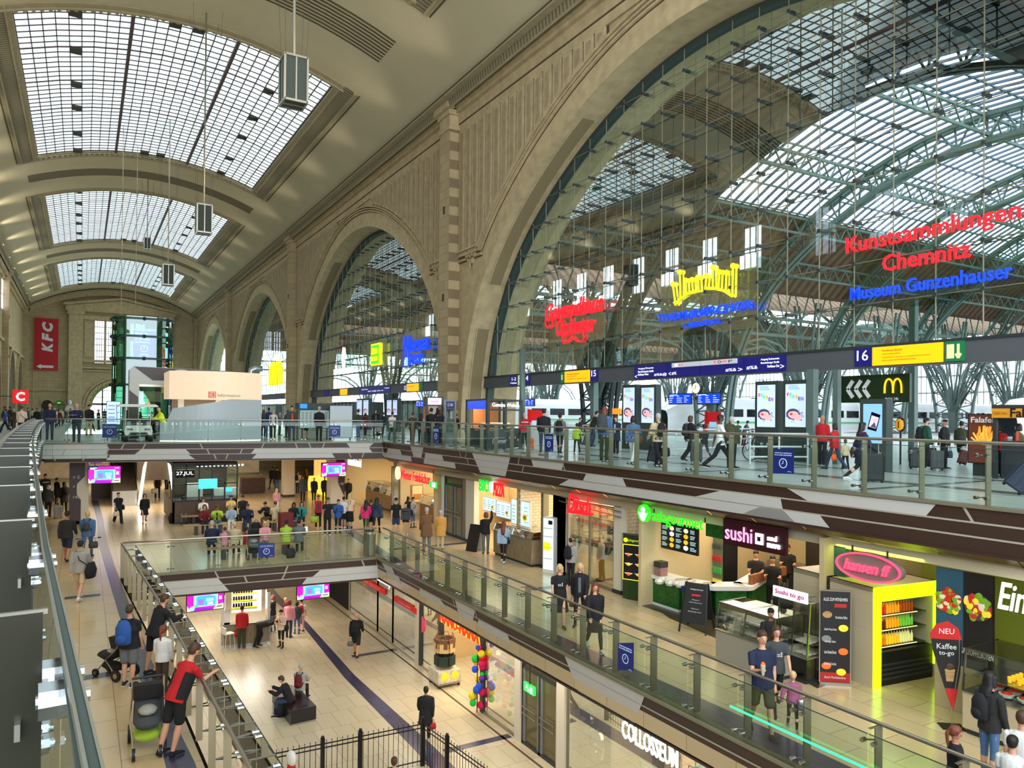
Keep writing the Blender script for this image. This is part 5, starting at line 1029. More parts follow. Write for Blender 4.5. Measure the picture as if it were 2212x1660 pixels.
LIMEW=M('lime_wall',(150,160,60),.6);b=MB();b.box((18.4,8.2,Z1),(18.5,W15(1805),-1.2),LIMEW);b.box((18.3,3.5,Z1),(18.4,8.2,-1.2),M('deli_back_wall',(92,76,54),.6,noise=.3,nscale=2));st(b.build('wall_lime'));area('shop_lamp',(15.0,W15(1900),-1.25),.3,2.0,14,(.85,1,.1))
# wall mural with bowls, feather flag, right-hand deli counter
BLUEM=M('mural_blue',(46,84,104),.5,emit=.08);DMUR=M('mural_dark',(28,24,26),.5,emit=.03);GREENF=M('food_green',(120,170,40),.5,emit=.12);REDF=M('food_tomato',(200,50,30),.5,emit=.12);WF=M('food_white',(236,214,180),.5,emit=.15)
ym0,ym1,ym2=W15(2150),W15(2085),W15(2027)
b=MB();b.box((14.9,4.5,Z1),(15.3,ym2,-3.2),GC);st(b.build('wall_counter_base'))
def mural(label,ya_,yb2,z0,z1,m,seed,capt):
    t=thing('wall_mural',label,'mural',(14.95,(ya_+yb2)/2,z0));b=MB();b.box((14.93,ya_,z0),(15.0,yb2,z1),m);adopt(b.build('print'),t);r3=random.Random(seed);b=MB();cyy,cz,R0=(ya_+yb2)/2,z0+(z1-z0)*.66,min((yb2-ya_)*.48,(z1-z0)*.36)
    b.tube([(14.925,cyy,cz),(14.93,cyy,cz)],R0,DMUR,24);b.tube([(14.92,cyy,cz),(14.925,cyy,cz)],R0*1.02,M('bowl_rim',(90,80,76),.5),24)
    for i in range(60):
        a,r_=r3.uniform(0,6.28),R0*.9*math.sqrt(r3.random());b.ball((14.915-.0004*i,cyy+r_*math.cos(a),cz+r_*math.sin(a)),r3.uniform(.035,.085),r3.choice([GREENF,REDF,WF,FOODY,REDF,GREENF]),6,.15,1,r3.uniform(.6,1.3))
    adopt(b.build('food_picture'),t);sign_text(capt,WHITE,(14.9,cyy+.3,z0+(z1-z0)*.18),(14.9,cyy-.3,z0+(z1-z0)*.18),.12,t,.003,.01);return t
mural('blue wall mural of a salad bowl captioned bowls',ym1,ym2,-3.2,-1.35,BLUEM,3,'BOWLS');mural('dark wall mural of salad bowls right of the blue mural',ym0,ym1-.03,-3.2,-1.35,DMUR,4,'KARTOFFELBOXEN')
p=onz(2056,1572,Z1);t=thing('feather_flag','black and red drop-shaped flag reading Neu Kaffee to-go','flag',tuple(p),R_(-40))
b=MB();b.box((-.2,-.15,0),(.2,.15,.02),BLACK);b.build('base',t);b=MB();b.tube([(0,0,0),(0,0,.35),(.12,0,1.2),(.12,0,1.7)],.01,STEEL,6);b.build('pole',t)
fp=[(.02,.3),(.14,1.0),(.17,1.6),(.1,1.85),(-.08,1.97),(-.28,1.9),(-.38,1.72),(-.33,1.4),(-.15,.8)]
b=MB();b.prism(fp,'y',-.006,.006,BLACK);b.prism([(.02,.3),(.1,.72),(-.12,.72)],'y',-.009,.009,MATS['red_tile']);b.prism([(.165,1.63),(.1,1.85),(-.08,1.97),(-.28,1.9),(-.38,1.72),(-.37,1.63)],'y',-.009,.009,MATS['red_tile']);b.build('cloth',t)
for s,z,ww,hh,m in (('NEU',1.78,.26,.1,WHITE),('Kaffee',1.5,.34,.1,WHITE),('to-go',1.36,.26,.09,WHITE)):o=text('lettering',s,m,(-.1,-.013,z),RS,1,.001,t);fit(o,ww,hh)
b=MB();b.prism([(-.1,.85),(.02,.85),(.05,1.08),(-.13,1.08)],'y',-.011,-.009,WOOD);b.ball((-.04,-.01,1.12),.08,WOODD,7,1,.1,.8);b.build('cup_picture',t)
case('right-hand deli counter with salads and puddings, stone front',14.0,15.2,4.3,7.6,Z1,GC,.75,.75)
goods('salad_bowl',lambda m:(m.lathe([(.02,0),(.1,.01),(.13,.07),(.12,.07)],WHITE,10),m.ball((0,0,.06),.1,MATS['food_tomato'],8,1,1,.5)),'white bowl of salad in the right-hand deli counter','salad bowls in the deli counter',[((14.3+.28*(i % 3),4.6+.3*(i//3),Z1+.785),0) for i in range(30)],'bowl')
goods('dessert_cup',lambda m:m.lathe([(.03,0),(.04,.1),(.001,.12)],FOODY,8),'small dessert cup on the upper shelf of the deli counter','dessert cups in the deli counter',[((14.4+.13*(i % 4),4.6+.16*(i//4),Z1+1.03),0) for i in range(64)],'cup')
t=thing('neon_sign','white glowing cursive sign cut off at the right edge','neon sign',(14.6,7.2,-1.9));P_,Q_=onx(2157,1290,14.6),onx(2330,1290,14.6);P_.z=Q_.z=onx(2180,1290,14.6).z;sign_text('Einstein',WHTL,P_,Q_,.5,t,.015,.008,.25)
# ---- pizza booth (green-white-red sign)
y3a,y3b=W15(1172),W15(1026)
shopshell(25.35,33.4,18.6,M('warm_brick',(222,190,140),.7),FLOORM,'pizza',back=brickmat('whitewashed_brick',(236,208,160),(220,186,134),(196,160,112),.5,.12,.01,'YZ',.7,1,.1));shoplight(16.9,28,-1.15,2.6,5,190)
b=MB();b.box((17.2,26.5,Z1),(17.3,29.2,-2.2),M('oven_black',(40,34,30),.5));b.box((17.5,29.3,-2.9),(18.5,32.8,-2.84),WOODD);st(b.build('wall_pizza_oven'))
t=case('grey oak pizza booth counter with pale end panel',14.6,15.8,W15(1168),W15(1085),Z1,WOODG,1.0,.25)
c=onx(1085,1070,14.8)
GR=M('doner_green',(20,200,60),.4,emit=1.0)
t=thing('neon_sign','green, white and red blocky sign over the pizza booth menu boards','neon sign',(14.85,W15(1065),-2.2));Y_=lambda x:onx(x,1070,14.85).y;zc=onx(1063,1053,14.85).z
sign_text('BIO',GR,(14.85,Y_(1036),zc),(14.85,Y_(1058),zc),0.5,t,.02,.02);sign_text('PIZZA',REDL,(14.85,Y_(1067),zc-.05),(14.85,Y_(1090),zc-.05),.55,t,.02,.03);b=MB();cY=(Y_(1058)+Y_(1066))/2;b.tube([(14.82,cY,zc),(14.9,cY,zc)],.22,WHTL,16);adopt(b.build('disc'),t)
def lightbox(x0,x1,z0,z1,label,seed,X=15.05):
    def draw(b,w_,hh):
        r3=random.Random(seed);rect(b,-w_/2,w_/2,0,hh,M('menu_light',(196,226,236),.5,emit=.8))
        for c_ in range(3):
            for r in range(5):x=-w_/2+w_*(c_+.12)/3;rect(b,x,x+w_/3*r3.uniform(.4,.75),hh*(.15+.15*r),hh*(.15+.15*r)+.02,GREY,-.007)
        pic(b,w_*.25,hh*.35,min(w_,hh)*.2,FOODY);pic(b,w_*.25,hh*.35,min(w_,hh)*.12,GREENF,-.014)
    return flatscreen((X,Y_(x0),(z0+z1)/2),(X,Y_(x1),(z0+z1)/2),z1-z0,draw,label,'menu_board','menu board',frame=WHITE)
lightbox(1035,1062,-2.5,-1.95,'pale lit menu board, left one over the pizza booth',1);lightbox(1064,1094,-2.62,-2.0,'pale lit menu board, middle one over the pizza booth',2);lightbox(1096,1135,-2.75,-1.8,'teal lit menu board, right one over the pizza booth',3)
goods('pizza',lambda m:(m.lathe([(.001,0),(.14,.0),(.15,.025),(.001,.03)],BUN,10),m.ball((0,0,.03),.1,MATS['food_tomato'],8,1,1,.1)),'round pizza lying in the booth counter','pizzas in the booth counter',[((14.85+.34*(i % 2),W15(1165)+.3+.36*(i//2),Z1+1.04),0) for i in range(14)],'pizza')
f0,f1=onz(1172,1236,Z1),onz(1196,1240,Z1)
t=thing('drinks_fridge','upright glowing glass drinks fridge beside the pizza booth','drinks fridge',tuple((f0+f1)/2),math.atan2(f1.y-f0.y,f1.x-f0.x));w_=(f1-f0).length
b=MB();b.box((-w_/2,0,0),(w_/2,.6,2.0),WHITE);b.build('body',t);b=MB();b.box((-w_/2+.04,-.01,.12),(w_/2-.04,0,1.95),M('fridge_light',(186,228,232),.4,emit=1.1));rect(b,-.2,.1,.8,1.1,YELL,-.015);rect(b,0,w_/2-.06,1.75,1.9,MATS['maroon'],-.015);b.build('door',t)
for z in (.5,.9,1.3,1.6):b=MB();b.box((-w_/2+.05,-.02,z),(w_/2-.05,-.008,z+.02),STEEL);b.build('shelf',t)
p=onz(1028,1190,Z1);t=thing('chalkboard_stand','black and white folding board by the pizza booth','menu stand',(p.x,p.y,Z1),R_(-70))
for s in (-1,1):b=MB();b.bar((0,s*.3,0),(0,s*.02,1.1),.6,.03,CB if s<0 else WHITE,up=(0,1,0));b.build('panel',t)
# double door and pilasters between the shops
def double_door(x,ya_,yb2,zb,zt,nm):
    b=MB();b.box((x,ya_,zb),(x+.08,yb2,zt),M('door_glass_olive',(104,98,66),.15));ym=(ya_+yb2)/2;zd=zb+2.35
    for y in (ya_,ym,yb2):b.box((x-.06,y-.05,zb),(x+.1,y+.05,zt if y != ym else zd),DGREY)
    for z in (zb,zd,zt-.08):b.box((x-.06,ya_,z),(x+.1,yb2,z+.1),DGREY)
    for s0,s1 in ((ya_,ym),(ym,yb2)):
        b.box((x-.05,s0+.04,zb),(x+.06,s0+.14,zd),GREY);b.box((x-.05,s1-.14,zb),(x+.06,s1-.04,zd),GREY)
        for z in (zb+1.0,zb+1.2):b.bar((x-.12,s0+.1,z),(x-.12,s1-.1,z),.03,.03,STEEL)
    return st(b.build(nm))
double_door(15.02,W15(1000),W15(962),Z1,-1.3,'door_1')
frontpost(W15(1026),W15(1008),m=WALLW);frontpost(W15(1006),W15(1001),m=STEELB);frontpost(W15(960),W15(955),m=WHITE);frontpost(W15(1225),W15(1197),m=CREAM);frontpost(W15(1176),W15(1171),m=STEELB)
frontpost(W15(1405),W15(1400),m=WALLW);frontpost(W15(1830),W15(1800),m=M('teal_glass_end',(60,100,90),.2))
# ---- two far bakeries / salad shop
y2a,y2b=W15(957),W15(864)
shopshell(y2a,y2b,19.5,YW,FLOORM,'baker');shoplight(17.3,(y2a+y2b)/2,-1.15,3,4,170)
case('bread counter heaped with loaves in the bakery under the red script',15.9,17.1,y2a+.2,y2b-.6,Z1,M('rose_wood',(150,110,80),.5),.85,.45)
LOAF=lambda m:m.ball((0,0,.05),.12,BREAD,8,1.5,.8,.5)
goods('bread_loaf',LOAF,'brown loaf of bread in the far bakery display','loaves in the far bakery',[((16.2+.3*(i % 3),y2a+.5+.28*(i//3),Z1+.885),rnd.uniform(0,3)) for i in range(45)]+[((18.9,y2a+.4+.3*(i % 14),-3.2+.35*(i//14)),0) for i in range(28)],'bread')
b=MB()
for z in (-3.24,-2.89):b.box((18.6,y2a+.2,z-.03),(19.4,y2b-.2,z),WOOD)
o=b.build('wall_shelf');tag(o,'wooden bread shelves on the back wall of the far bakery','shelf')
t=thing('neon_sign','red script sign with a pale round emblem over the far bakery','neon sign',(14.8,W15(900),-1.6));P_,Q_=onx(866,1010,14.8),onx(930,1024,14.8);P_.z=Q_.z=-1.62;sign_text('Wiener Feinbäcker',REDL,P_,Q_,.5,t,.012,.01);b=MB();c=onx(859,1014,14.8);b.tube([(14.78,c.y,-1.62),(14.84,c.y,-1.62)],.36,M('emblem_peach',(255,214,170),.5,emit=1),16);adopt(b.build('emblem'),t)
t=thing('framed_picture','framed bread poster in the far bakery','picture',(16,y2b-.2,-3.3));b=MB();b.box((15.6,y2b-.12,-3.3),(16.3,y2b-.08,-2.3),WOOD);adopt(b.build('frame'),t);b=MB();b.box((15.66,y2b-.14,-3.24),(16.24,y2b-.12,-2.36),MATS['print_cream']);b.box((15.7,y2b-.15,-3.1),(16.2,y2b-.14,-2.8),BUN);adopt(b.build('print'),t)
t=thing('neon_sign','green exit sign hanging before the far bakery','exit sign',(14.6,W15(935),-1.8));P_=onx(928,1029,14.6);Q_=onx(942,1030,14.6);b=MB();b.box((14.6,Q_.y,-1.95),(14.66,P_.y,-1.65),M('exit_lit',(40,190,80),.5,emit=1));b.box((14.59,Q_.y+.1,-1.9),(14.6,P_.y-.3,-1.7),WHTL);adopt(b.build('sign_panel'),t);b=MB();b.bar((14.63,Q_.y+.4,-1.65),(14.63,Q_.y+.4,-1.1),.03,.03,DGREY);adopt(b.build('hanger'),t)
y1a,y1b=W15(850),W15(760)
shopshell(y1a,y1b+1.5,20,YW,FLOORM,'salad');shoplight(17.5,(y1a+y1b)/2+.5,-1.15,3,5,220)
shopglass(W15(862),W15(846),n=1)
case('oak salad bar counter with lit glass top',15.5,16.7,y1a+1.2,y1b-1.2,Z1,WOOD,.9,.5)
goods('salad_box',lambda m:m.lathe([(.05,0),(.09,.01),(.1,.08),(.001,.1)],MATS['flour_bread'],8),'pale box of food on the oak salad bar','food boxes on the salad bar',[((15.75+.28*(i % 3),y1a+1.5+.4*(i//3),Z1+.94),0) for i in range(36)],'food box')
t=thing('neon_sign','white glowing sign over the salad shop','neon sign',(14.8,W15(765),-1.6));P_,Q_=onx(752,996,15),onx(781,1000,15);P_.z=Q_.z=-1.5;sign_text('dean&david',WHTL,P_,Q_,.55,t,.012,.008)
# ---------------------------------------------------------------- lower floor: shops on the right
yb0,yb1=W12(1117),W12(755)
b=MB();b.box((12.0,37.3,Z2),(12.1,44.5,-5.3),DARK);b.box((12.1,37.3,Z2+.01),(16,44.5,Z2+.02),WOODD);b.box((13.5,37.3,Z2),(13.6,44.5,-5.2),BLACK);st(b.build('wall_dark_gap'))
ts=W12(902)
shopshell(ts,37.2,17,M('toy_wall',(232,214,206),.6),FLOORL,'toy',zt=-5.25,zb=Z2,x0=12.0);shoplight(14.5,32.5,-5.3,3,7,300,(1,.92,.85))
for a,c,n in ((W12(755),W12(815),1),(W12(815),W12(848),1),(W12(848),W12(902),1)):shopglass(c,a,-5.3,Z2,12.0,n)
RBAND=M('red_shop_band',(206,22,26),.5,emit=.25)
for i,(x0,x1) in enumerate(((765,833),(853,902))):
    A,B_=W12(x0),W12(x1);t=thing('shop_band',['red lettered band on the toy shop glass, farther pane','red lettered band on the toy shop glass, nearer pane'][i],'shop sign',(11.95,(A+B_)/2,-6.7));b=MB();b.box((11.93,B_,-6.62),(11.96,A,-6.38),RBAND);adopt(b.build('band'),t);sign_text('Schönes Spielen',WHITE,(11.93,A-.6,-6.5),(11.93,B_+.6,-6.5),.12,t,.002)
t=thing('neon_sign','white glowing shop lettering above the toy shop windows','neon sign',(11.7,W12(830),-6.2));P_,Q_=onx(812,1248,11.7),onx(845,1262,11.7);P_.z=Q_.z=(P_.z+Q_.z)/2;sign_text('MäcShop',M('violet_white',(235,225,255),.5,emit=1.3),P_,Q_,.45,t,.012,.008)
cols=[(230,60,90),(250,200,60),(240,240,235),(60,140,80),(230,130,160),(60,60,70),(240,120,40),(90,150,210)]
TOYC=[M('toy_colour_%d' % i,c_,.5,emit=.12) for i,c_ in enumerate(cols)]
names_=['pinkish red','yellow','white','green','pale pink','black','orange','light blue']
for i in range(8):
    goods('plush_toy',lambda m:(m.ball((0,0,.1),.1,TOYC[i],7),m.ball((0,0,.24),.07,TOYC[i],7),m.ball((-.05,0,.3),.025,TOYC[i],5),m.ball((.05,0,.3),.025,TOYC[i],5)),names_[i]+' soft toy stacked behind the toy shop glass',names_[i]+' toys in the toy shop',[((12.5+rnd.uniform(0,1.0),ts+.5+rnd.random()*8,Z2+.02+.45*rnd.randint(1,6)),rnd.uniform(0,6)) for _ in range(16)],'toy')
b=MB()
for k_ in range(1,7):b.box((12.4,ts+.2,Z2+.45*k_-.02),(13.7,37,Z2+.45*k_+.01),WHITE)
for y in range(5):b.box((13.6,ts+.3+y*2.1,Z2),(13.7,ts+.4+y*2.1,-5.8),WHITE)
tag(b.build('display_shelf'),'white display shelves behind the toy shop windows','shelf')
b=MB();b.box((11.95,W12(908),Z2),(12.2,W12(898),-5.3),WALLW);st(b.build('column_shopfront'))
# gift shop
ng0,ng1=W12(1117),W12(906)
shopshell(ng0,ng1,17,M('gift_wall',(206,176,130),.6),FLOORL,'gift',zt=-5.25,zb=Z2,x0=12.0);shoplight(14,(ng0+ng1)/2,-5.3,3,5,230,(1,.85,.6))
shopglass(W12(948),W12(908),-5.3,Z2,12.0,1);shopglass(ng0+.05,W12(1043),-5.3,Z2,12.0,1)
b=MB();b.box((11.95,W12(1047),Z2),(12.12,W12(1040),-5.3),DGREY);b.box((11.95,W12(953),Z2),(12.12,W12(949),-5.3),DGREY);b.box((11.95,W12(912),Z2),(12.1,W12(907),-5.3),DGREY);st(b.build('column_shopfront'))
t=thing('neon_sign','red letters with yellow edges, the gift shop name sign','neon sign',(11.6,W12(990),-6.4));P_,Q_=onx(953,1333,11.6),onx(1037,1375,11.6);
REDY=M('red_letter_lit',(250,40,20),.5,emit=1.0);YELE=M('yellow_edge',(255,200,20),.5,emit=1.0);zc=(P_.z+Q_.z)/2;P_.z=Q_.z=zc
sign_text('NANU-NANA',YELE,P_,Q_,.5,t,.01,.035,name='edge_lettering',out=.0);sign_text('NANU-NANA',REDY,P_,Q_,.44,t,.02,.005,out=.05)
c=onz(912,1385,Z2);c=Vector((12.02,W12(911),-6.9));t=thing('window_sticker','round pink sticker on the gift shop glass','sticker',tuple(c));b=MB();b.tube([(11.96,c.y,c.z),(11.98,c.y,c.z)],.33,M('pink_sticker',(230,60,100),.5,emit=.2),18);adopt(b.build('disc'),t)
p=onz(960,1478,Z2);t=thing('bag_stand','rolling display stand hung with straw and green bags','display stand',tuple(p))
b=MB();b.box((-.45,-.45,.12),(.45,.45,.2),STEEL);b.tube([(0,0,.2),(0,0,1.8)],.03,STEEL,6)
for a in range(4):b.bar((0,0,1.7),(.4*math.cos(a*1.57),.4*math.sin(a*1.57),1.7),.02,.02,STEEL)
b.build('frame',t)
for sx_ in (-.4,.4):
    for sy_ in (-.4,.4):b=MB();b.ball((sx_,sy_,.06),.06,BLACK,7);b.build('wheel',t)
b=MB();b.box((-.46,-.46,.2),(.46,.46,.62),M('stand_print',(206,200,180),.5,noise=.3,nscale=14));b.ball((-.2,-.47,.45),.16,FOODY,10,1,.05,1);b.ball((.22,-.47,.45),.16,FOODY,10,1,.05,1);b.build('display_board',t)
def handbag(m,c_,w_=.2,h2=.25):m.box((-w_/2,-.05,0),(w_/2,.05,h2),c_);m.tube([(-w_*.3,0,h2),(-w_*.2,0,h2+.14),(w_*.2,0,h2+.14),(w_*.3,0,h2)],.012,c_,5)
for i,(nm,c_,z) in enumerate((('straw coloured',(206,176,124),1.25),('dark green',(34,50,36),.75),('brown',(110,74,46),1.4))):
    mm=M('bag_'+nm.split()[0],c_,.7,noise=.2,nscale=30);goods('handbag',lambda m:handbag(m,mm,.34,.34),nm+' bag hanging on the rolling stand by the gift shop',nm+' bags on the rolling stand',[(p+Vector((.32*math.cos(a*1.05+i),.32*math.sin(a*1.05+i),z)),a*1.05+i+1.57) for a in range(6)],'bag')
for i in range(8):
    goods('gift_ornament',lambda m:m.ball((0,0,0),.09,TOYC[i],7),names_[i]+' round trinket in the gift shop display',names_[i]+' trinkets in the gift shop',[((12.25+rnd.uniform(0,.5),rnd.uniform(ng0+.3,W12(1047)),Z2+.35+rnd.random()*2.3),0) for _ in range(12)]+[((13+rnd.uniform(0,2.5),rnd.uniform(W12(1040),W12(953)),Z2+.62+.5*rnd.randint(0,3)),0) for _ in range(8)],'trinket')
GOLDX=M('gold_ornament',(230,190,120),.3,emit=.15);goods('paper_garland',lambda m:(m.box((-.05,-.05,-.15),(.05,.05,.15),GOLDX),m.bar((0,0,.15),(0,0,.4),.01,.01,GOLDX)),'pale gold hanging tag strip in the gift shop display','hanging strips in the gift shop',[((12.3+.25*(i % 3),ng0+.3+.24*(i//3),-6.3-.5*((i*7) % 4)),0) for i in range(36)],'hanging ornament')
t=thing('pompom_column','column of coloured net sponges and balls at the gift shop door','display',(11.9,W12(1043)+.05,Z2));
b=MB();b.tube([(11.8,W12(1043),Z2+.02),(11.8,W12(1043),-6.6)],.02,DGREY,6);adopt(b.build('pole'),t)
pc_=[(230,20,90),(20,200,60),(120,40,190),(30,90,220),(240,220,40),(240,30,40)]
for i in range(18):b=MB();b.ball((11.8+.16*math.cos(i*2.1+i*i),W12(1043)+.16*math.sin(i*2.1+i*i),Z2+.25+.12*i),rnd.uniform(.08,.16),M('pompom_%d' % ((i*i+i//2) % 6),pc_[(i*i+i//2) % 6],.9),8);adopt(b.build('pompom'),t)
for i in range(3):
    t=thing('display_table',['round tiered gift table deep in the gift shop','gift table with green plants in the gift shop','low gift table near the gift shop door'][i],'table',(13.3+i*.5,W12(1000)-.3+i*.9,Z2));b=MB();b.lathe([(.3,0),(.3,.04),(.04,.06),(.04,.6),(.45,.62),(.45,.66),(.03,.68),(.03,1.1),(.3,1.12),(.3,1.15),(.01,1.16)],WHITE,14);b.build('table',t);b=MB();r3=random.Random(i)
    for _ in range(22):a=r3.random()*6.28;b.ball((.3*math.cos(a),.3*math.sin(a),r3.choice((.75,1.25))),r3.uniform(.06,.1),r3.choice([GREENF,TOYC[2],TOYC[7],TOYC[1]]),6)
    b.build('flowers',t)
b=MB();b.box((11.9,W12(1130),Z2),(12.3,ng0-.02,-5.3),WALLW);st(b.build('column_shopfront'));b=MB();b.box((11.9,W12(1226),Z2),(12.3,W12(1209),-5.3),WALLW);st(b.build('column_shopfront'))
double_door(12.02,W12(1209),W12(1131),Z2,-5.3,'door_2')
t=thing('exit_sign','green running man exit sign above the lower double door','exit sign',(11.8,W12(1142),-6.7));A,B_=onx(1131,1464,11.75),onx(1153,1464,11.75);b=MB();b.box((11.75,B_.y,-6.78),(11.83,A.y,-6.52),MATS['exit_lit']);b.box((11.74,B_.y+.08,-6.74),(11.75,B_.y+.2,-6.56),WHTL);b.ball((11.745,A.y-.2,-6.58),.03,WHTL,6);b.bar((11.745,A.y-.22,-6.62),(11.745,A.y-.3,-6.72),.03,.01,WHTL,up=(1,0,0));b.bar((11.745,A.y-.12,-6.66),(11.745,A.y-.22,-6.64),.02,.01,WHTL,up=(1,0,0));adopt(b.build('sign_panel'),t);b=MB();b.bar((11.79,(A.y+B_.y)/2,-6.52),(11.79,(A.y+B_.y)/2,-5.2),.03,.03,DGREY);adopt(b.build('hanger'),t)
# clothes shop
cs1=W12(1226);shopshell(6,cs1,17.5,M('fashion_wall',(228,214,192),.6),FLOORL,'fashion',zt=-5.25,zb=Z2,x0=12.0);shoplight(14.5,12.5,-5.3,3,8,260,(1,.9,.75))
shopglass(13.3,cs1-.05,-5.3,Z2,12.0,1)
b=MB();b.box((12.4,15.9,Z2),(12.5,cs1-.1,-5.3),CREAM);st(b.build('wall_shop_window_back'))
t=thing('neon_sign','white glowing shop lettering low at the bottom of the picture','neon sign',(11.6,14,-6.6));P_,Q_=onx(1345,1585,11.6),onx(1466,1645,11.6);P_.z=Q_.z=(P_.z+Q_.z)/2+.08;sign_text('COLLOSSEUM',WHTL,P_,Q_,.45,t,.015,.01)
SIL=M('silver_foil',(206,206,200),.15,.9)
for i,(ch,zz) in enumerate((('3',0),('0',-.35))):
    P_=onx(1250+i*22,1548,11.8);t=thing('foil_balloon',['silver foil number three balloon in the clothes shop window','silver foil number zero balloon in the clothes shop window'][i],'balloon',(12.1,P_.y,-6.8+zz));o=sign_text(ch,SIL,(12.1,P_.y+.28,-6.9+zz),(12.1,P_.y-.28,-6.9+zz),.95,t,.05,.05,name='balloon');b=MB();b.tube([(12.1,P_.y,-7.3+zz),(12.1,P_.y,Z2)],.004,WHITE,4);adopt(b.build('string'),t)
for nm,c_,spots in (('beige striped',(176,156,128),[(12.9,14.6),(12.9,14.3),(13,14)]),('sea green',(110,170,160),[(12.8,13.0),(12.8,12.7),(12.9,12.4)]),('white',(226,222,214),[(12.3,14.4),(12.35,14.1),(12.3,13.8),(12.3,13.5)]),('black',(26,24,28),[(13.2,13.6),(12.4,13.2),(13.2,13.3)]),('blue patterned',(96,110,170),[(12.5,11.6),(12.5,11.3),(12.5,11.0)])):
    mm=M('garment_'+nm.split()[0],c_,.9,noise=.3,nscale=20);low=nm in ('white','black')
    goods('garment',lambda m:(m.prism([(-.16,0),(.18,0),(.14,.75),(.2,.72),(.17,.84),(.05,.9),(-.05,.9),(-.17,.84),(-.2,.72),(-.14,.75)],'x',-.04,.04,mm),m.tube([(0,0,.9),(0,0,.96)],.008,CHROME,4)),nm+' garment hanging on a rail in the clothes shop',nm+' garments in the clothes shop',[((x,y,Z2+(.55 if low else 1.0)),0) for x,y in spots],'garment')
for i,(x,y0,y1,z) in enumerate(((12.9,13.9,14.8,1.97),(12.85,12.2,13.2,1.97),(12.32,13.0,14.6,1.52),(12.5,10.8,11.8,1.97),(13.2,13.1,13.8,1.52))):
    t=thing('clothes_rail',['tall chrome clothes rail left in the shop','tall chrome clothes rail holding green garments','low chrome clothes rail in the front of the shop','tall chrome clothes rail holding patterned garments','short chrome clothes rail behind the low one'][i],'clothes rail',(x,(y0+y1)/2,Z2))
    b=MB();b.tube([(x,y0,Z2+z),(x,y1,Z2+z)],.015,CHROME,6);adopt(b.build('rail'),t)
    for y in (y0,y1):b=MB();b.tube([(x,y,Z2),(x,y,Z2+z)],.015,CHROME,6);b.box((x-.25,y-.02,Z2),(x+.25,y+.02,Z2+.03),CHROME);adopt(b.build('leg'),t)
# ---------------------------------------------------------------- lower floor: kiosk, bench, fence
k0,k1,k2,k3=onz(460,1360,Z2),onz(477,1402,Z2),onz(583,1392,Z2),onz(600,1352,Z2)
fz=k2-k1;ang=math.atan2(fz.y,fz.x);w_=fz.length;D_=2.6
t=thing('phone_kiosk','small open kiosk with wooden counter selling phone cases','kiosk',(k1.x,k1.y,Z2),ang)
def side(b,x0,x1,y0,y1,z1,m):b.box((x0,y0,0),(x1,y1,z1),m)
b=MB();b.box((0,0,.12),(w_*.62,.12,.95),WOODG);b.box((0,.12,.12),(.1,D_,.95),WOODG);b.box((w_*.62,.0,.12),(w_,.12,.95),WOODG);b.box((w_-.1,0,.12),(w_,D_,.95),WOODG);b.build('counter',t)
b=MB();b.box((-.02,-.03,.95),(w_,.35,1.0),M('counter_top_grey',(90,88,84),.4));b.box((-.02,0,.95),(.35,D_,1.0),MATS['counter_top_grey']);b.box((0,.02,0),(w_,D_,.12),STEEL);b.build('worktop',t)
for x,y in ((0,0),(w_-.12,0),(0,D_-.12),(w_-.12,D_-.12)):b=MB();b.box((x,y,0),(x+.12,y+.12,2.35),WHITE);b.build('post',t)
b=MB();b.box((-.05,D_-.3,2.3),(w_+.05,D_+.05,2.42),WHITE);b.box((-.05,0,2.3),(.15,D_,2.42),WOOD);b.box((w_-.15,0,2.3),(w_+.05,D_,2.42),WOOD);b.build('roof_frame',t)
b=MB();b.box((.4,D_-.25,.9),(w_-.3,D_-.1,2.1),WHITE);b.box((.4,D_-.3,2.08),(w_-.4,D_-.25,2.22),M('kiosk_blue_strip',(40,60,220),.5,emit=1));b.build('display_wall',t)
for z in (1.2,1.52,1.84):b=MB();b.box((.42,D_-.32,z-.09),(w_-.5,D_-.25,z-.05),M('yellow_strip',(240,230,20),.5,emit=.5));b.build('shelf_strip',t)
mt=Matrix.Translation(t.location) @ Matrix.Rotation(ang,4,'Z');area('kiosk_lamp',mt @ Vector((w_/2,D_*.5,2.3)),1.5,1.2,70,(1,.95,.85))
goods('phone_case',lambda m:m.box((-.04,-.012,-.09),(.04,.012,.09),BLACKG),'dark phone case on the display wall of the kiosk','phone cases in the kiosk',[(mt @ Vector((.5+.11*j,D_-.34,z)),ang) for z in (1.26,1.58,1.9) for j in range(int((w_-1.1)/.11))],'phone case')
p=onz(492,1405,Z2);t=thing('bar_stool','cream bar stool with backrest standing at the kiosk counter','stool',tuple(p),.3)
b=MB();b.box((-.2,-.2,.7),(.2,.2,.74),WHITE);b.build('seat',t);b=MB();b.box((-.2,.17,.74),(-.16,.2,1.05),WHITE);b.box((-.2,-.2,.74),(-.17,.2,1.0),WHITE);b.build('backrest',t)
for sx_,sy_ in ((-1,-1),(1,-1),(1,1),(-1,1)):b=MB();b.tube([(sx_*.17,sy_*.17,.7),(sx_*.22,sy_*.22,0)],.012,WHITE,5);b.build('leg',t)
bp=[onz(*q,Z2) for q in ((613,1530),(645,1564),(678,1558),(648,1520))];cx_=sum((v for v in bp),Vector())/4
BSL=M('bench_block',(30,24,24),.25);t=thing('block_bench','solid dark block bench on the lower floor','bench',(6.35,25.6,Z2),R_(3));b=MB();b.box((-.42,-1.1,.06),(.42,1.1,.5),BSL);b.build('block',t);b=MB();b.box((-.4,-1.08,0),(.4,1.08,.06),STEEL);b.build('plinth',t);b=MB();b.box((-.1,-.9,.5),(.2,-.84,.52),DGREY);b.build('armrest_strip',t)
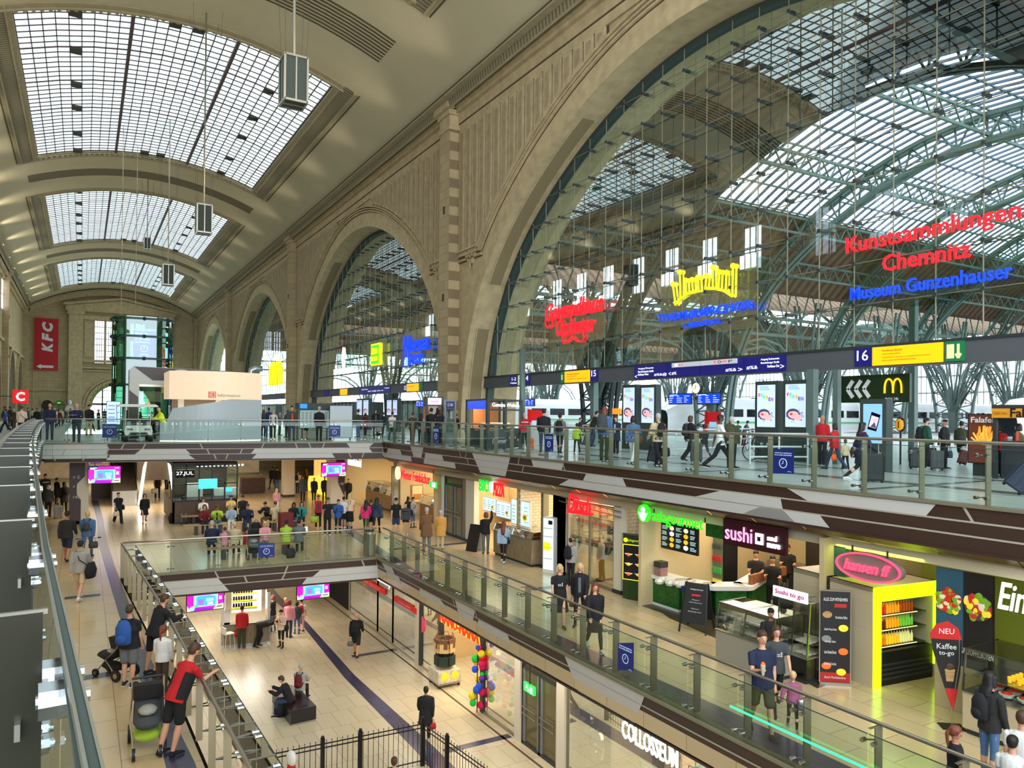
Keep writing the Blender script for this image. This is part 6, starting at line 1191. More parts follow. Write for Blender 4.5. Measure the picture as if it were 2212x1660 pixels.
# spiked fence at the bottom of the picture
FB=M('fence_black',(18,18,22),.4,.3)
f=[onz(540,1668,Z2),onz(910,1610,Z2),onz(1010,1690,Z2)]
t=thing('spiked_fence','low black fence with thin spiked bars at the bottom','fence',tuple(f[0]));H_=1.25
f[0]=onz(520,1745,Z2);f[1]=onz(912,1655,Z2);f[2]=onz(1080,1790,Z2);t.location=f[0]
for p,q in ((f[0],f[1]),(f[1],f[2])):
    n=int((q-p).length/.145)
    for z in (.15,H_-.15,H_-.04):b=MB();b.bar(p+up*z,q+up*z,.02,.03,FB);adopt(b.build('rail'),t)
    for i in range(min(n,48)):r_=p+(q-p)*(i/n);b=MB();b.tube([r_+up*.02,r_+up*(H_-.02),r_+up*(H_+.08)],[.009,.009,.001],FB,5);b.ball(r_+up*(H_+.04),.018,FB,5);adopt(b.build('bar'),t)
for r_ in (f[0]+(f[1]-f[0])*.42,f[0]+(f[1]-f[0])*.63,f[1],f[1]+(f[2]-f[1])*.35):b=MB();b.box((r_.x-.05,r_.y-.05,Z2),(r_.x+.05,r_.y+.05,Z2+H_+.12),FB);b.ball((r_.x,r_.y,Z2+H_+.14),.05,FB,8);adopt(b.build('post'),t)
p=onz(930,1700,Z2);t=thing('play_table','dark table with pale top behind the spiked fence','table',(p.x-.5,p.y-2.6,Z2));b=MB();b.box((-1.3,-.6,.7),(1.3,.6,.8),DSTEEL);b.box((-1.1,-.45,.8),(1.1,.45,.81),M('pale_blue',(200,220,230),.4));b.build('tabletop',t)
for sx_ in (-1,1):b=MB();b.box((sx_*1.1-.05,-.5,0),(sx_*1.1+.05,.5,.7),DSTEEL);b.build('leg',t)
p=onz(628,1760,Z2);t=thing('ride_figure','round white and red top of a small ride at the fence','ride',(p.x,p.y,Z2),.4);b=MB();b.lathe([(.18,0),(.14,1.0),(.1,1.25)],MATS['red_tile'],12);b.build('stem',t);b=MB();b.ball((0,0,1.42),.17,WHITE,12,.6,1,1.2);b.build('head',t)
# lower floor far: shopfront strip lights seen below the far slab
b=MB();b.box((3,59.8,-8.4),(18,59.95,-5.2),M('far_shop_glow',(246,214,176),.5,emit=.8));st(b.build('window_far_shop'))
# ---------------------------------------------------------------- middle floor, far part
def column(x,y,w2,z0,z1,m,label,brown=None):
    t=thing('clad_column',label,'column',(x,y,z0));t['kind']='structure';b=MB();b.box((-w2,-w2,.15),(w2,w2,z1-z0),m);b.build('cladding',t);b=MB();b.box((-w2-.02,-w2-.02,0),(w2+.02,w2+.02,.15),DGREY);b.build('base',t)
    if brown:
        b=MB();b.prism([(-w2-.01,.0),(w2*.2,0),(w2*.2,1.2),(-.1,1.5),(-.1,2.0),(.25,2.4),(.25,3.25),(-w2-.01,3.25)] if brown<0 else [(w2+.01,.6),(w2+.01,3.25),(-.1,3.25),(-.1,2.2),(.05,1.9),(.05,1.4),(w2*.9,.7)],'y',-w2-.02,-w2-.01,BROWN);b.build('brown_panel',t)
        for i,s in enumerate(('> E','^ #','< WC')):o=text('lettering',s,WHITE,((-.12 if brown<0 else .25),-w2-.03,2.35-.5*i),RS,1,.001,t);fit(o,.3,.16)
    return t
CW=M('column_cream',(222,208,184),.5)
q=onz(170,1127,Z1);column(q.x,43.6,.42,Z1,-.9,CW,'cream column with curved brown sign panel at the left',-1)
q=onz(624,1074,Z1);column(q.x,q.y+.3,.36,Z1,-.9,CW,'plain cream square column')
q=onz(724,1092,Z1);column(q.x,q.y,.42,Z1,-.9,CW,'cream column with brown panel behind the right advert screen',1)
def counter(label,x0,x1,yf,h_,m,y,d=.8,name='sales_counter'):
    A,B_=onz(x0,yf,Z1),onz(x1,yf,Z1);w_=B_.x-A.x;t=thing(name,label,'counter',(A.x,A.y,Z1));b=MB();b.box((0,0,.08),(w_,d,h_),m);b.build('body',t);b=MB();b.box((-.03,-.03,h_),(w_+.03,d+.03,h_+.04),WOOD);b.build('worktop',t);b=MB();b.box((.05,.05,0),(w_-.05,d-.05,.08),DGREY);b.build('plinth',t);return t
counter('dark wood counter below the left advert screen',197,264,1079,1.1,WOODD,0);counter('dark wood counter beside the glass kiosk',522,578,1068,1.1,WOODD,0)
# glass kiosk with date display
A,B_=onz(372,1134,Z1),onz(515,1128,Z1);t=thing('glass_kiosk','dark glass and wood kiosk with date display and blue screens','kiosk',(A.x,A.y,Z1));w_,D_=B_.x-A.x,4.5
b=MB();b.box((0,0,.1),(w_,.1,1.15),WOODD);b.box((0,0,.1),(.1,D_,1.15),WOODD);b.box((w_-.1,0,.1),(w_,D_,1.15),WOODD);b.build('wood_base',t)
b=MB();b.box((0,0,1.15),(w_,D_,1.2),BLACK);b.box((.1,.1,0),(w_-.1,D_,.1),DGREY);b.box((0,0,2.95),(w_,D_,3.1),BLACK)
for i in range(6):x=w_*i/5;b.box((x-.04,-.02,1.15),(x+.04,.04,3.0),BLACK)
for z in (1.15,2.0,2.95):b.box((0,-.02,z-.03),(w_,.04,z+.03),BLACK)
b.build('frame',t);b=MB();b.poly([(0,.0,1.2),(w_,0,1.2),(w_,0,3),(0,0,3)],GLASS);b.poly([(0,0,1.2),(0,D_,1.2),(0,D_,3),(0,0,3)],GLASS);b.build('glass_panel',t)
b=MB();b.box((.1,2.6,1.2),(w_-.1,2.7,3),M('kiosk_inner',(60,50,40),.6));b.box((.8,1.4,1.2),(1.6,1.8,1.9),WHITE);b.box((2.2,1.4,1.2),(3.4,1.8,1.6),WHITE);b.build('interior',t)
b=MB();b.box((.1,-.06,2.35),(1.0,-.02,2.75),BLACKG);b.build('date_panel',t);o=text('lettering','27.JUL',WHTL,(.55,-.07,2.55),RS,1,.002,t);fit(o,.8,.22)
SB=M('screen_cyan',(60,190,240),.4,emit=1.1);b=MB();b.box((1.2,-.08,1.75),(2.1,-.03,2.25),SB);b.build('screen',t);b=MB();b.box((2.65,1.3,1.4),(3.05,1.35,1.65),SB);b.build('monitor',t)
b=MB();
for i in range(12):b.ball((1.2+.2*i,.3,2.9),.06,WHTL,6)
b.build('lamp_row',t)
area('kiosk_lamp',(A.x+w_/2,A.y+1.3,Z1+2.85),2.5,1.5,60,(1,.9,.75))
# escalator with light strip
t=thing('escalator','steel escalator with a bright slanting light strip','escalator',(3.2,50,Z1));b=MB();b.prism([(50,Z1),(53,Z1),(60,-.9),(57,-.9),(50,Z1+.9)],'x',1.6,2.9,STEEL);adopt(b.build('truss'),t);b=MB();b.bar((3.0,49.5,Z1+.1),(3.4,50,-1.0),.16,.05,M('light_strip',(255,240,214),.5,emit=4));adopt(b.build('light_strip'),t)
for x in (1.6,2.9):b=MB();b.bar((x,50,Z1+1.0),(x,57,-.3),.06,.1,BLACK);adopt(b.build('handrail'),t)
b=MB();b.prism([(49.9,-1),(49.9,-2.6),(60,-1)],'x',2.9,5.2,M('escalator_side',(70,60,48),.5));adopt(b.build('side_panel'),t)
# benches
def bench(label,x0,y0,x1,y1,z=Z1,legs=3):
    A,B_=onz(x0,y0,z),onz(x1,y1,z);A.y=B_.y=(A.y+B_.y)/2;L_=B_.x-A.x;t=thing('slatted_bench',label,'bench',(A.x,A.y,z))
    b=MB()
    for i in range(5):b.box((0,-.22+.1*i,.42),(L_,-.14+.1*i,.46),WOOD)
    b.build('seat',t)
    for i in range(legs):x=L_*(i+.5)/legs;b=MB();b.box((x-.06,-.2,0),(x+.06,.24,.42),DGREY);b.build('leg',t)
    return t,A,L_
BN1=bench('long wooden bench in front of the glass kiosk, facing the viewer',392,1152,560,1152);BN2=bench('long wooden bench with people seen from behind',441,1203,658,1203,legs=3);BN3=bench('short wooden bench right of the long one, by the red box',578,1146,652,1146);BN4=bench('bench against the wooden base of the glass kiosk',388,1131,545,1131)
p=onz(617,1149,Z1);t=thing('red_cube','dark red box between two seated women','box',tuple(p));b=MB();b.box((-.3,-.3,0),(.3,.3,.9),M('dark_red',(104,18,22),.5));b.build('body',t)
# warm lit far shops on the middle floor
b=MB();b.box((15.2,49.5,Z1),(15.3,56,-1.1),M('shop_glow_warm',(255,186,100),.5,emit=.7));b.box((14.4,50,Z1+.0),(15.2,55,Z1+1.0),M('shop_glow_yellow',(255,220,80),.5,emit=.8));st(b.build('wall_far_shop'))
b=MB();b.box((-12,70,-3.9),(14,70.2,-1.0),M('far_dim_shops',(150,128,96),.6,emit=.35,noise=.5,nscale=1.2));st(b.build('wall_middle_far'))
p=onz(813,1196,Z1);t=thing('litter_bin','round steel litter bin in the corner of the railing','bin',(10.0,28.5,Z1));b=MB();b.lathe([(.22,0),(.24,.05),(.24,.9),(.2,.98),(.14,1.0)],STEEL,16);b.build('body',t);b=MB();b.lathe([(.15,1.0),(.15,1.02)],BLACK,12);b.build('opening',t)
# ---------------------------------------------------------------- upper concourse: booth, lift, portal, cart
def yp(x,y,Y):return ony(x,y,Y)
LBX=M('booth_light',(236,208,176),.7,emit=.42)
Yb=43.6;A,B_=yp(366,803,Yb),yp(566,806,Yb);zt=(A.z+B_.z)/2;zm=yp(460,863,Yb).z
t=thing('information_booth','white information booth with big glowing curved band on top','information booth',((A.x+B_.x)/2,Yb,0))
def arcpts(x0,x1,y,bul,n=14):return [(x0+(x1-x0)*i/n,y-bul*math.sin(math.pi*i/n)) for i in range(n+1)]
f=arcpts(A.x,B_.x,Yb,1.0);poly=f+[(B_.x,Yb+3),(A.x,Yb+3)]
b=MB();b.prism(poly,'z',zm,zt,LBX);adopt(b.build('light_band'),t)
b=MB();GW=M('booth_grey',(196,204,206),.4)
fx0=yp(345,950,Yb).x;f2=arcpts(fx0,B_.x,Yb,.9,18)
for i,((x0,y0),(x1,y1)) in enumerate(zip(f2,f2[1:])):
    def zt_(x):
        if x<A.x:return 1.0
        u=(x-A.x)/(B_.x-A.x);return yp(366+200*u,884-26*min(1,u*1.25),Yb).z
    b.hexa([(x0,y0,.05),(x1,y1,.05),(x1,y1+.15,.05),(x0,y0+.15,.05),(x0,y0,zt_(x0+.01)),(x1,y1,zt_(x1-.01)),(x1,y1+.15,zt_(x1-.01)),(x0,y0+.15,zt_(x0+.01))],GW)
b.box((B_.x-.15,Yb,0),(B_.x,Yb+3,zm),GW);adopt(b.build('curved_wall'),t)
b=MB();b.prism([(x,y+.02) for x,y in f2]+[(B_.x-.1,Yb+.8),(fx0+.1,Yb+.8)],'z',0,.06,M('booth_plinth_light',(255,250,225),.5,emit=1.2));adopt(b.build('plinth'),t)
b=MB();b.box((A.x+.4,Yb+2.8,0),(B_.x-.2,Yb+3,zm),M('booth_back',(150,130,110),.6));b.box((A.x+.6,Yb+1.5,1.6),(A.x+.9,Yb+1.8,zm),WHITE);b.box((A.x+2.6,Yb+1.5,0),(A.x+2.9,Yb+1.8,zm),WHITE);adopt(b.build('interior'),t)
area('booth_lamp',(7,Yb+1.4,zm-.1),3,1,40,(1,.93,.85))
REDT=M('logo_red',(206,40,36),.5,emit=.2);P_=yp(450,853,Yb-1.05);b=MB();x0,x1=yp(450,853,Yb-1.0).x,yp(466,853,Yb-1.0).x;zc=yp(458,853,Yb-1.0).z
for (u0,u1,z0,z1) in ((x0,x1,zc+.13,zc+.16),(x0,x1,zc-.16,zc-.13),(x0,x0+.03,zc-.16,zc+.16),(x1-.03,x1,zc-.16,zc+.16)):b.box((u0,Yb-1.08,z0),(u1,Yb-1.04,z1),REDT)
adopt(b.build('logo_frame'),t);sign_text('DB',REDT,(x0+.06,Yb-1.04,zc),(x1-.06,Yb-1.04,zc),.2,t,.004,.02);sign_text('Information',M('logo_grey',(150,110,96),.5,emit=.1),(x1+.1,Yb-1.04,zc-.02),(x1+1.25,Yb-1.02,zc-.02),.16,t,.004)
# portal
Yp=48.2;L0,R0=yp(280,791,Yp),yp(517,797,Yp);zt=L0.z;xl,xr=L0.x,R0.x;PW=M('portal_white',(206,204,200),.5)
t=thing('lift_portal','white and brown angular portal frame behind the booth','portal',(xl,Yp,0))
xi=yp(300,900,Yp).x;zi=yp(350,831,Yp).z
b=MB();b.prism([(xl,0),(xi,0),(xi,zi),(xr,zi),(xr,zt-.1),(xl+.2,zt),(xl,zt-.2)],'y',Yp,Yp+1.2,PW);adopt(b.build('frame'),t)
b=MB();b.prism([(yp(290,792,Yp).x,zt-.03),(xr,zt-.1),(xr,yp(400,822,Yp).z),(yp(330,822,Yp).x,yp(330,822,Yp).z)],'y',Yp-.03,Yp,BROWN);b.prism([(xl,yp(280,843,Yp).z),(xi-.05,yp(297,858,Yp).z),(xi-.05,.2),(xl,.2)],'y',Yp-.03,Yp,BROWN);adopt(b.build('brown_panel'),t)
b=MB();b.box((xi,Yp+.1,zi-.15),(xr,Yp+.3,zi),STEEL);b.box((xl,Yp-.04,0),(xi,Yp-.02,.3),DGREY);adopt(b.build('lintel'),t)
b=MB()
for a in range(8):t0,t1=math.pi*(.1+.8*a/8),math.pi*(.1+.8*(a+1)/8);cxx=yp(392,805,Yp).x;b.bar((cxx-.8*math.cos(t0),Yp-.05,zt-.75+.6*math.sin(t0)),(cxx-.8*math.cos(t1),Yp-.05,zt-.75+.6*math.sin(t1)),.1,.03,PW,up=(0,1,0))
adopt(b.build('arc_logo'),t)
t=thing('duct_pipe','silver elbow pipe end beside the glowing booth band','pipe',(9.6,46,0));a_=[yp(540,950,46),yp(540,812,46),yp(543,800,46),yp(552,797,46),yp(566,797,46)];b=MB();b.tube(a_,.17,M('pipe_silver',(170,176,176),.3,.7),10);adopt(b.build('pipe',smooth=True),t)
# glass lift
Ye=54.5;A,B_=yp(243,700,Ye),yp(377,700,Ye);cx_,r_=(A.x+B_.x)/2,(B_.x-A.x)/2;ztop=yp(300,684,Ye).z;EG=M('lift_dark_green',(22,58,48),.4,.3);LG=glassmat('lift_glass',(150,214,186),1.2,.08)
t=thing('glass_lift_tower','tall rounded green glass lift shaft left of the booth','lift',(cx_,Ye+1.2,0))
ring=[(cx_+r_*math.copysign(abs(math.cos(a))**.55,math.cos(a)),Ye+1.2+1.5*math.copysign(abs(math.sin(a))**.55,math.sin(a))) for a in [i*math.pi/16 for i in range(32)]]
for i in range(0,32,2):
    b=MB()
    for q in (i,i+1):(x0,y0),(x1,y1)=ring[q],ring[(q+1) % 32];b.poly([(x0,y0,0),(x1,y1,0),(x1,y1,ztop),(x0,y0,ztop)],LG)
    adopt(b.build('glass_panel'),t)
for zz in (ztop-.15,yp(300,727,Ye).z,yp(300,775,Ye).z,yp(300,832,Ye).z,.2):
    b=MB()
    for (x0,y0),(x1,y1) in zip(ring,ring[1:]+ring[:1]):b.bar((x0,y0,zz),(x1,y1,zz),.1,.14,EG)
    for s_ in range(0,32,4):b.ball((ring[s_][0],ring[s_][1],zz),.13,EG,6)
    b.bar((ring[0][0],ring[0][1],zz),(ring[16][0],ring[16][1],zz),.15,.2,EG);adopt(b.build('ring_beam'),t)
for xo,w2 in ((-.95,.2),(.95,.16)):b=MB();b.box((cx_+xo-w2,Ye+.9,0),(cx_+xo+w2,Ye+1.4,ztop),EG);adopt(b.build('column'),t)
b=MB();b.box((cx_-1.2,Ye+.3,yp(300,800,Ye).z-.9),(cx_+1.3,Ye+2,yp(300,800,Ye).z+.6),M('lift_car',(20,40,34),.3));adopt(b.build('lift_car'),t)
Ysc=Ye-.25;A,B_=yp(289,744,Ysc),yp(334,744,Ysc);z0,z1=yp(300,773,Ysc).z,yp(300,716,Ysc).z
def blue(b,w_,h_):
    rect(b,-w_/2,w_/2,0,h_,M('poster_blue_lit',(16,40,190),.4,emit=.7))
    for a in range(16):t0,t1=a*math.pi/8,(a+1)*math.pi/8;b.bar((.17*w_*math.cos(t0),-.01,h_*.35+.17*w_*math.sin(t0)),(.17*w_*math.cos(t1),-.01,h_*.35+.17*w_*math.sin(t1)),.04,.01,WTXT,up=(0,1,0))
    b.bar((0,-.01,h_*.35),(0,-.01,h_*.35+.1*w_),.04,.01,WTXT,up=(0,1,0));b.bar((0,-.01,h_*.35),(-.08*w_,-.01,h_*.35),.04,.01,WTXT)
    for a in range(5):t0,t1=math.pi*(.15+.7*a/5),math.pi*(.15+.7*(a+1)/5);b.bar((.25*w_*math.cos(t0),-.01,h_*.05+.12*w_*math.sin(t0)),(.25*w_*math.cos(t1),-.01,h_*.05+.12*w_*math.sin(t1)),.05,.01,WTXT,up=(0,1,0))
t=flatscreen((A.x,Ysc,(z0+z1)/2),(B_.x,Ysc,(z0+z1)/2),z1-z0,blue,'blue opening hours screen on the glass lift tower','lift_poster','poster')
for i,s in enumerate(('MONTAG-','SAMSTAG','10-20 UHR','GEÖFFNET.')):w_=B_.x-A.x;o=text('lettering',s,WTXT,(-w_*(.1 if i>1 else .14),-.02,(z1-z0)*(.92-.11*i)),RS,1,.002,t,bold=.02);fit(o,w_*(.75 if i>1 else .6),(z1-z0)*.07)
# golf cart
c0=yp(299,953,42.9);t=thing('golf_cart','white electric cart with pale roof parked by the far railing','cart',(c0.x,43.6,0));CWH=M('cart_white',(222,224,208),.35)
b=MB();b.prism([(-.62,.35),(.62,.35),(.66,.55),(.6,.85),(-.6,.85),(-.66,.55)],'y',-.75,-.1,CWH);b.prism([(-.5,.3),(.5,.3),(.4,.5),(-.4,.5)],'y',-.8,-.7,BLACK);b.build('front_body',t)
b=MB();b.box((-.6,-.1,.25),(.6,2.2,.4),BLACK);b.box((-.6,1.5,.4),(.6,2.2,.8),CWH);b.build('chassis',t)
b=MB();b.box((-.55,.7,.55),(.55,1.2,.75),BLACK);b.box((-.55,1.15,.75),(.55,1.3,1.2),BLACK);b.build('seat',t)
b=MB();b.prism([(-.95,1.86),(-.8,1.96),(.8,1.96),(.95,1.86),(.9,1.82),(-.9,1.82)],'y',-.5,1.8,CWH);b.build('roof',t)
for sx_ in (-.58,.58):
    for y,y2 in ((-.15,-.3),(1.6,1.6)):b=MB();b.bar((sx_,y,.8),(sx_,y2,1.84),.04,.04,CWH);b.build('roof_post',t)
    for y in (-.45,1.75):
        b=MB();b.tube([(sx_-.1,y,.27),(sx_+.1,y,.27)],.27,BLACK,16);b.build('wheel',t)
    b=MB();b.box((sx_*.7-.13,-.78,.62),(sx_*.7+.13,-.74,.7),BLACKG);b.build('headlight',t)
b=MB();b.poly([(-.55,-.2,.9),(.55,-.2,.9),(.55,-.28,1.8),(-.55,-.28,1.8)],GLASS);b.build('windscreen',t)
b=MB();b.tube([(.25,.1,.8),(.28,.35,1.05)],.02,BLACK,6);b.tube([(.28+.17*math.cos(a*.628),.36+.03*math.sin(a*.628),1.07+.15*math.sin(a*.628)) for a in range(11)],.015,BLACK,6);b.build('steering_wheel',t)
b=MB();b.ball((.5,0,2.02),.07,M('orange_lamp',(255,120,20),.4,emit=1.2),8);b.build('beacon',t)
def board(px0,px1,y0,y1,Y,fn,label,name='information_board',cat='information board',legs=True,z0=None):
    A,B_=yp(px0,y0,Y),yp(px1,y0,Y);zb=yp(px0,y1,Y).z;h_=A.z-zb;t=flatscreen((A.x,Y,(A.z+zb)/2),(B_.x,Y,(A.z+zb)/2),h_,fn,label,name,cat)
    if legs and zb>.06:
        for s in (-1,1):b=MB();b.box((s*(B_.x-A.x)*.42-.03,.0,-zb),(s*(B_.x-A.x)*.42+.03,.06,0),DGREY);b.build('leg',t)
    return t
def mapscreen(b,w_,h_):
    rect(b,-w_/2,w_/2,0,h_,M('map_screen',(176,206,250),.4,emit=.8))
    for i in range(5):rect(b,-w_*.4,w_*.1,h_*(.12+.17*i),h_*(.17+.17*i),M('map_line',(90,110,220),.4,emit=.8),-.006)
    b.bar((w_*.28,-.008,h_*.1),(w_*.2,-.008,h_*.9),.03,.004,DGREY,up=(0,1,0));b.bar((w_*.22,-.008,h_*.5),(w_*.45,-.008,h_*.55),.03,.004,DGREY,up=(0,1,0))
board(231,260,868,917,46.5,mapscreen,'light blue map screen standing left of the white cart')
board(713,761,877,946,42.6,lambda b,w_,h_:rect(b,-w_/2,w_/2,0,h_,M('board_white',(206,212,216),.5)),'blank white board standing on the far side of the concourse','white_board')
def ttable(b,w_,h_):
    rect(b,-w_/2,w_/2,0,h_,M('timetable',(186,206,200),.5,emit=.1))
    for i in range(7):rect(b,-w_*.45+i*w_*.13,-w_*.45+i*w_*.13+w_*.09,h_*.08,h_*.9,M('timetable_column',(160,182,180),.5),-.006)
board(648,712,886,925,43.4,ttable,'timetable board with glass front by the white-capped man')
b=MB();A,B_=yp(648,873,43.4),yp(712,873,43.4);zz=yp(680,886,43.4).z;b.box((A.x-.15,43.2,zz+.02),(B_.x+.15,43.9,A.z+.05),DSTEEL);b.box((A.x-.05,43.15,zz+.08),(A.x+.35,43.2,A.z),M('blue_header',(40,130,230),.5,emit=.8));b.box((A.x-.15,43.5,0),(A.x-.05,43.6,zz),DSTEEL);b.box((B_.x+.05,43.5,0),(B_.x+.15,43.6,zz),DSTEEL);tag(b.build('board_canopy'),'dark canopy with a blue header over the timetable board','canopy')
# bakery kiosk by the pilaster
K0,K1,K2=onz(1009,966,0),onz(1053,974,0),onz(1124,968,0);zk=yp(1053,861,K1.y).z
t=thing('bakery_kiosk','glass kiosk with blue lit header at the foot of the pilaster','kiosk',tuple(K1));dx=(K0-K1);dy=(K2-K1)
b=MB();b.prism([(K1.x,K1.y),(K0.x,K0.y),(K0.x+dy.x,K0.y+dy.y),(K2.x,K2.y)],'z',zk-.08,zk,DSTEEL);
for p in (K0,K1,K2,K1+dy*.5,K0+dy):b.box((p.x-.07,p.y-.07,0),(p.x+.07,p.y+.07,zk),DSTEEL)
b.bar(K1+up*(zk-.5),K2+up*(zk-.5),.1,.08,DSTEEL);b.bar(K1+up*.12,K2+up*.12,.1,.15,DSTEEL);b.bar(K1+up*.12,K0+up*.12,.1,.15,DSTEEL);adopt(b.build('frame'),t)
b=MB();b.bar(K1+up*(zk-.28)+dx.normalized()*.1,K0+up*(zk-.28),.06,.38,BLUL);adopt(b.build('blue_header'),t)
b=MB();b.bar(K1+up*.5,K2+up*.5,.08,.9,M('kiosk_print',(40,44,38),.4));b.bar(K1+up*.5,K0+up*.5,.08,.9,MATS['kiosk_print']);adopt(b.build('counter_front'),t)
b=MB()
for i in range(5):c=K1+dy*(.55+.09*i)+Vector((-.06,0,.4+.12*(i % 2)));b.ball(tuple(c),.1,PALEB,7)
adopt(b.build('print_motif'),t);sign_text('Gourmet',WHITE,K1+dy*.1+up*.4,K1+dy*.5+up*.4,.22,t,.003,.0,.2,out=.07);sign_text('Genuss Welten',WHTL,K1+dy*.08+up*(zk-.27),K1+dy*.9+up*(zk-.27),.18,t,.003,out=.07)
b=MB();c=K1+dy*.5+dx*.55;b.bar(K1+dx*.4+dy*.1+up*1.05,K1+dx*.4+dy*.9+up*1.05,.4,.1,WOODD);b.bar(K1+dx*.9+dy*.1+up*1.4,K1+dx*.9+dy*.9+up*1.4,.06,1.6,M('kiosk_back',(150,96,50),.6,emit=.3));adopt(b.build('counter'),t)
area('kiosk_lamp',tuple(K1+dy*.5+dx*.5+up*(zk-.15)),1.2,1.2,60,(1,.8,.5))
goods('bread_roll',lambda m:m.ball((0,0,.05),.1,MATS['flour_bread'],7,1.3,.8,.6),'roll on the counter of the concourse bakery kiosk','rolls in the bakery kiosk',[(K1+dx*(.3+.2*(i % 2))+dy*(.12+.05*(i//2))+up*1.1,i) for i in range(30)],'bread')
def slimbooth(px0,px1,y1,h_,label,top,topm,name='vending_booth',depth=.8,m=DSTEEL,glassy=True):
    p,q=onz(px0,y1,0),onz(px1,y1,0);w_=(q-p).length;a=math.atan2(q.y-p.y,q.x-p.x);t=thing(name,label,'booth',tuple((p+q)/2),a)
    b=MB();b.box((-w_/2,.05,.0),(w_/2,depth,.6),m);b.box((-w_/2,.05,h_-.5),(w_/2,depth,h_),m)
    for s in (-1,1):b.box((s*w_/2-.05,0,0),(s*w_/2+.05,.1,h_),m)
    b.box((-w_/2,depth-.05,.6),(w_/2,depth,h_-.5),MATS['kiosk_back'] if not glassy else M('booth_glass_back',(120,150,146),.3));b.build('body',t)
    b=MB();b.box((-w_/2+.06,-.02,h_-.45),(w_/2-.06,.04,h_-.08),topm);b.build('header',t)
    if top:o=text('lettering',top,REDL if topm is not NAVY else WHITE,(0,-.03,h_-.26),RS,1,.002,t);fit(o,w_*.5,.14)
    b=MB();b.box((-w_/2+.08,.0,.62),(w_/2-.08,.02,h_-.52),GLASSS);b.build('glass_door',t);return t
slimbooth(921,955,958,2.55,'dark booth with pale header left of the pilaster','snack',M('header_lilac',(206,196,230),.5,emit=.8),glassy=False,depth=1.6)
slimbooth(961,983,960,2.35,'grey glazed cabinet with navy header beside the couple in black','DB',NAVY,m=GREY)
# totems, signs, columns along the glass front
def ferien(b,w_,h_):
    rect(b,-w_/2,w_/2,0,h_,M('ad_pale',(190,208,236),.4,emit=.62));FC=[(230,50,90),(40,180,130),(60,160,210),(240,150,40),(40,70,200)]
    for i in range(3):rect(b,-w_*.35,w_*(.1+.05*i),h_*(.95-.035*i),h_*(.965-.035*i),M('ad_text',(90,150,230),.4,emit=.7),-.006)
    fm_=M('ad_skin',(236,176,178),.4,emit=.55);b.poly([(w_*(-.12)+w_*.34*math.cos(a*.393),-.007,h_*.3+h_*.13*math.sin(a*.393)) for a in range(16)],M('ad_hair',(70,66,96),.4,emit=.5));r3=random.Random(2)
    for _ in range(34):a=r3.uniform(0,6.28);b.bar((w_*-.02,-.0075,h_*.26),(w_*-.02+w_*r3.uniform(.3,.47)*math.cos(a),-.0075,h_*.26+h_*r3.uniform(.12,.2)*math.sin(a)),.012,.002,MATS['ad_hair'],up=(0,1,0))
    b.poly([(-w_*.1+w_*.26*math.cos(a*.393)+.02*math.sin(a*.8),-.009,h_*.28+h_*.09*math.sin(a*.393)) for a in range(16)],fm_)
    b.poly([(w_*.12+w_*.2*math.cos(a*.393),-.0095,h_*.22+h_*.07*math.sin(a*.393)) for a in range(16)],fm_);b.poly([(-w_*.2+w_*.08*math.cos(a*.785),-.011,h_*.3+h_*.03*math.sin(a*.785)) for a in range(8)],M('ad_lip',(200,60,80),.4,emit=.6))
def totem(px0,px1,X,y0,y1,fn,label,name='advert_totem',letters=None):
    A,B_=onx(px0,y0,X),onx(px1,y0,X);zt,zb=onx((px0+px1)/2,y0,X).z,onx((px0+px1)/2,y1,X).z;w_=A.y-B_.y;t=flatscreen((X,A.y,(zt+zb)/2),(X,B_.y,(zt+zb)/2),zt-zb,fn,label,name,'advert totem',frame=DSTEEL,thick=.35)
    b=MB();b.box((-w_/2-.12,.01,-zb),(w_/2+.12,.34,zt-zb+.15),DSTEEL);b.build('body',t)
    if letters:
        for i,(ch,col) in enumerate(zip('FERIEN',[(230,40,90),(60,190,110),(40,170,200),(240,160,40),(60,60,220),(120,40,190)])):o=text('lettering',ch,M('ad_letter_%d' % i,col,.4,emit=.9),(-w_*.36+w_*.14*i,-.012,(zt-zb)*(.76-.025*i+.02*(i % 2))),(R_(90),R_(10*((i % 3)-1)),0),1,.002,t,bold=.03);fit(o,w_*.12,(zt-zb)*.085)
    return t
totem(1347,1371,23.0,838,913,ferien,'left one of the two nearer-left advert totems showing a lying face',letters=1);totem(1386,1413,23.0,838,914,ferien,'right one of the two nearer-left advert totems showing a lying face',letters=1)
totem(1636,1675,22.6,832,923,ferien,'left one of the two large advert totems right of the departure screens',letters=1);totem(1697,1741,22.6,830,923,ferien,'right one of the two large advert totems beside the steel column',letters=1)
def phone(b,w_,h_):
    rect(b,-w_/2,w_/2,0,h_,M('ad_sky',(120,166,226),.4,emit=.7));b.poly([(-w_*.28,-.008,h_*.36),(w_*.2,-.008,h_*.3),(w_*.42,-.008,h_*.72),(-w_*.05,-.008,h_*.8)],BLACKG);b.poly([(-w_*.2,-.01,h_*.42),(w_*.18,-.01,h_*.37),(w_*.34,-.01,h_*.65),(-w_*.04,-.01,h_*.71)],M('ad_photo',(196,176,200),.4,emit=.8));b.poly([(w_*.1+w_*.1*math.cos(a*.785),-.012,h_*.58+h_*.06*math.sin(a*.785)) for a in range(8)],MATS['ad_skin'])
    b.poly([(-w_*.12,-.012,h_*.42),(w_*.2,-.012,h_*.38),(w_*.12,-.012,h_*.54)],MATS['ad_hair'])
totem(1865,1906,20.9,873,958,phone,'teal advert totem showing a phone beside the walking woman')
totem(859,866,23.0,862,905,ferien,'narrow pale advert totem, left of a pair behind the second arch') if 0 else None
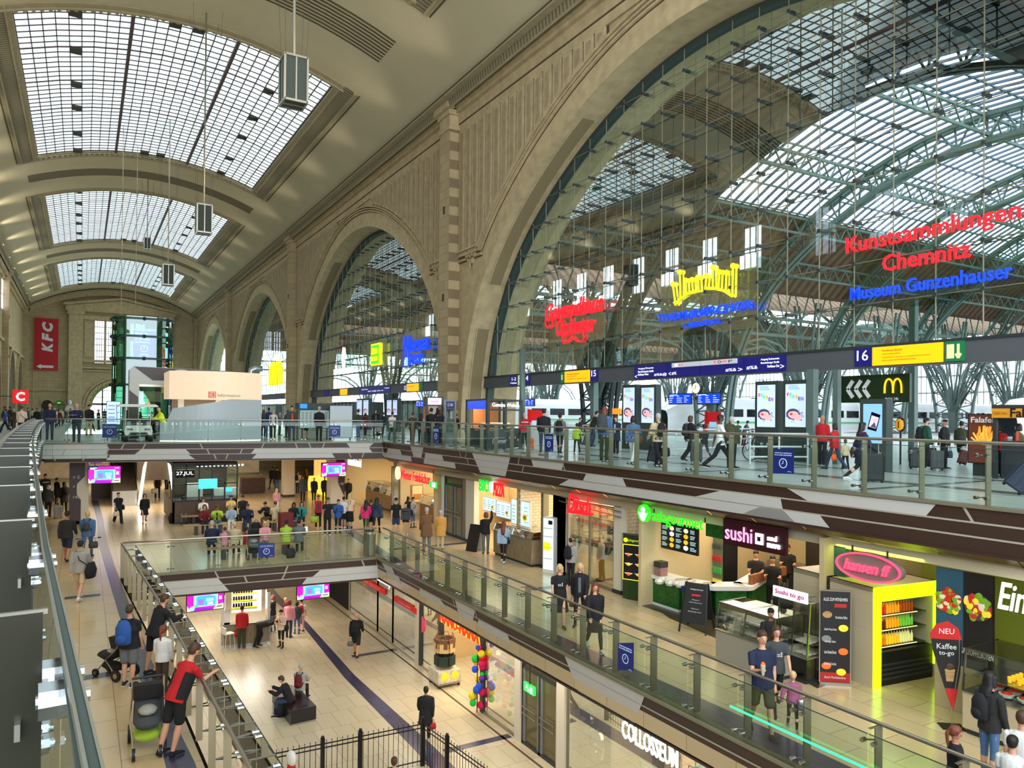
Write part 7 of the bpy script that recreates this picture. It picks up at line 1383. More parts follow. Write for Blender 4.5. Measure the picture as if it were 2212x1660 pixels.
for i,(x0,x1) in enumerate(((771,782),(785,796),(836,846),(849,858))):totem(x0,x1,23.0,865,897,ferien,['first','second','third','fourth'][i]+' from the left of four small pale advert totems under the second arch')
t=thing('overhead_sign','dark green overhead sign with chevrons and golden arches','sign',(24.0,16.1,2.1));A,B_=onx(1813,842,24),onx(1965,840,24);zt,zb=onx(1890,810,24).z,onx(1890,870,24).z;b=MB();b.box((24,B_.y,zb),(24.12,A.y,zt),M('sign_green_dark',(26,46,20),.35,emit=.05));adopt(b.build('sign_panel'),t)
b=MB();L_=A.y-B_.y;hz=(zt-zb)/2;zc=(zt+zb)/2
for i in range(3):yy=A.y-L_*(.13+.12*i);b.bar((23.98,yy,zc),(23.98,yy-.22,zc+hz*.62),.14,.02,WHITE,up=(1,0,0));b.bar((23.98,yy,zc),(23.98,yy-.22,zc-hz*.62),.14,.02,WHITE,up=(1,0,0))
adopt(b.build('chevrons'),t);b=MB()
for s in (0,1):yy=A.y-L_*(.67+.115*s);b.tube([(23.97,yy-L_*.0575*(1-math.cos(math.pi*i/10)),zc-hz*.35+hz*1.0*math.sin(math.pi*i/10)**.6) for i in range(11)],.035,M('golden',(250,186,20),.4,emit=.8),6)
adopt(b.build('arches_logo'),t);sign_text('McCafé',WHITE,(23.98,A.y-L_*.68,zb+.12),(23.98,A.y-L_*.78,zb+.12),.1,t,.002,.0,.3);sign_text('24h',WHITE,(23.98,A.y-L_*.8,zb+.12),(23.98,A.y-L_*.86,zb+.12),.1,t,.002)
for i,(x,y,w2,top,lab) in enumerate(((1972,997,.12,6.2,'tall grey-green steel column right of the chevron sign'),(1754,1003,.14,3.3,'broad grey-green steel column left of the chevron sign'),(1807,1003,.1,3.3,'slim steel column at the left edge of the chevron sign'),(1283,962,.16,4.6,'steel column left of the small advert totems'))):
    p=onz(x,y,0);t=thing('steel_column',lab,'column',tuple(p));t['kind']='structure';b=MB();b.box((-w2,-w2,0),(w2,w2,top),GSTEEL);b.build('shaft',t)
    if top>5:b=MB();b.bar((0,0,top),(.0,-1.6,top+.15),.1,.12,GSTEEL);b.build('bracket',t)
p=onz(1127,960,0);t=thing('steel_column','round steel pipe column right of the bakery kiosk','column',tuple(p));t['kind']='structure';b=MB();b.tube([(0,0,0),(0,0,5.2)],.16,GSTEEL,14);b.build('shaft',t,smooth=True)
def dep(b,w_,h_):
    rect(b,-w_/2,w_/2,0,h_,M('departure_blue',(14,60,200),.4,emit=.9));r3=random.Random(int(w_*1000))
    for c_ in range(3):
        for r in range(4):
            x=-w_/2+w_*(c_+.08)/3;rect(b,x,x+w_/3*r3.uniform(.3,.8),h_*(.15+.2*r),h_*(.2+.2*r),WTXT,-.006)
    rect(b,-w_*.45,-w_*.1,h_*.86,h_*.92,WTXT,-.006)
for x0,x1,y0,y1,X,lab in ((1445,1493,852,873,24.6,'blue departure screen left of the station clock'),(1507,1556,851,873,24.6,'blue departure screen right of the station clock'),(1133,1154,863,877,24.6,'blue departure screen beside the round pipe column'),(899,915,867,879,24.4,'small blue departure screen left of the pilaster')):
    A,B_=onx(x0,y0,X),onx(x1,y0,X);zt,zb=onx(x0,y0,X).z,onx(x0,y1,X).z;flatscreen((X,A.y,(zt+zb)/2),(X,B_.y,(zt+zb)/2),zt-zb,dep,lab,'departure_screen','screen',hang=3.9)
c=onx(1507,839,24.6);t=thing('station_clock','round white station clock above the departure screens','clock',tuple(c));b=MB();b.tube([(24.5,c.y,c.z),(24.7,c.y,c.z)],.27,DGREY,20);adopt(b.build('case'),t);b=MB();b.tube([(24.48,c.y,c.z),(24.5,c.y,c.z)],.24,M('clock_face',(250,236,200),.5,emit=.9),20);adopt(b.build('face'),t);b=MB();b.bar((24.47,c.y,c.z),(24.47,c.y,c.z+.15),.03,.01,BLACK,up=(1,0,0));b.bar((24.47,c.y,c.z),(24.47,c.y+.18,c.z-.06),.02,.01,BLACK,up=(1,0,0));adopt(b.build('hands'),t);b=MB();b.bar((24.6,c.y,c.z+.26),(24.6,c.y,3.5),.04,.04,DGREY);adopt(b.build('bracket'),t)
p=onz(1945,1004,0);t=thing('pole_sign','black pole with an oval amber sign','sign',tuple(p));b=MB();b.tube([(0,0,0),(0,0,1.2)],.035,BLACK,8);b.build('pole',t);b=MB();b.ball((0,0,1.4),.2,BLACK,12,.5,1,1.3);b.ball((-.03,0,1.4),.17,M('amber_oval',(220,150,30),.4,emit=.4),12,.5,1,1.3);b.bar((-.13,0,1.28),(-.13,0,1.52),.03,.02,BLACK,up=(1,0,0));b.build('sign_head',t)
c=onx(1331,889,22.5);t=thing('box_sign','small orange lit box sign left of the advert totems','sign',tuple(c));b=MB();b.box((22.5,c.y-.3,c.z-.14),(22.6,c.y+.3,c.z+.14),M('orange_lit',(250,130,30),.5,emit=.9));adopt(b.build('sign_panel'),t);b=MB();b.box((22.52,c.y-.04,0),(22.58,c.y+.04,c.z-.14),DGREY);adopt(b.build('pole'),t)
p=onz(1540,968,0);
for i,(x,lab) in enumerate(((1540,'red and white ticket machine right of the blue screens'),(1156,'red ticket machine behind the man in the red jacket'))):
    p=onz(x,962,0);t=thing('ticket_machine',lab,'ticket machine',tuple(p),R_(-60));b=MB();b.box((-.45,0,0),(.45,.6,1.85),M('machine_grey',(190,196,198),.4));b.build('body',t);b=MB();b.box((-.45,-.02,1.2),(.45,0,1.85),M('machine_red',(210,24,30),.4,emit=.15));b.box((-.47,-.02,.0),(-.3,.2,1.9),MATS['machine_red']);b.build('red_panel',t);b=MB();b.box((-.2,-.03,1.0),(.2,-.02,1.3),M('machine_screen',(150,190,210),.3,emit=.5));b.build('screen',t)
# barrier rails in front of the platforms
for i,(x0,y0,x1,y1) in enumerate(((1180,958,1340,962),(1460,985,1620,975),(1620,1003,1745,1003),(1150,940,1262,938))):
    A,B_=onz(x0,y0,0),onz(x1,y1,0);t=thing('barrier_rail',['pale tubular barrier behind the black-coated man','pale tubular barrier below the departure screens','pale tubular barrier holding the parked bicycles','pale tubular barrier by the far ticket machine'][i],'barrier',tuple(A))
    for z in (.25,.6,1.05):b=MB();b.tube([A+up*z,B_+up*z],.03,M('barrier_white',(206,216,212),.4),6);adopt(b.build('rail'),t)
    n=max(2,int((B_-A).length/1.6))
    for j in range(n+1):q=A+(B_-A)*j/n;b=MB();b.tube([q,q+up*1.05],.03,MATS['barrier_white'],6);adopt(b.build('post'),t)
def bicycle(x,y,a,label):
    p=onz(x,y,0);t=thing('bicycle',label,'bicycle',tuple(p),a)
    for s in (-.52,.52):
        b=MB();ring_=[(s+.33*math.cos(i*math.pi/10),0,.34+.33*math.sin(i*math.pi/10)) for i in range(21)];b.tube(ring_,.02,BLACK,5,False)
        for i in range(6):b.bar((s,0,.34),(s+.32*math.cos(i*1.047),0,.34+.32*math.sin(i*1.047)),.005,.005,GREY)
        b.build('wheel',t)
    b=MB();P={'r':(-.52,0,.34),'b':(-.08,0,.3),'s':(-.2,0,.85),'h':(.36,0,.88),'f':(.52,0,.34)}
    for u_,v in ('rb','rs','bs','bh','sh','hf'):b.tube([P[u_],P[v]],.018,DGREY,6)
    b.build('frame',t);b=MB();b.ball((-.22,0,.92),.11,BLACK,8,1.2,.6,.4);b.build('saddle',t);b=MB();b.tube([(.3,-.28,1.0),(.36,0,.98),(.3,.28,1.0)],.016,BLACK,6);b.tube([(.36,0,.88),(.36,0,.98)],.016,DGREY,6);b.build('handlebar',t);b=MB();b.tube([(-.08,-.08,.2),(-.08,-.06,.3),(-.08,.06,.3),(-.08,.08,.4)],.015,DGREY,5);b.build('pedals',t)
bicycle(1648,997,R_(100),'parked bicycle nearest the poster, front wheel towards the railing');bicycle(1690,992,R_(60),'parked bicycle partly behind the railing post, right of the other');bicycle(1622,975,R_(60),'parked bicycle farther back at the white barrier')
# falafel stand
p0,p1=onz(2092,1010,0),onz(2152,1014,0);X=22.2;A,B_=onx(2093,897,X),onx(2154,897,X);zt,zb=onx(2120,897,X).z,onx(2120,1000,X).z
def fal(b,w_,h_):
    rect(b,-w_/2,w_/2,0,h_,M('falafel_brown',(96,44,26),.5,emit=.25));r3=random.Random(8)
    for i in range(26):a=r3.uniform(.3,2.8);x=r3.uniform(-.25,.25)*w_;b.bar((x,-.008-.0004*i,h_*.4),(x+.4*w_*math.cos(a)*.7,-.008-.0004*i,h_*.4+.38*h_*math.sin(a)),.06*w_,.002,M('fry_%d' % (i % 2),((240,150,40),(250,180,70))[i % 2],.5,emit=.45),up=(0,1,0))
t=flatscreen((X,A.y,(zt+zb)/2),(X,B_.y,(zt+zb)/2),zt-zb,fal,'brown food poster reading Falafel with golden fries','food_poster','poster');o=text('lettering','Falafel',WHITE,(0,-.04,(zt-zb)*.9),RS,1,.002,t,bold=.02);fit(o,(A.y-B_.y)*.8,(zt-zb)*.12);b=MB();b.box((-.3,.06,-zb),(.3,.1,0),DGREY);b.build('stand',t)
t=thing('snack_stand','dark snack stand with amber fascia at the right edge','snack stand',(X-.3,B_.y-1,0));b=MB();z0,z1=onx(2150,903,21.6).z,onx(2150,883,21.6).z;yy=onx(2142,890,21.6).y;b.box((21.6,yy-5,z0),(21.7,yy,z1),M('amber_fascia',(196,130,30),.5,emit=.3));b.box((21.6,yy-5,z1),(24.5,yy,z1+.1),DGREY);adopt(b.build('fascia'),t);b=MB();b.box((21.9,yy-5,0),(22.3,yy-.1,1.05),DGREY);b.box((24.3,yy-5,0),(24.4,yy,z1),M('stand_back',(110,80,60),.6,noise=.5,nscale=5));adopt(b.build('counter'),t)
for q in (0,2.4,4.9):b=MB();b.box((21.65,yy-.1-q,0),(21.75,yy-q,z1),DGREY);adopt(b.build('post'),t)
sign_text('Fal',BLACK,onx(2183,892,21.58),onx(2213,893,21.58),.24,t,.003,.02);sign_text('Falafel Haus',MATS['brown_letter'],onx(2146,892,21.58),onx(2176,893,21.58),.08,t,.003);area('kiosk_lamp',(22.8,yy-2,z0-.05),1,3,50,(1,.85,.65))
goods('sauce_bottle',lambda m:m.lathe([(.04,0),(.04,.18),(.015,.25),(.001,.26)],MATS['food_tomato'],8),'red sauce bottle on the snack stand counter','bottles on the snack stand',[((22.1,yy-.4-.35*i,1.05),0) for i in range(8)],'bottle')
# far left things
c=ony(44,857,120);t=thing('letter_sign','small red lit C sign far away on the left','sign',(c.x,120,c.z-.9));b=MB();b.box((c.x-.9,120,c.z-.9),(c.x+.9,120.2,c.z+.9),M('c_red',(200,20,20),.5,emit=.8));adopt(b.build('sign_panel'),t);sign_text('C',WHTL,(c.x-.5,119.95,c.z),(c.x+.5,119.95,c.z),1.2,t,.02,.03);b=MB();b.bar((c.x-.9,120.1,c.z),(XL,120.1,c.z),.1,.1,DGREY);adopt(b.build('bracket'),t)
c=ony(150,890,150);t=thing('stone_bust','white bust on a plinth far away before the end wall','sculpture',(c.x,150,0));b=MB();b.box((-.6,-.6,0),(.6,.6,1.5),STONES);b.build('plinth',t);b=MB();b.prism([(-.7,0),(.7,0),(.5,.7),(.25,.9),(-.25,.9),(-.5,.7)],'y',-.3,.3,WHITE);b.ball((0,0,1.35),.38,WHITE,10,.85,.9,1.2);o=b.build('bust',t,loc=(0,0,1.5))
b=MB();b.box((-9,100.2,.0),(12,100.6,.2),STEEL);b.tube([(-9,100,1.2),(12,100,1.2)],.04,STEEL,6);b.poly([(-9,100,.1),(12,100,.1),(12,100,1.1),(-9,100,1.1)],GLASSG);tag(b.build('glass_railing'),'farthest glass railing beyond the second floor opening','glass railing')
# ---------------------------------------------------------------- people
PC=dict(k=(20,20,24),K=(34,32,32),n=(26,34,62),g=(104,106,108),G=(62,66,68),w=(222,220,216),b=(198,178,140),B=(112,80,50),d=(74,106,146),D=(42,58,84),r=(186,26,32),R=(104,24,30),o=(58,62,40),l=(168,200,60),p=(224,150,160),P=(214,44,104),t=(40,140,130),y=(216,190,110),Y=(220,240,30),c=(236,206,180),e=(40,84,160),s=(160,158,150),m=(70,50,40),a=(150,170,190),E=(30,80,60),q=(150,84,112),O=(232,88,30),x=(206,150,70))
def cm(k):return M('cloth_'+k,PC[k],.85)
SKINS=[M('skin_light',(214,160,130),.55),M('skin_mid',(176,122,92),.55),M('skin_dark',(96,62,46),.55)]
HAIRS=dict(k=M('hair_black',(22,18,18),.6),b=M('hair_brown',(72,46,30),.6),l=M('hair_blonde',(206,176,126),.6),g=M('hair_grey',(176,172,166),.7),r=M('hair_auburn',(112,56,34),.6))
def lofted(b,secs,m,side=Vector((1,0,0)),n=12):
    # secs: (centre, rx, ry); ry along the direction perpendicular to side and path
    k=b.mi(m);base=len(b.v)
    for i,(c,rx,ry) in enumerate(secs):
        c=Vector(c);d=(Vector(secs[min(i+1,len(secs)-1)][0])-Vector(secs[max(i-1,0)][0])).normalized();s_=side-d*side.dot(d)
        if s_.length<.1:s_=Vector((0,1,0))-d*d.y
        s_.normalize();q=d.cross(s_)
        for j in range(n):a=2*math.pi*j/n;b.v.append(tuple(c+s_*(math.cos(a)*rx)+q*(math.sin(a)*ry)))
    for i in range(len(secs)-1):
        for j in range(n):j2=(j+1) % n;b.f.append([base+i*n+j,base+i*n+j2,base+(i+1)*n+j2,base+(i+1)*n+j]);b.m.append(k)
    b.f.append([base+j for j in range(n)][::-1]);b.m.append(k);e_=base+(len(secs)-1)*n;b.f.append([e_+j for j in range(n)]);b.m.append(k)
def limb(b,p,q,r0,r1,m,bulge=0.,n=10):
    p,q=Vector(p),Vector(q);d=(q-p).normalized();secs=[(p-d*r0*.7,r0*.5,r0*.5),(p-d*r0*.3,r0*.9,r0*.9),(p,r0,r0),(p+(q-p)*.35,(r0*.65+r1*.35)+bulge,(r0*.65+r1*.35)+bulge),(q,r1,r1),(q+d*r1*.3,r1*.9,r1*.9),(q+d*r1*.7,r1*.5,r1*.5)];lofted(b,secs,m,Vector((1,0,0)),n)
POSES=dict(
    stand=dict(L=(2,3),R=(-3,4),AL=(4,12),AR=(6,14)),walk=dict(L=(24,8),R=(-16,22),AL=(-18,14),AR=(24,20)),walk2=dict(L=(-18,26),R=(22,6),AL=(22,22),AR=(-16,12)),
    stride=dict(L=(34,6),R=(-24,26),AL=(-24,10),AR=(26,26)),phone=dict(L=(3,4),R=(-4,6),AL=(16,88),AR=(18,96),hd=18),phonew=dict(L=(18,8),R=(-14,20),AL=(16,88),AR=(-8,12),hd=12),
    sit=dict(L=(84,84),R=(86,80),AL=(28,56),AR=(30,50),lean=6),sitf=dict(L=(84,88),R=(86,90),AL=(40,62),AR=(42,66),lean=24,hd=22),sitp=dict(L=(84,90),R=(86,76),AL=(20,96),AR=(22,92),lean=10,hd=24),
    rail=dict(L=(-6,4),R=(10,26),AL=(26,66),AR=(32,60),lean=20,hd=12,abL=.0,abR=.0),rail2=dict(L=(-14,2),R=(-2,14),AL=(18,56),AR=(24,66),lean=26,hd=24,abL=.0,abR=.0),read=dict(L=(2,3),R=(-6,8),AL=(24,70),AR=(26,74),lean=10,hd=20),
    bend=dict(L=(10,30),R=(-6,14),AL=(60,30),AR=(70,20),lean=78,hd=0),up=dict(L=(2,3),R=(-3,4),AL=(6,12),AR=(120,40)),drink=dict(L=(2,3),R=(-4,6),AL=(10,20),AR=(60,110)),hand=dict(L=(14,6),R=(-10,14),AL=(8,12),AR=(10,8),abR=.5),eat=dict(L=(16,6),R=(-12,18),AL=(-6,14),AR=(26,84)),push=dict(L=(18,8),R=(-14,20),AL=(34,34),AR=(34,34)))
def fk(pose):
    P=POSES[pose];lean=R_(P.get('lean',1));hip=Vector((0,0,0));tv=Vector((0,math.sin(lean),math.cos(lean)));J={'hip':hip,'tv':tv,'sh':hip+tv*.5}
    h2=lean*.45-R_(P.get('hd',0))*-.6;J['hv']=Vector((0,math.sin(h2),math.cos(h2)))
    for s,leg,arm,ab in ((-1,'L','AL',P.get('abL',.1)),(1,'R','AR',P.get('abR',.1))):
        a,kn=P[leg];a,kn=R_(a),R_(kn);h=hip+Vector((s*.095,0,-.02));k=h+Vector((s*.015,math.sin(a),-math.cos(a)))*.43;an=k+Vector((0,math.sin(a-kn),-math.cos(a-kn)))*.42
        f=R_(max(-40,min(35,math.degrees(a-kn))));toe=an+Vector((s*.03,math.cos(f*.6)*.17,-.055 if a-kn>-.3 else -.1))
        J['h'+leg],J['k'+leg],J['a'+leg],J['t'+leg]=h,k,an,toe
        a,e_=P[arm];a,e_=R_(a),R_(e_);sj=J['sh']-tv*.045+Vector((s*.185,0,0));d=Vector((s*ab,math.sin(a+lean*.4),-math.cos(a+lean*.4))).normalized();el=sj+d*.28
        d2=Vector((-s*.22*min(1,e_)+s*ab*.5,math.sin(a+e_+lean*.4),-math.cos(a+e_+lean*.4))).normalized();J['s'+leg],J['e'+leg],J['w'+leg],J['d'+leg]=sj,el,el+d2*.25,d2
    low=min(min(J['aL'].z-.085,J['tL'].z-.025),min(J['aR'].z-.085,J['tR'].z-.025));off_=Vector((0,0,-low))
    for k_ in J:
        if k_ not in ('tv','hv','dL','dR'):J[k_]=J[k_]+off_
    return J
def hand(b,w,d,s,m,lod):
    if lod:limb(b,w,w+d*.1,.03,.024,m,n=8);limb(b,w+d*.03,w+d*.08+Vector((-s*.035,.01,0)),.012,.01,m,n=6);return
    side=Vector((1,0,0));side=(side-d*side.dot(d)).normalized();nrm=d.cross(side)
    lofted(b,[(w-d*.02,.026,.022),(w+d*.03,.038,.018),(w+d*.085,.042,.016),(w+d*.095,.036,.012)],m,side,10)
    for i,ln in enumerate((.062,.074,.07,.054)):
        o=(i-1.5)*.021;p0=w+d*.08+side*o;p1=p0+d*ln*.55;p2=p1+(d*.75+nrm*(-.5 if nrm.z>0 else .5)).normalized()*ln*.5;limb(b,p0,p1,.0105,.0098,m,n=6);limb(b,p1,p2,.0098,.0085,m,n=6)
    q=w+d*.03-side*s*.03;limb(b,q,q+(d*.6-side*s*.6).normalized()*.045,.0125,.0105,m,n=6);limb(b,q+(d*.6-side*s*.6).normalized()*.045,q+(d*.95-side*s*.6).normalized()*.07,.0105,.009,m,n=6)
def rem(o,vox):
    md=o.modifiers.new('surface','REMESH');md.mode='VOXEL';md.voxel_size=vox;md.use_smooth_shade=True;return o
NP=[0]
def person(loc,rz,H_,pose,top,topc,bot,botc,hair,hairc,ext,label,group,px,bulk=1.,skin=None):
    NP[0]+=1;sk=SKINS[skin if skin is not None else (0 if NP[0] % 5 else 1)];s=H_/1.76;J=fk(pose);lod=0 if px>=122 else (1 if px>75 else 2);vox=(.0105,.021,.029)[lod]
    child=H_<1.35;hs=1.18 if child else 1.0
    t=thing('person',label,'person',loc,rz,group);t.scale=(s,s,s)
    hip,tv,sh,hv=J['hip'],J['tv'],J['sh'],J['hv'];bw=bulk
    nk=sh+tv*.05;hc=nk+hv*.175*hs
    def mesh(nm,fn,vx=vox,m=None,sm=True):
        b=MB();fn(b);o=b.build(nm,t,smooth=True);return rem(o,vx) if vx else o
    def torso(b,m,g,lo=-.1,hi=.56,shoulders=True):
        tab=[(-.1,.135,.105),(-.02,.165*bw,.12*bw),(.06,.16*bw,.118*bw),(.16,.142*bw,.105*bw),(.3,.155*bw,.115*bw),(.41,.172,.112),(.475,.165,.1),(.515,.12,.082),(.545,.07,.062)]
        secs=[(hip+tv*z,rx+g,ry+g) for z,rx,ry in tab if lo<=z<=hi];lofted(b,secs,m,n=14)
        if shoulders:limb(b,J['sL']+Vector((.05,0,.0)),J['sR']-Vector((.05,0,0)),.058+g,.058+g,m)
    def body(b):
        torso(b,sk,0);a=nk-tv*.03;e1=hc-hv*.1*hs
        lofted(b,[(a,.058,.06),(nk,.053,.055),(hc-hv*.1*hs-Vector((0,.008,0)),.05,.055)],sk,n=12)
        lofted(b,[(hc-hv*.112*hs+Vector((0,.028,0)),.028*hs,.035*hs),(hc-hv*.095*hs+Vector((0,.014,0)),.05*hs,.064*hs),(hc-hv*.05*hs,.066*hs,.084*hs),(hc,.075*hs,.096*hs),(hc+hv*.05*hs,.075*hs,.097*hs),(hc+hv*.09*hs,.058*hs,.076*hs),(hc+hv*.112*hs,.03*hs,.04*hs)],sk,n=14)
        f=Vector((0,1,0))
        if lod<2:
            b.ball(tuple(hc+f*.098*hs-hv*.018),.016*hs,sk,7,.8,1.2,1.5)
            for q in (-1,1):b.ball(tuple(hc+Vector((q*.077*hs,-.005,-.01))),.022*hs,sk,6,.5,.9,1.4)
        if lod==0:b.ball(tuple(hc+f*.088*hs+hv*.022*hs),.05*hs,sk,8,1.0,.25,.28);b.ball(tuple(hc+f*.082*hs-hv*.06*hs),.026*hs,sk,8,1.1,.5,.4)
        for q,L_ in ((-1,'L'),(1,'R')):
            limb(b,J['s'+L_],J['e'+L_],.048,.037,sk);limb(b,J['e'+L_],J['w'+L_],.037,.025,sk,.004);hand(b,J['w'+L_],J['d'+L_],q,sk,lod)
            limb(b,J['h'+L_],J['k'+L_],.083,.055,sk,.004);limb(b,J['k'+L_],J['a'+L_],.053,.035,sk,.01)
    mesh('body',body)
    # eyes and mouth for people large enough to show them
    if lod==0 or px>105:
        for q in (-1,1):b=MB();b.ball(tuple(hc+Vector((q*.03*hs,.089*hs,0))+hv*.006),.0095*hs,M('eye_white',(226,222,214),.3),8,1.2,.8,.8);b.ball(tuple(hc+Vector((q*.03*hs,.096*hs,0))+hv*.006),.0055*hs,BLACK,6);b.build('eye',t,smooth=True);b=MB();b.bar(hc+Vector((q*.015*hs,.096*hs,0))+hv*.026*hs,hc+Vector((q*.045*hs,.088*hs,0))+hv*.027*hs,.008,.006,HAIRS[hairc] if hairc in HAIRS else HAIRS['b']);b.build('eyebrow',t)
        b=MB();b.ball(tuple(hc+Vector((0,.09*hs,0))-hv*.055*hs),.02*hs,M('lip',(168,88,80),.5),8,1,.4,.28);b.build('mouth',t,smooth=True)
    # top
    tm=cm(topc);g=dict(tee=.016,shirt=.018,sweater=.026,jacket=.034,coat=.038,dress=.018,hoodie=.032,vest=.03).get(top,.02)
    def topf(b):
        lo={'coat':-.1,'dress':-.1}.get(top,-.07 if top in ('jacket','hoodie') else -.06);torso(b,tm,g,lo)
        if top=='coat':lofted(b,[(hip+tv*.05,.17*bw+g,.125*bw+g),(hip-tv*.15,.185*bw+g,.14*bw+g),(hip-tv*.34,.2*bw+g,.155*bw+g)],tm,n=14)
        else:lofted(b,[(hip+tv*.1,.155*bw+g,.112*bw+g),(hip-tv*.03,.168*bw+g,.125*bw+g),(hip-tv*.1,.17*bw+g,.128*bw+g)],tm,n=14)
        if top in ('hoodie',):b.ball(tuple(nk-Vector((0,.07,0))+Vector((0,0,.01))),.085,tm,8,1.2,.7,.7)
        if top in ('coat','jacket'):lofted(b,[(sh,.075,.075),(nk+tv*.03,.068,.07)],tm,n=10)
        for L_ in 'LR':
            if top=='vest':continue
            limb(b,J['s'+L_],J['e'+L_] if top not in ('tee','dress') else J['s'+L_]+(J['e'+L_]-J['s'+L_])*.6,.05+g,.045+g*.9,tm)
            if top not in ('tee','dress'):limb(b,J['e'+L_],J['w'+L_],.04+g*.9,.03+g*.7,tm)
    mesh({'tee':'t_shirt'}.get(top,top),topf)
    if 'bib' in ext: # inner shirt front
        b=MB();lofted(b,[(hip+tv*z+Vector((0,.118*bw+g-.012,0)),.05,.02) for z in (.02,.2,.38,.46)],cm(ext['bib']));rem(b.build('shirt_front',t,smooth=True),.02)
    if 'print' in ext:
        b=MB();r3=random.Random(3)
        for i in range(7):c=hip+tv*(.27+.035*(i // 3))+Vector((-.06+.05*(i % 3),.14*bw+g,0));b.ball(tuple(c),.022,cm('w'),6,1,.3,.5)
        b.build('chest_print',t)
    if 'stripe' in ext:b=MB();lofted(b,[(hip+tv*.36,.182+g,.128+g),(hip+tv*.40,.184+g,.128+g)],cm(ext['stripe']),n=16);b.build('stripe',t,smooth=True)
    if 'side' in ext:
        b=MB()
        for q in (-1,1):lofted(b,[(hip+tv*z+Vector((q*.13*bw,0,0)),.05+g*.5,.1+g) for z in (-.05,.1,.25,.38)],cm(ext['side']))
        rem(b.build('side_panel',t,smooth=True),vox)
    bm_=cm(botc)
    def botf(b):
        if bot in ('skirt','longskirt','dressskirt'):
            dz={'skirt':.42,'longskirt':.62,'dressskirt':.5}[bot];kc=(J['kL']+J['kR'])/2;dirv=(kc-hip).normalized();lofted(b,[(hip+tv*.08,.15*bw,.115),(hip-tv*.05,.178*bw,.14),(hip+dirv*.25,.2*bw,.165),(hip+dirv*dz,.23*bw,.2)],bm_,n=16);return
        lofted(b,[(hip+tv*.1,.158*bw,.122*bw),(hip,.172*bw,.128*bw),(hip-tv*.09,.14*bw,.11*bw)],bm_,n=14)
        w_=dict(pants=(.094,.07,.058),slim=(.088,.06,.043),wide=(.1,.085,.085),shorts=(.1,.086,0),hot=(.096,.09,0)).get(bot,(.094,.07,.058))
        for L_ in 'LR':
            if bot in ('shorts','hot'):limb(b,J['h'+L_],J['h'+L_]+(J['k'+L_]-J['h'+L_])*(.88 if bot=='shorts' else .42),w_[0]*bw**.5,w_[1]*bw**.5,bm_)
            else:limb(b,J['h'+L_],J['k'+L_],w_[0]*bw**.5,w_[1],bm_);limb(b,J['k'+L_],J['a'+L_]+(J['a'+L_]-J['k'+L_])*.06,w_[1],w_[2],bm_)
    mesh({'pants':'trousers','slim':'trousers','wide':'trousers','hot':'shorts','longskirt':'skirt','dressskirt':'skirt'}.get(bot,bot),botf,max(vox,.014))
    if 'tights' in ext:
        b=MB()
        for L_ in 'LR':limb(b,J['h'+L_],J['k'+L_],.086,.058,cm('k'));limb(b,J['k'+L_],J['a'+L_],.056,.038,cm('k'),.01)
        rem(b.build('tights',t,smooth=True),vox)
    shm=cm(ext.get('shoe','K'))
    for L_ in 'LR':
        b=MB();a,to=J['a'+L_],J['t'+L_];d=(to-a);lofted(b,[(a+Vector((0,-.06,-.06)),.03,.022),(a+Vector((0,-.03,-.045)),.042,.04),(a+d*.35+Vector((0,0,-.015)),.044,.036),(a+d*.8,.046,.026),(to+Vector((0,.03,0)),.03,.016)],shm,n=10);lofted(b,[(a+Vector((0,0,.01)),.042,.042),(a+Vector((0,-.01,-.05)),.044,.045)],shm,n=10);rem(b.build('shoe',t,smooth=True),max(.012,vox*.7))
        if ext.get('shoe')=='w' or 'sole' in ext:b=MB();b.hexa([tuple(a+Vector(v)) for v in ((-.04,-.07,-.092),(.04,-.07,-.092),(.045,.16,-.092 if to.z>a.z-.08 else to.z-a.z-.03),(-.045,.16,-.092 if to.z>a.z-.08 else to.z-a.z-.03),(-.04,-.07,-.075),(.04,-.07,-.075),(.045,.16,-.072 if to.z>a.z-.08 else to.z-a.z-.01),(-.045,.16,-.072 if to.z>a.z-.08 else to.z-a.z-.01))],cm('w'));b.build('sole',t)
    # hair and hats
    if hair != 'bald':
        hm=HAIRS[hairc]
        def hf(b):
            lofted(b,[(hc+Vector((0,-.036,0))-hv*.065*hs,.05*hs,.05*hs),(hc+Vector((0,-.03,0))-hv*.01*hs,.08*hs,.078*hs),(hc+Vector((0,-.024,0))+hv*.035*hs,.086*hs,.09*hs),(hc+Vector((0,-.004,0))+hv*.062*hs,.085*hs,.104*hs),(hc+Vector((0,-.002,0))+hv*.1*hs,.074*hs,.092*hs),(hc+hv*.132*hs,.04*hs,.055*hs)],hm,n=14)
            if hair in ('long','bob','pony'):
                for q in (-1,1):limb(b,hc+Vector((q*.078*hs,.02,0))+hv*.05,hc+Vector((q*.082*hs,-.0,0))-hv*(.1 if hair != 'pony' else .02),.028,.03 if hair != 'pony' else .012,hm)
            if hair=='long':lofted(b,[(hc+Vector((0,-.04,.03)),.085,.065),(hc+Vector((0,-.065,-.1)),.1,.055),(sh+Vector((0,-.12,0)),.11,.045),(sh-tv*.14+Vector((0,-.13,0)),.09,.035),(sh-tv*.24+Vector((0,-.13,0)),.05,.02)],hm,n=12)
            if hair=='bob':lofted(b,[(hc+Vector((0,-.03,.03)),.094,.085),(hc+Vector((0,-.04,-.07)),.1,.075),(hc+Vector((0,-.045,-.12)),.085,.06)],hm,n=12)
            if hair=='pony':lofted(b,[(hc+Vector((0,-.09,.06)),.03,.03),(hc+Vector((0,-.14,-.02)),.035,.032),(hc+Vector((0,-.13,-.16)),.03,.028),(hc+Vector((0,-.12,-.28)),.012,.012)],hm,n=8)
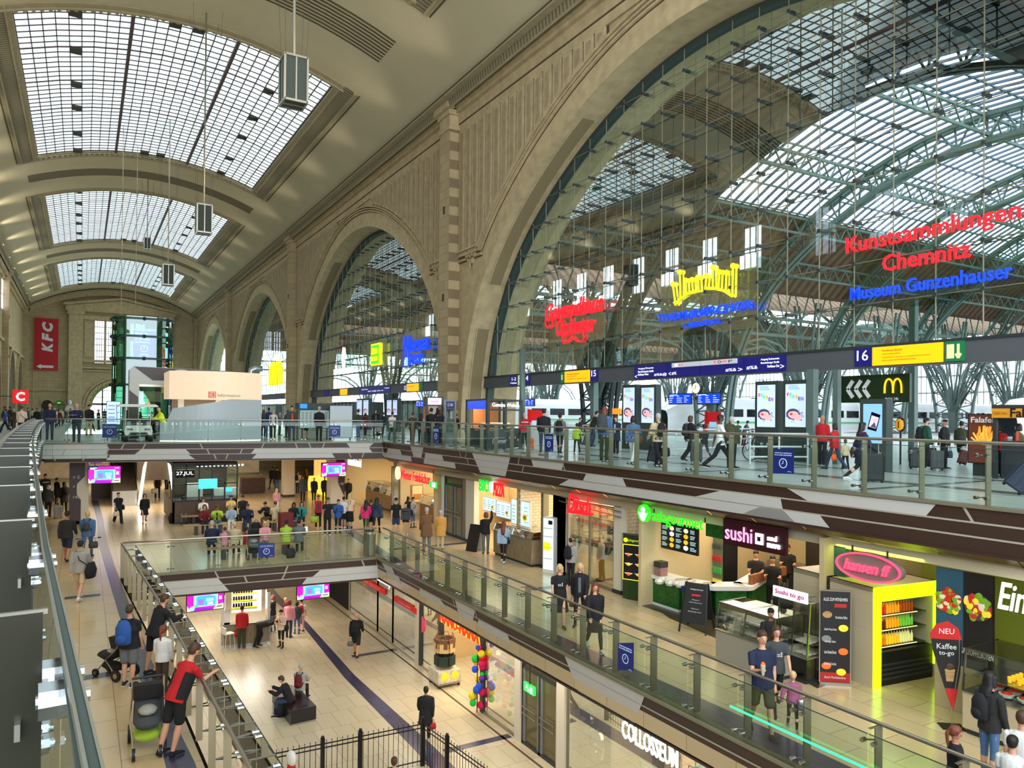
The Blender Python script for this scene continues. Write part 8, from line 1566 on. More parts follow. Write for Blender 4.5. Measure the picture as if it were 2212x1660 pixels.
        mesh('hair',hf,max(vox,.014))
    elif hairc=='beard':b=MB();b.ball(tuple(hc+Vector((0,.055,0))-hv*.075),.055,HAIRS['g'],10,1,.8,.8);b.build('beard',t,smooth=True)
    if 'cap' in ext:
        c_=cm(ext['cap']);b=MB();lofted(b,[(hc+hv*.035,.088*hs,.106*hs),(hc+hv*.08,.084*hs,.1*hs),(hc+hv*.115,.062*hs,.075*hs),(hc+hv*.135,.02,.025)],c_,n=16);b.build('cap',t,smooth=True)
        if ext.get('brim',1):q=1 if ext.get('brim',1)==1 else -1;b=MB();lofted(b,[(hc+hv*.045+Vector((0,q*.06,0)),.07,.012),(hc+hv*.035+Vector((0,q*.17,0)),.05,.006)],c_,n=10);b.build('cap_brim',t,smooth=True)
    if 'beard' in ext:b=MB();b.ball(tuple(hc+Vector((0,.06,0))-hv*.08),.045,HAIRS['b'],8,1,.8,.7);b.build('beard',t,smooth=True)
    # things carried stay objects of their own
    W_=Matrix.Translation(Vector(loc)) @ Matrix.Rotation(rz,4,'Z') @ Matrix.Scale(s,4)
    who=' '.join(label.split()[:10])
    if 'bp' in ext:
        c_=cm(ext['bp']);c=W_ @ (hip+tv*.3+Vector((0,-.2*bw-g,0)));o=thing('backpack',NB(ext['bp'])+' backpack worn by the '+who,'backpack',tuple(c),rz);sc2=s*ext.get('bps',1)
        b=MB();lofted(b,[(Vector((0,0,-.22))*sc2,.12*sc2,.07*sc2),(Vector((0,0,-.18))*sc2,.15*sc2,.1*sc2),(Vector((0,0,.1))*sc2,.15*sc2,.095*sc2),(Vector((0,.01,.2))*sc2,.1*sc2,.07*sc2),(Vector((0,.02,.24))*sc2,.05*sc2,.04*sc2)],c_,n=12);b.build('bag',o,smooth=True)
        b=MB();b.ball((0,-.09*sc2,-.1*sc2),.1*sc2,c_,8,1.1,.5,.9);b.build('pocket',o,smooth=True)
        for q in (-1,1):b=MB();b.tube([Vector(v)*s for v in ((q*.09,.02,.2),(q*.1,.14,.27),(q*.11,.25*bw+g,.15),(q*.13,.22,-.05),(q*.14,.05,-.15))],.016*s,cm('k'),6);b.build('strap',o)
    if 'bag' in ext:
        kc,side_,sz,nm=ext['bag'];c=W_ @ (J['w'+side_]+J['d'+side_]*.1);c_=cm(kc);z0=-.1*s;o=thing(nm,NB(kc)+' '+nm.replace('_',' ')+' of the '+who,'bag',(c.x,c.y,c.z),rz)
        b=MB();lofted(b,[(Vector((0,0,-.12-.75*sz)),sz*.45,sz*.2),(Vector((0,0,-.12-.4*sz)),sz*.5,sz*.24),(Vector((0,0,-.12)),sz*.42,sz*.12)],c_,n=10);b.build('bag',o,smooth=True);b=MB();b.tube([(-sz*.25,0,-.13),(-.04,0,.0),(.04,0,.0),(sz*.25,0,-.13)],.01,c_,5);b.build('handle',o)
    if 'sling' in ext:
        kc,q,sz=ext['sling'];c_=cm(kc);c=W_ @ (hip+Vector((q*(.2*bw+sz*.2),-.04,.02)));o=thing('shoulder_bag',NB(kc)+' shoulder bag of the '+who,'bag',tuple(c),rz)
        b=MB();lofted(b,[(Vector((0,0,-.5*sz)),sz*.2,sz*.45),(Vector((0,0,-.1*sz)),sz*.26,sz*.55),(Vector((0,0,.3*sz)),sz*.14,sz*.42)],c_,n=10);b.build('bag',o,smooth=True)
        i_=W_.inverted() @ c;b=MB();b.tube([(W_ @ v)-c for v in (i_+Vector((0,.1,.08)),hip+tv*.3+Vector((q*.06,.16*bw+g,0)),sh+Vector((-q*.1,.05,.07)),sh+Vector((-q*.1,-.06,.06)),hip+tv*.3+Vector((q*.04,-.15*bw-g,0)),i_+Vector((0,-.1,.08)))],.014*s,c_,5);st_=b.build('strap',o);st_.matrix_parent_inverse=Matrix.Rotation(-rz,4,'Z')
    if 'held' in ext:
        nm,kc,side_=ext['held'];c=W_ @ (J['w'+side_]+J['d'+side_]*.09+Vector((0,.03,.02)));b=MB()
        if nm=='phone':b.box((-.035,-.006,-.07),(.035,.006,.07),BLACKG)
        elif nm=='map':b.box((-.18,-.1,-.004),(.18,.12,.004),WHITE)
        elif nm=='wrap':b.lathe([(.02,-.1),(.04,0),(.045,.08),(.03,.1)],cm('b'),8);b.ball((0,0,.1),.038,M('food_red',(226,96,30),.5),7)
        elif nm=='plush_toy':b.ball((0,0,0),.07,cm('g'),7);b.ball((0,0,.1),.05,cm('w'),7)
        else:b.lathe([(.03,-.06),(.035,.06)],cm(kc),8)
        tag(b.build(nm,loc=tuple(c),rz=rz),{'map':'white folded map','wrap':'paper-wrapped snack','plush_toy':'grey soft toy','phone':'black phone','cup':'cup','bottle':'bottle'}[nm]+' of the '+who,nm.replace('_',' '))
    return t
NBD=dict(k='black',K='black',n='navy',g='grey',G='dark grey',w='white',b='beige',B='brown',d='denim blue',D='dark blue',r='red',R='dark red',o='olive',l='lime',p='pink',P='pink',e='blue',O='orange',E='green',x='yellow',a='pale blue',m='brown',s='light grey',t='teal',c='cream',y='yellow',Y='yellow')
def NB(k):return NBD[k]
LV=[0,Z1,Z2];GRP=['people on the upper concourse','people on the middle floor','people on the lower floor']
def Pn(x,yf,yh,lvl,face,pose,top,bot,hair,ext,label,H_=None,bulk=1.,skin=None,z=None,Y_=None):
    zl=LV[lvl] if z is None else z;P=onz(x,yf,zl)
    if Y_:P=P*(Y_/P.y);P.z=zl
    d=P.to_2d();dep=(Vector((P.x,P.y,0))).dot(Vector((_f.x,_f.y,0)))
    px=yf-yh;f={'sit':.76,'sitf':.7,'sitp':.72,'bend':.62,'rail':.95,'rail2':.93}.get(pose,1)
    h_=H_ or min(1.93,max(.85,px/FPX*dep/f));az=math.atan2(P.x,P.y)+R_(face)
    return person((P.x,P.y,zl),-az,h_,pose,*top.split('.'),*bot.split('.'),*hair.split('.'),ext,label,GRP[lvl],h_*FPX/dep,bulk,skin)
# upper concourse -------------------------------------------------
U=[
(165,957,873,0,180,'read','sweater.n','pants.G','bald.beard',{'held':('map','w','R'),'shoe':'R'},'bald bearded person in navy sweater reading at the far railing'),
(107,951,872,0,180,'stand','sweater.n','pants.D','bald.x',{},'bald person in navy sweater and jeans near the far left railing corner'),
(46,946,879,0,20,'stand','jacket.c','pants.k','short.b',{'sling':('n',1,.4)},'person in cream jacket seen from behind left of the curved railing'),
(10,930,878,0,60,'walk','shirt.D','pants.d','short.b',{},'person in blue denim walking at the left picture edge'),
(21,922,880,0,-60,'stand','jacket.k','pants.k','short.k',{},'person in black second from the left picture edge'),
(192,941,876,0,150,'stand','jacket.K','pants.b','short.k',{},'person in black jacket and beige trousers right of the map reader'),
(352,953,884,0,-110,'rail','jacket.Y','pants.k','bald.x',{'stripe':'s'},'person in bright yellow safety jacket by the booth'),
(326,949,893,0,170,'sit','jacket.k','pants.k','short.k',{},'dark dressed person sitting between cart and yellow jacket'),
(569,944,887,0,20,'stand','coat.m','pants.D','long.r',{},'long-haired person in brown right beside the booth'),
(580,946,882,0,0,'stand','jacket.e','pants.d','short.k',{'bp':'D'},'person in blue jacket in the cluster right of the booth'),
(590,947,887,0,10,'stand','shirt.w','pants.k','bald.x',{'side':'R'},'bald person in dark red vest over a white shirt'),
(604,942,893,0,100,'stand','sweater.g','pants.G','short.g',{},'grey-haired person behind the dark red vest'),
(620,946,887,0,-60,'stand','jacket.G','pants.k','short.k',{'cap':'s'},'person in dark grey with a light cap near the timetable'),
(630,953,878,0,170,'stand','jacket.G','pants.D','short.k',{'bib':'O','sling':('B',-1,.2)},'person in dark jacket over orange shirt facing the viewer'),
(659,950,886,0,160,'stand','tee.G','shorts.k','short.b',{'shoe':'k'},'person in shorts standing behind the timetable board'),
(689,954,881,0,10,'stand','jacket.k','pants.k','short.g',{'cap':'w','brim':0,'sling':('k',1,.35)},'person in black with a white cap before the timetable'),
(773,946,887,0,-70,'stand','sweater.o','pants.d','short.k',{},'person in olive sweater and blue jeans right of the white board'),
(789,941,894,0,40,'stand','coat.R','pants.k','bob.k',{'bag':('r','L',.3,'handbag')},'person in dark red coat with a red bag under the second arch'),
(811,944,886,0,175,'stand','coat.k','pants.k','bob.k',{'bib':'g'},'person in black coat with grey scarf pushing a pram'),
(827,945,892,0,60,'stand','jacket.n','pants.k','short.b',{},'person in navy jacket beside the upper pram'),
(847,951,890,0,-20,'walk','tee.w','pants.E','short.k',{},'person in white tee and green trousers on the upper concourse'),
(891,959,893,0,30,'stand','jacket.m','pants.R','short.b',{'cap':'r','sling':('b',-1,.3)},'person with a bright red cap and brown jacket'),
(909,959,895,0,10,'stand','tee.a','pants.k','long.k',{'bp':'k'},'long black-haired person with backpack right of the red cap'),
(931,963,884,0,20,'up','coat.k','pants.k','short.k',{},'tall person in black coat, left of the couple by the cabinet'),
(951,963,888,0,-40,'up','coat.k','pants.k','bob.b',{'bag':('w','L',.25,'handbag')},'person in black raising a hand, right of the couple'),
(985,957,896,0,60,'stand','jacket.k','pants.k','short.k',{},'slim dark person between the cabinet and the bakery kiosk'),
(1008,961,904,0,70,'stand','jacket.a','pants.G','short.k',{},'short person in pale blue jacket at the bakery kiosk'),
(1132,968,892,0,-5,'walk','jacket.r','pants.K','short.g',{'cap':'s','stripe':'w'},'person in red jacket with white stripe by the round column'),
(1174,981,883,0,0,'walk2','jacket.k','pants.D','short.k',{'bag':('k','R',.25,'handbag')},'tall person in black jacket behind the upper blue poster'),
(1209,981,893,0,10,'walk','shirt.g','slim.K','short.k',{'bp':'k','cap':'k','brim':0},'person in grey top with black backpack holding a child by the hand'),
(1246,979,918,0,-20,'hand','jacket.l','pants.K','short.k',{'shoe':'R'},'small child in lime green jacket on the upper concourse'),
(1253,960,904,0,110,'stand','jacket.K','pants.k','short.b',{},'distant person in black behind the lime green child'),
(1279,966,892,0,70,'rail','jacket.k','pants.D','short.k',{'sling':('x',-1,.25)},'leaning person in black with a yellow bag'),
(1291,957,899,0,40,'stand','jacket.G','pants.k','short.r',{},'small distant person beside the leaning traveller'),
(1305,995,882,0,20,'stand','jacket.d','pants.o','long.r',{'bp':'G','bps':1.25},'long-haired person in denim jacket with large grey backpack'),
(1330,981,901,0,-160,'phone','coat.n','pants.k','short.b',{'bib':'a','held':('phone','k','R')},'person in navy coat looking at a phone near the totems'),
(1367,1003,898,0,20,'walk','jacket.d','pants.w','bob.k',{'sling':('B',1,.35)},'person in denim jacket and white trousers with brown bag'),
(1421,1008,893,0,-30,'walk2','jacket.b','pants.k','short.g',{'bp':'k','bag':('k','R',.38,'travel_bag')},'bald-headed traveller in beige jacket with black backpack'),
(1491,997,898,0,60,'walk','jacket.k','wide.k','bob.b',{'bp':'K'},'person in black with backpack pulling a grey suitcase'),
(1521,992,916,0,-30,'stride','jacket.K','slim.D','short.k',{'cap':'k','brim':0,'shoe':'w'},'striding young person in dark jacket and white shoes'),
(1555,1013,891,0,80,'stride','tee.w','pants.k','short.k',{'sole':1},'striding person in white tee and black trousers',None,1,2),
(1580,1013,903,0,20,'stand','jacket.o','pants.k','short.g',{'bp':'o','bps':1.3,'sole':1},'traveller with huge olive backpack and black trousers'),
(1607,966,912,0,80,'rail','jacket.g','pants.R','short.k',{},'bending person in grey at the bicycle barrier'),
(1594,962,912,0,-10,'stand','sweater.E','pants.D','short.k',{},'person in dark green behind the huge olive backpack'),
(1776,1005,900,0,30,'stand','sweater.r','pants.k','bald.x',{},'bald person in red sweater beside the broad steel column'),
(1803,1015,915,0,-60,'walk','jacket.r','pants.D','bob.k',{'bag':('O','L',.26,'handbag')},'person in red jacket with an orange bag'),
(1826,1015,953,0,-20,'hand','jacket.b','pants.k','short.b',{},'small child in beige jacket beside the orange bag'),
(1862,1040,907,0,70,'stride','coat.n','slim.k','long.k',{'sling':('R',-1,.35),'held':('phone','k','R'),'shoe':'w'},'long-haired person in navy coat striding with a suitcase'),
(2000,1014,906,0,70,'stand','jacket.E','pants.k','short.k',{'cap':'k','bp':'k','beard':1,'shoe':'w'},'person in green jacket and black cap with backpack'),
(2039,1014,909,0,110,'stand','jacket.k','pants.k','short.g',{'cap':'k','bag':('D','L',.3,'travel_bag')},'heavy person in black sweater and cap beside a suitcase',None,1.35),
(2077,1005,910,0,10,'walk','shirt.o','shorts.k','short.k',{'bp':'o','bps':1.15},'person in shorts with an olive backpack'),
(2112,1021,925,0,0,'stand','sweater.k','pants.k','short.k',{'shoe':'w'},'person in black sweater standing before the Falafel poster'),
(2158,1026,920,0,30,'stand','jacket.r','pants.K','bob.k',{'bp':'R'},'person in bright red jacket queueing at the snack stand'),
(2200,1034,915,0,-70,'walk','coat.o','slim.d','bob.k',{},'person in olive coat and blue jeans at the right edge'),
]
for r in U:Pn(*r[:11],*(r[11:] if len(r)>11 else ()))
rr=random.Random(9)   # the distant crowd on the upper concourse
FAR=[(80,72),(92,95),(118,78),(127,84),(132,88),(141,96),(152,100),(195,64),(213,68),(226,110),(237,120),(300,78),(70,110),(60,92),(30,70),(12,62)]
tops=['jacket.k','coat.G','tee.w','jacket.R','sweater.b','jacket.D','coat.m','tee.e'];words=['black jacket','grey coat','white tee','dark red jacket','beige sweater','dark blue jacket','brown coat','blue tee']
for i,(x,y) in enumerate(FAR):
    p=onz(x,950,0);c=ony(x,890,y)
    person((c.x,y,0),rr.uniform(0,6.28),rr.uniform(1.62,1.82),('stand','walk')[i % 2],*tops[i % 8].split('.'),'pants','k','short','kbg'[i % 3],{},'distant person in %s, %s on the concourse' % (words[i % 8],['left of the map reader','near the end wall'][y>88]+(' standing' if i % 2==0 else ' walking')),GRP[0],30)
# middle floor ------------------------------------------------------
Mf=[
(144,1214,1102,1,15,'walk','sweater.K','shorts.n','short.k',{},'person in dark sweater and navy shorts walking away',None,1,1),
(188,1207,1104,1,10,'walk2','jacket.d','slim.d','short.l',{'bp':'G','bps':.7,'bag':('G','R',.34,'handbag')},'blonde person in denim with a small dark backpack'),
(172,1295,1168,1,20,'walk','hoodie.s','shorts.b','short.k',{'cap':'n','brim':0,'sling':('k',1,.55),'shoe':'w'},'person in grey hoodie and beige shorts walking away'),
(97,1092,1026,1,160,'stand','jacket.K','pants.k','short.k',{'stripe':'w'},'person in dark jacket with white stripe, left of the cream column'),
(104,1118,1050,1,20,'stand','jacket.G','pants.k','bob.g',{},'grey-blonde person in dark green jacket beside a silver suitcase'),
(122,1090,1034,1,60,'stand','coat.k','pants.k','short.k',{},'person in black coat in the group left of the column'),
(138,1108,1043,1,-20,'stand','coat.K','pants.k','long.k',{'bp':'k'},'dark long-haired person nearest the column'),
(255,1131,1064,1,165,'walk','tee.k','wide.k','short.k',{'sling':('k',-1,.3),'bag':('c','R',.3,'shopping_bag')},'person all in black with a paper shopping bag'),
(312,1131,1067,1,175,'walk2','sweater.k','skirt.k','bob.b',{},'young person in short black dress walking towards the viewer'),
(340,1078,1020,1,170,'stand','tee.k','pants.K','short.b',{'bag':('w','R',.4,'shopping_bag')},'person in black tee by the escalator foot'),
(285,1080,1034,1,160,'phone','tee.n','slim.p','short.b',{},'child in navy top and pink leggings'),
(267,1076,1024,1,-120,'stand','shirt.w','pants.b','short.g',{'side':'k'},'old person in dark vest over white shirt at the wooden counter'),
(245,1077,1030,1,100,'stand','jacket.D','pants.d','short.k',{},'person in blue jeans behind the left advert screen'),
(268,1062,1006,1,30,'stand','jacket.e','pants.k','short.k',{},'person in bright blue jacket behind the wooden counter'),
(395,1130,1079,1,175,'sitp','jacket.k','pants.g','short.k',{},'seated person in black leaning against the kiosk base',1.7),
(438,1131,1079,1,175,'sitp','shirt.w','pants.K','short.b',{},'seated person in white top at the kiosk base',1.7),
(498,1126,1073,1,175,'sitp','shirt.y','pants.K','short.k',{},'seated person in sand coloured shirt at the kiosk base',1.72),
(524,1127,1072,1,178,'sit','jacket.k','pants.k','short.b',{'cap':'k'},'seated person with black cap at the kiosk base',1.72),
(441,1152,1097,1,175,'sit','jacket.R','pants.n','bob.b',{},'seated person in dark red cardigan on the front bench',1.68),
(468,1150,1093,1,178,'sitf','jacket.l','pants.d','short.b',{'bib':'k'},'seated person in lime jacket and jeans on the front bench',1.7),
(499,1149,1093,1,180,'sit','sweater.a','pants.w','short.g',{},'seated person in pale blue and white trousers',1.65),
(534,1150,1092,1,175,'sitp','jacket.n','pants.D','short.b',{'held':('phone','k','R')},'seated person in navy jacket looking at a phone',1.72),
(579,1141,1081,1,-150,'sitf','jacket.k','pants.B','short.k',{},'seated dark figure left of the red box',1.72),
(595,1143,1088,1,-20,'sit','jacket.b','pants.K','short.b',{'sling':('k',1,.15)},'person in taupe jacket seated with back to the viewer',1.68),
(633,1143,1086,1,170,'sitp','jacket.k','slim.d','long.k',{'shoe':'w'},'long-haired person in black with jeans seated by the red box',1.66),
(651,1142,1085,1,178,'sit','jacket.t','slim.k','long.k',{'bib':'k'},'long-haired person in teal cardigan seated at the bench end',1.66),
(597,1110,1057,1,20,'stand','sweater.p','pants.w','long.l',{},'blonde person in pale pink sweater standing behind the bench'),
(457,1203,1136,1,0,'sit','sweater.n','pants.k','short.g',{},'white-haired person in navy sweater seen from behind on the bench',1.76,1.1),
(485,1198,1148,1,5,'sit','hoodie.p','pants.e','short.b',{},'child in pink hoodie seen from behind on the bench',1.35),
(506,1200,1134,1,10,'sit','jacket.b','pants.K','short.l',{},'person in beige jacket seen from behind on the bench',1.64),
(531,1195,1148,1,40,'sit','jacket.r','pants.K','short.k',{},'child in red jacket on the rear-facing bench',1.25),
(571,1206,1127,1,175,'read','sweater.p','pants.g','bob.l',{},'person in pale pink sweater bending over the pram'),
(618,1196,1132,1,0,'sit','hoodie.l','pants.K','short.k',{},'person in pale lime hoodie seen from behind on the bench',1.68),
(645,1196,1131,1,5,'sit','hoodie.g','pants.o','short.k',{},'person in grey hoodie with a glowing tablet on the bench',1.72),
(687,1142,1072,1,175,'stand','vest.r','pants.k','short.b',{'bib':'G','bag':('l','R',.4,'shopping_bag'),'shoe':'w'},'person in red vest with a lime shopping bag'),
(707,1157,1077,1,175,'phone','tee.k','pants.k','short.k',{'cap':'E','shoe':'w'},'person in black with a green cap looking down'),
(730,1153,1081,1,170,'phone','jacket.e','slim.k','short.k',{'held':('phone','k','R')},'person in bright blue jacket looking at a phone'),
(742,1142,1075,1,20,'stand','tee.w','shorts.k','short.k',{'shoe':'w'},'person in white tee hidden behind the blue jacket'),
(755,1141,1068,1,5,'stand','tee.c','longskirt.k','long.l',{},'blonde person in cream top and long black skirt'),
(790,1154,1080,1,10,'walk','jacket.P','slim.E','long.k',{'sling':('G',-1,.32)},'person in bright pink jacket with long black hair'),
(801,1148,1081,1,15,'stand','tee.k','skirt.k','short.b',{},'person in black dress between pink and blue jackets'),
(813,1154,1075,1,10,'walk2','jacket.D','slim.k','long.k',{'sling':('G',1,.3)},'person in dark blue jacket with very long black hair'),
(752,1088,1036,1,175,'stand','jacket.k','pants.k','short.r',{},'person in black standing at the salad shop entrance'),
(678,1082,1033,1,20,'stand','coat.k','pants.k','bald.x',{},'bald person in black coat below the right advert screen'),
(701,1081,1031,1,-10,'stand','coat.K','pants.k','short.g',{},'grey-haired person in black coat below the right advert screen'),
(654,1083,1028,1,15,'stand','coat.G','pants.k','short.b',{},'person in grey-green coat right of the plain column'),
(643,1066,1019,1,30,'stand','tee.w','pants.D','short.k',{'bp':'n'},'person in white with a navy backpack behind the plain column'),
(660,1062,1014,1,-30,'stand','jacket.k','pants.k','long.b',{},'brown-haired person in black far behind the plain column'),
(598,1063,1010,1,10,'stand','jacket.K','pants.d','short.k',{'bp':'k'},'person with black backpack left of the plain column'),
(588,1058,1008,1,-20,'walk','jacket.k','slim.k','short.k',{},'person in black walking far left of the plain column'),
(563,1064,1026,1,180,'stand','tee.k','pants.k','bald.x',{},'person in black behind the second wooden counter'),
(855,1157,1078,1,175,'stand','tee.k','shorts.D','short.k',{'bp':'k','shoe':'w','cap':'k'},'person in black tee and denim shorts with backpack'),
(876,1157,1088,1,-170,'stand','jacket.G','hot.k','short.k',{'shoe':'w','stripe':'k'},'person in grey and black jacket and short shorts'),
(892,1141,1076,1,120,'stand','hoodie.s','slim.d','short.k',{'sling':('n',1,.35)},'person in light grey hoodie with a blue bag at the bakery'),
(881,1128,1076,1,30,'stand','jacket.k','pants.k','long.k',{},'long-haired dark person at the bakery window'),
(945,1141,1070,1,60,'phone','jacket.k','pants.k','short.k',{},'tall person in black by the grey double door'),
(921,1192,1099,1,-20,'drink','coat.B','pants.g','short.g',{},'person in long brown coat seen from behind',None,1.12),
(951,1187,1105,1,5,'stand','coat.x','pants.b','short.g',{},'white-haired person in tan jacket seen from behind',None,1.08),
(1049,1197,1109,1,10,'up','sweater.k','pants.g','bob.r',{},'person in black top and grey trousers at the pizza booth'),
(1087,1215,1127,1,10,'walk','jacket.a','slim.k','long.r',{'shoe':'w','sling':('k',1,.2)},'long-haired person in pale denim jacket at the pizza booth'),
(1233,1263,1165,1,35,'stand','hoodie.s','pants.k','short.k',{'cap':'s','bp':'k','bps':1.1},'person in light grey with cap and black backpack at the bakery'),
(1208,1352,1219,1,175,'walk','tee.k','dressskirt.k','long.l',{'print':1,'shoe':'G'},'blonde person in printed black tee dress walking towards the viewer',None,1.15),
(1252,1349,1217,1,-175,'walk2','jacket.k','slim.k','long.l',{'bib':'g','bag':('B','R',.2,'handbag')},'blonde person in black blazer over grey blouse'),
(1284,1404,1259,1,165,'walk','sweater.k','skirt.k','long.r',{'tights':1,'shoe':'w','sling':('k',1,.32)},'long-haired person in black skirt, tights and white shoes'),
(1664,1470,1319,1,170,'stand','tee.k','slim.k','short.k',{'cap':'k','brim':0},'person with black cap half hidden behind the father'),
(1676,1538,1353,1,165,'walk2','tee.G','slim.k','long.b',{'print':1,'held':('bottle','b','L'),'sole':1},'long-haired girl in dark tee walking behind the father'),
(1645,1588,1367,1,160,'eat','tee.n','shorts.o','short.b',{'held':('wrap','b','R')},'father in navy tee and olive shorts holding a snack',None,1.18),
(1712,1577,1458,1,170,'hand','jacket.q','slim.k','pony.l',{'shoe':'q','held':('plush_toy','g','L')},'small child in plum jacket holding a soft toy'),
(2137,1690,1438,1,40,'stand','shirt.K','slim.d','long.k',{'bp':'k','bps':.9},'black-haired woman with backpack at the deli counter',1.7),
(2062,1790,1594,1,75,'stand','tee.k','pants.k','pony.r',{},'girl in black tee cut off by the bottom edge',1.4),
(2186,1830,1615,1,20,'stand','tee.w','pants.k','short.k',{},'dark-haired boy at the bottom right corner',1.45),
(2207,1790,1562,1,10,'stand','tee.w','pants.k','short.b',{},'person in white cut off by the bottom right corner',1.6),
(278,1482,1312,1,25,'stand','tee.k','shorts.g','short.b',{'bp':'e','bps':1.15,'cap':'E','brim':-1,'sole':1},'heavy person with green cap and blue backpack',None,1.35),
(332,1456,1297,1,60,'rail','hoodie.k','shorts.k','short.b',{'print':1},'young person in black hoodie leaning on the left railing'),
(350,1494,1360,1,30,'stand','jacket.w','wide.m','pony.r',{},'girl with ponytail and white jacket at the left railing'),
(380,1626,1424,1,55,'rail2','tee.r','shorts.k','short.b',{'side':'k','shoe':'k'},'man in red and black tee leaning over the left railing',1.8,1.08),
]
for r in Mf:Pn(*r[:11],*(r[11:] if len(r)>11 else ()))
def worker(x,yh,X,label,z,hc='k',face=180,H_=1.7):
    c=onx(x,yh,X);az=math.atan2(c.x,c.y)+R_(face);person((X,c.y,z),-az,H_,'phone','tee','k','pants','k','short',hc,{},label,GRP[1],60)
worker(1633,1192,17.5,'worker in black behind the sushi counter, left one',Z1);worker(1669,1192,17.3,'worker in black behind the sushi counter, second from left',Z1);worker(1702,1183,19.2,'worker in grey at the back of the sushi kitchen',Z1,'b');worker(1786,1196,16.9,'worker in black at the right end of the sushi counter',Z1,face=30);worker(1112,1100,16.8,'worker in black behind the pizza booth counter',Z1);worker(792,1029,17.4,'worker in black behind the salad bar',Z1);worker(1692,1228,14.6,'black-haired person at the sushi counter seen from behind',Z1,face=10)
# lower floor --------------------------------------------------------
Lf=[
(389,1436,1335,2,-60,'walk','vest.k','pants.b','short.g',{'cap':'b'},'old person in light cap walking below the left railing'),
(417,1478,1379,2,-20,'walk','sweater.k','pants.k','bald.x',{},'bald person in black walking below the left railing'),
(522,1401,1311,2,10,'stand','shirt.r','pants.o','short.k',{'cap':'r','brim':0,'shoe':'r','bag':('r','L',.3,'belt_bag')},'person in red striped shirt and red cap at the kiosk'),
(560,1399,1340,2,100,'bend','jacket.K','pants.k','short.b',{},'person in dark jacket bending down at the kiosk',1.75),
(589,1368,1288,2,-60,'stand','tee.k','slim.d','bob.r',{'shoe':'w'},'person in black top and blue jeans right of the kiosk'),
(607,1400,1319,2,-150,'phone','jacket.c','slim.k','short.k',{'sling':('k',-1,.3),'held':('phone','k','R')},'person in cream jacket looking at a phone on the lower floor'),
(624,1378,1299,2,20,'stand','jacket.p','pants.D','bob.r',{},'person in pink jacket on the lower floor'),
(616,1352,1295,2,60,'stand','jacket.R','pants.g','short.l',{},'person in dull red behind the pink jacket'),
(641,1370,1302,2,-10,'stand','jacket.G','slim.d','bob.k',{},'person in grey jacket and jeans right of the pink jacket'),
(651,1364,1296,2,10,'stand','tee.w','slim.p','short.k',{'bp':'r'},'person with red backpack in the lower floor group'),
(769,1419,1323,2,10,'walk','sweater.k','shorts.K','bald.x',{'bp':'k','bag':('g','L',.26,'shopping_bag')},'bald person in black with shorts and backpack walking away'),
(919,1603,1486,2,0,'walk2','coat.k','pants.k','short.k',{'bag':('r','R',.24,'handbag')},'person in black coat with a red bag on the lower floor',1.72),
(626,1548,1458,2,-75,'sitf','jacket.k','pants.D','short.b',{'sole':1},'person in black jacket seated on the block bench',1.76),
(648,1520,1440,2,20,'sit','hoodie.s','pants.k','short.g',{'bp':'R'},'person in grey hoodie seated behind on the block bench',1.7),
(850,1790,1640,2,10,'stand','tee.k','pants.k','short.b',{},'person whose head shows behind the spiked fence',1.7),
]
for r in Lf:Pn(*r[:11],*(r[11:] if len(r)>11 else ()))
# luggage, prams ------------------------------------------------------
def suitcase(x,y,z,h_,k,label,tilt=0,face=0,w_=None,handle=1):
    P=onz(x,y,z);w_=w_ or h_*.62;t=thing('suitcase',label,'suitcase',tuple(P),-math.atan2(P.x,P.y)+R_(face));c_=M('case_'+k,PC[k],.4)
    def T(v):v=Vector(v);a=R_(tilt);return Vector((v.x*math.cos(a)+v.z*math.sin(a),v.y,-v.x*math.sin(a)+v.z*math.cos(a)+abs(math.sin(a))*w_/2))
    b=MB();n0=len(b.v);d=w_*.28
    for (s,zz) in ((.9,.05),(1,.1),(1,h_-.05),(.88,h_)):pass
    secs=[(T((0,0,.05)),w_*.44,d*.8),(T((0,0,.09)),w_*.5,d),(T((0,0,h_-.05)),w_*.5,d),(T((0,0,h_)),w_*.44,d*.8)]
    k_=b.mi(c_);side=(T((1,0,0))-T((0,0,0))).normalized()
    for c,rx,ry in secs:
        for u_,v_ in ((-1,-.7),(-.8,-1),(.8,-1),(1,-.7),(1,.7),(.8,1),(-.8,1),(-1,.7)):b.v.append(tuple(c+side*u_*rx+Vector((0,v_*ry,0))))
    for i in range(3):
        for j in range(8):j2=(j+1) % 8;b.f.append([i*8+j,i*8+j2,(i+1)*8+j2,(i+1)*8+j]);b.m.append(k_)
    b.f.append(list(range(8))[::-1]);b.m.append(k_);b.f.append([24+j for j in range(8)]);b.m.append(k_);b.build('shell',t)
    for sx_ in (-1,1):
        b=MB();c=T((sx_*w_*.38,0,.03));b.ball(tuple(c),.035,BLACK,8);b.build('wheel',t)
    b=MB();
    for q in (-.3,0,.3):b.bar(T((q*w_,-d-.004,.12)),T((q*w_,-d-.004,h_-.08)),.012,.008,BLACK,up=(0,1,0))
    b.build('ribs',t)
    if handle:
        b=MB();e_=.38;b.tube([T((-w_*.2,d*.5,h_)),T((-w_*.2,d*.5,h_+e_)),T((w_*.2,d*.5,h_+e_)),T((w_*.2,d*.5,h_))],.01,STEEL,6);b.build('handle',t)
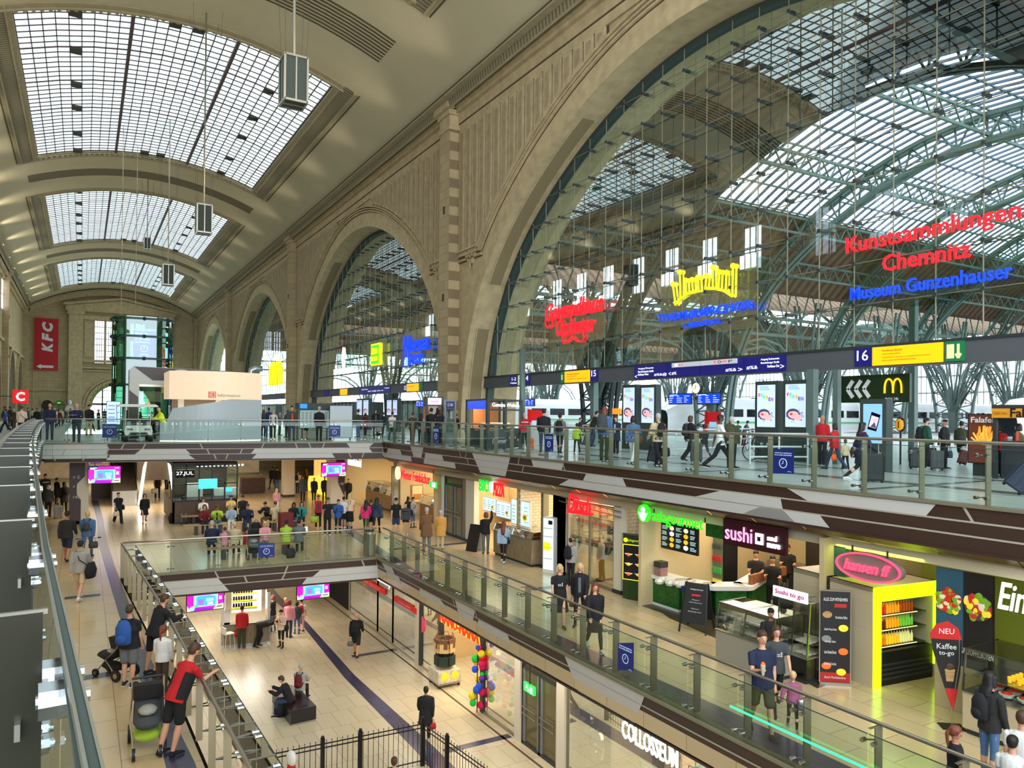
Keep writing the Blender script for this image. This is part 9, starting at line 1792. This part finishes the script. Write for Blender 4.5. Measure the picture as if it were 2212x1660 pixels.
for a in ((1146,970,0,.5,'O','small orange suitcase beside the red jacket'),(1262,966,0,.5,'k','black suitcase pulled by the leaning traveller',20),(1408,1003,0,.62,'k','black suitcase left of the beige jacket traveller',12),(1504,998,0,.68,'G','grey suitcase pulled by the person in wide black trousers'),(1889,1043,0,.72,'k','black suitcase behind the long-haired striding person'),(1779,1003,0,.5,'K','dark suitcase between the two people in red'),(1980,1014,0,.7,'k','tall black suitcase left of the green jacket'),(2007,1012,0,.68,'K','second dark suitcase by the green jacket'),(2024,1016,0,.62,'G','slim dark suitcase beside the heavy person in black'),(2076,1006,0,.5,'R','dark red suitcase with white bag on top',18),(2140,1026,0,.7,'k','black suitcase standing by the snack stand queue'),(2178,1031,0,.72,'n','very dark blue suitcase before the red jacket',0),(2183,1072,0,.72,'n','tilted navy suitcase cut by the right edge',38),(125,1120,Z1,.66,'s','silver suitcase by the dark green jacket')):suitcase(*a)
t=thing('white_bag','white bag lying on the dark red suitcase','bag',tuple(onz(2078,1006,0)+Vector((.12,0,.58))));b=MB();b.ball((0,0,0),.12,WHITE,8,1.4,.8,.8);rem(b.build('bag',t,smooth=True),.02)
def stroller(x,y,z,face,label,fab='G',low='l',s=1.):
    P=onz(x,y,z);t=thing('stroller',label,'stroller',tuple(P),-math.atan2(P.x,P.y)+R_(face));t.scale=(s,s,s);FR=STEEL
    for sx_,yy,r_ in ((-.28,-.38,.15),(.28,-.38,.15),(-.2,.42,.1),(.2,.42,.1)):b=MB();b.tube([(sx_-.025,yy,r_),(sx_+.025,yy,r_)],r_,BLACK,16);b.build('wheel',t);b=MB();b.tube([(sx_-.03,yy,r_),(sx_+.03,yy,r_)],r_*.45,STEEL,10);b.build('hub',t)
    b=MB()
    for sx_ in (-.28,.28):b.tube([(sx_,-.38,.15),(sx_*.95,.0,.5),(sx_*.9,-.3,.75),(sx_*.9,-.52,1.05)],.014,FR,6);b.tube([(sx_*.7,.42,.1),(sx_*.95,.0,.5)],.014,FR,6)
    b.bar((-.28,-.38,.15),(.28,-.38,.15),.02,.02,FR);b.build('frame',t)
    b=MB();b.tube([(-.26,-.52,1.05),(.26,-.52,1.05)],.02,BLACK,8);b.build('handle',t)
    b=MB();lofted(b,[((0,-.36,.92),.2,.05),((0,-.2,.62),.22,.09),((0,.1,.5),.22,.1),((0,.4,.55),.18,.08)],cm(fab),n=12);b.build('seat',t,smooth=True)
    b=MB();b.prism([(-.42+.0,.78)]+[(-.14-.3*math.cos(a*.314),.78+.3*math.sin(a*.314)) for a in range(7)]+[(-.14,.8)],'x',-.23,.23,cm('K'));b.build('hood',t)
    b=MB();lofted(b,[((0,-.35,.3),.2,.08),((0,0,.26),.22,.1),((0,.25,.3),.18,.08)],cm(low),n=10);b.build('basket',t,smooth=True)
    b=MB();b.ball((0,.0,.66),.13,cm('s'),8,1.2,1.6,.6);b.build('blanket',t,smooth=True);return t
stroller(318,1618,Z1,180,'silver framed pram with grey blanket behind the man in red','G','l');stroller(247,1462,Z1,40,'black buggy pushed by the heavy person with green cap','k','k',.85);stroller(817,947,0,175,'dark pram with grey seat under the second arch','s','k',.9);stroller(548,1206,Z1,180,'grey pram by the bench seen through railing glass','g','k')
for x,y,z,k,nm,lab,sz in ((376,1131,Z1,'k','travel_bag','black travel bag at the foot of the kiosk',.28),(608,1548,Z2,'k','travel_bag','black bag on the floor beside the block bench',.26),(553,1150,Z1,'k','travel_bag','black bag at the right end of the front bench',.24),(628,1206,Z1,'k','travel_bag','dark bag on the floor under the rear-facing bench',.2)):
    P=onz(x,y,z);t=thing(nm,lab,'bag',tuple(P));b=MB();lofted(b,[((0,0,.01),sz*.8,sz*.5),((0,0,sz),sz,sz*.6),((0,0,sz*1.9),sz*.7,sz*.35)],cm(k),n=12);b.build('bag',t,smooth=True);b=MB();b.tube([(-sz*.4,0,sz*1.8),(-sz*.2,0,sz*2.4),(sz*.2,0,sz*2.4),(sz*.4,0,sz*1.8)],.012,BLACK,6);b.build('handle',t)
P=onz(651,1180,Z1);t=thing('tablet','glowing tablet held by the seated person in grey hoodie','tablet',(P.x,P.y-.32,Z1+.62));b=MB();b.box((-.17,-.01,0),(.17,.01,.24),M('tablet_glow',(190,230,240),.4,emit=.9));b.build('screen',t)
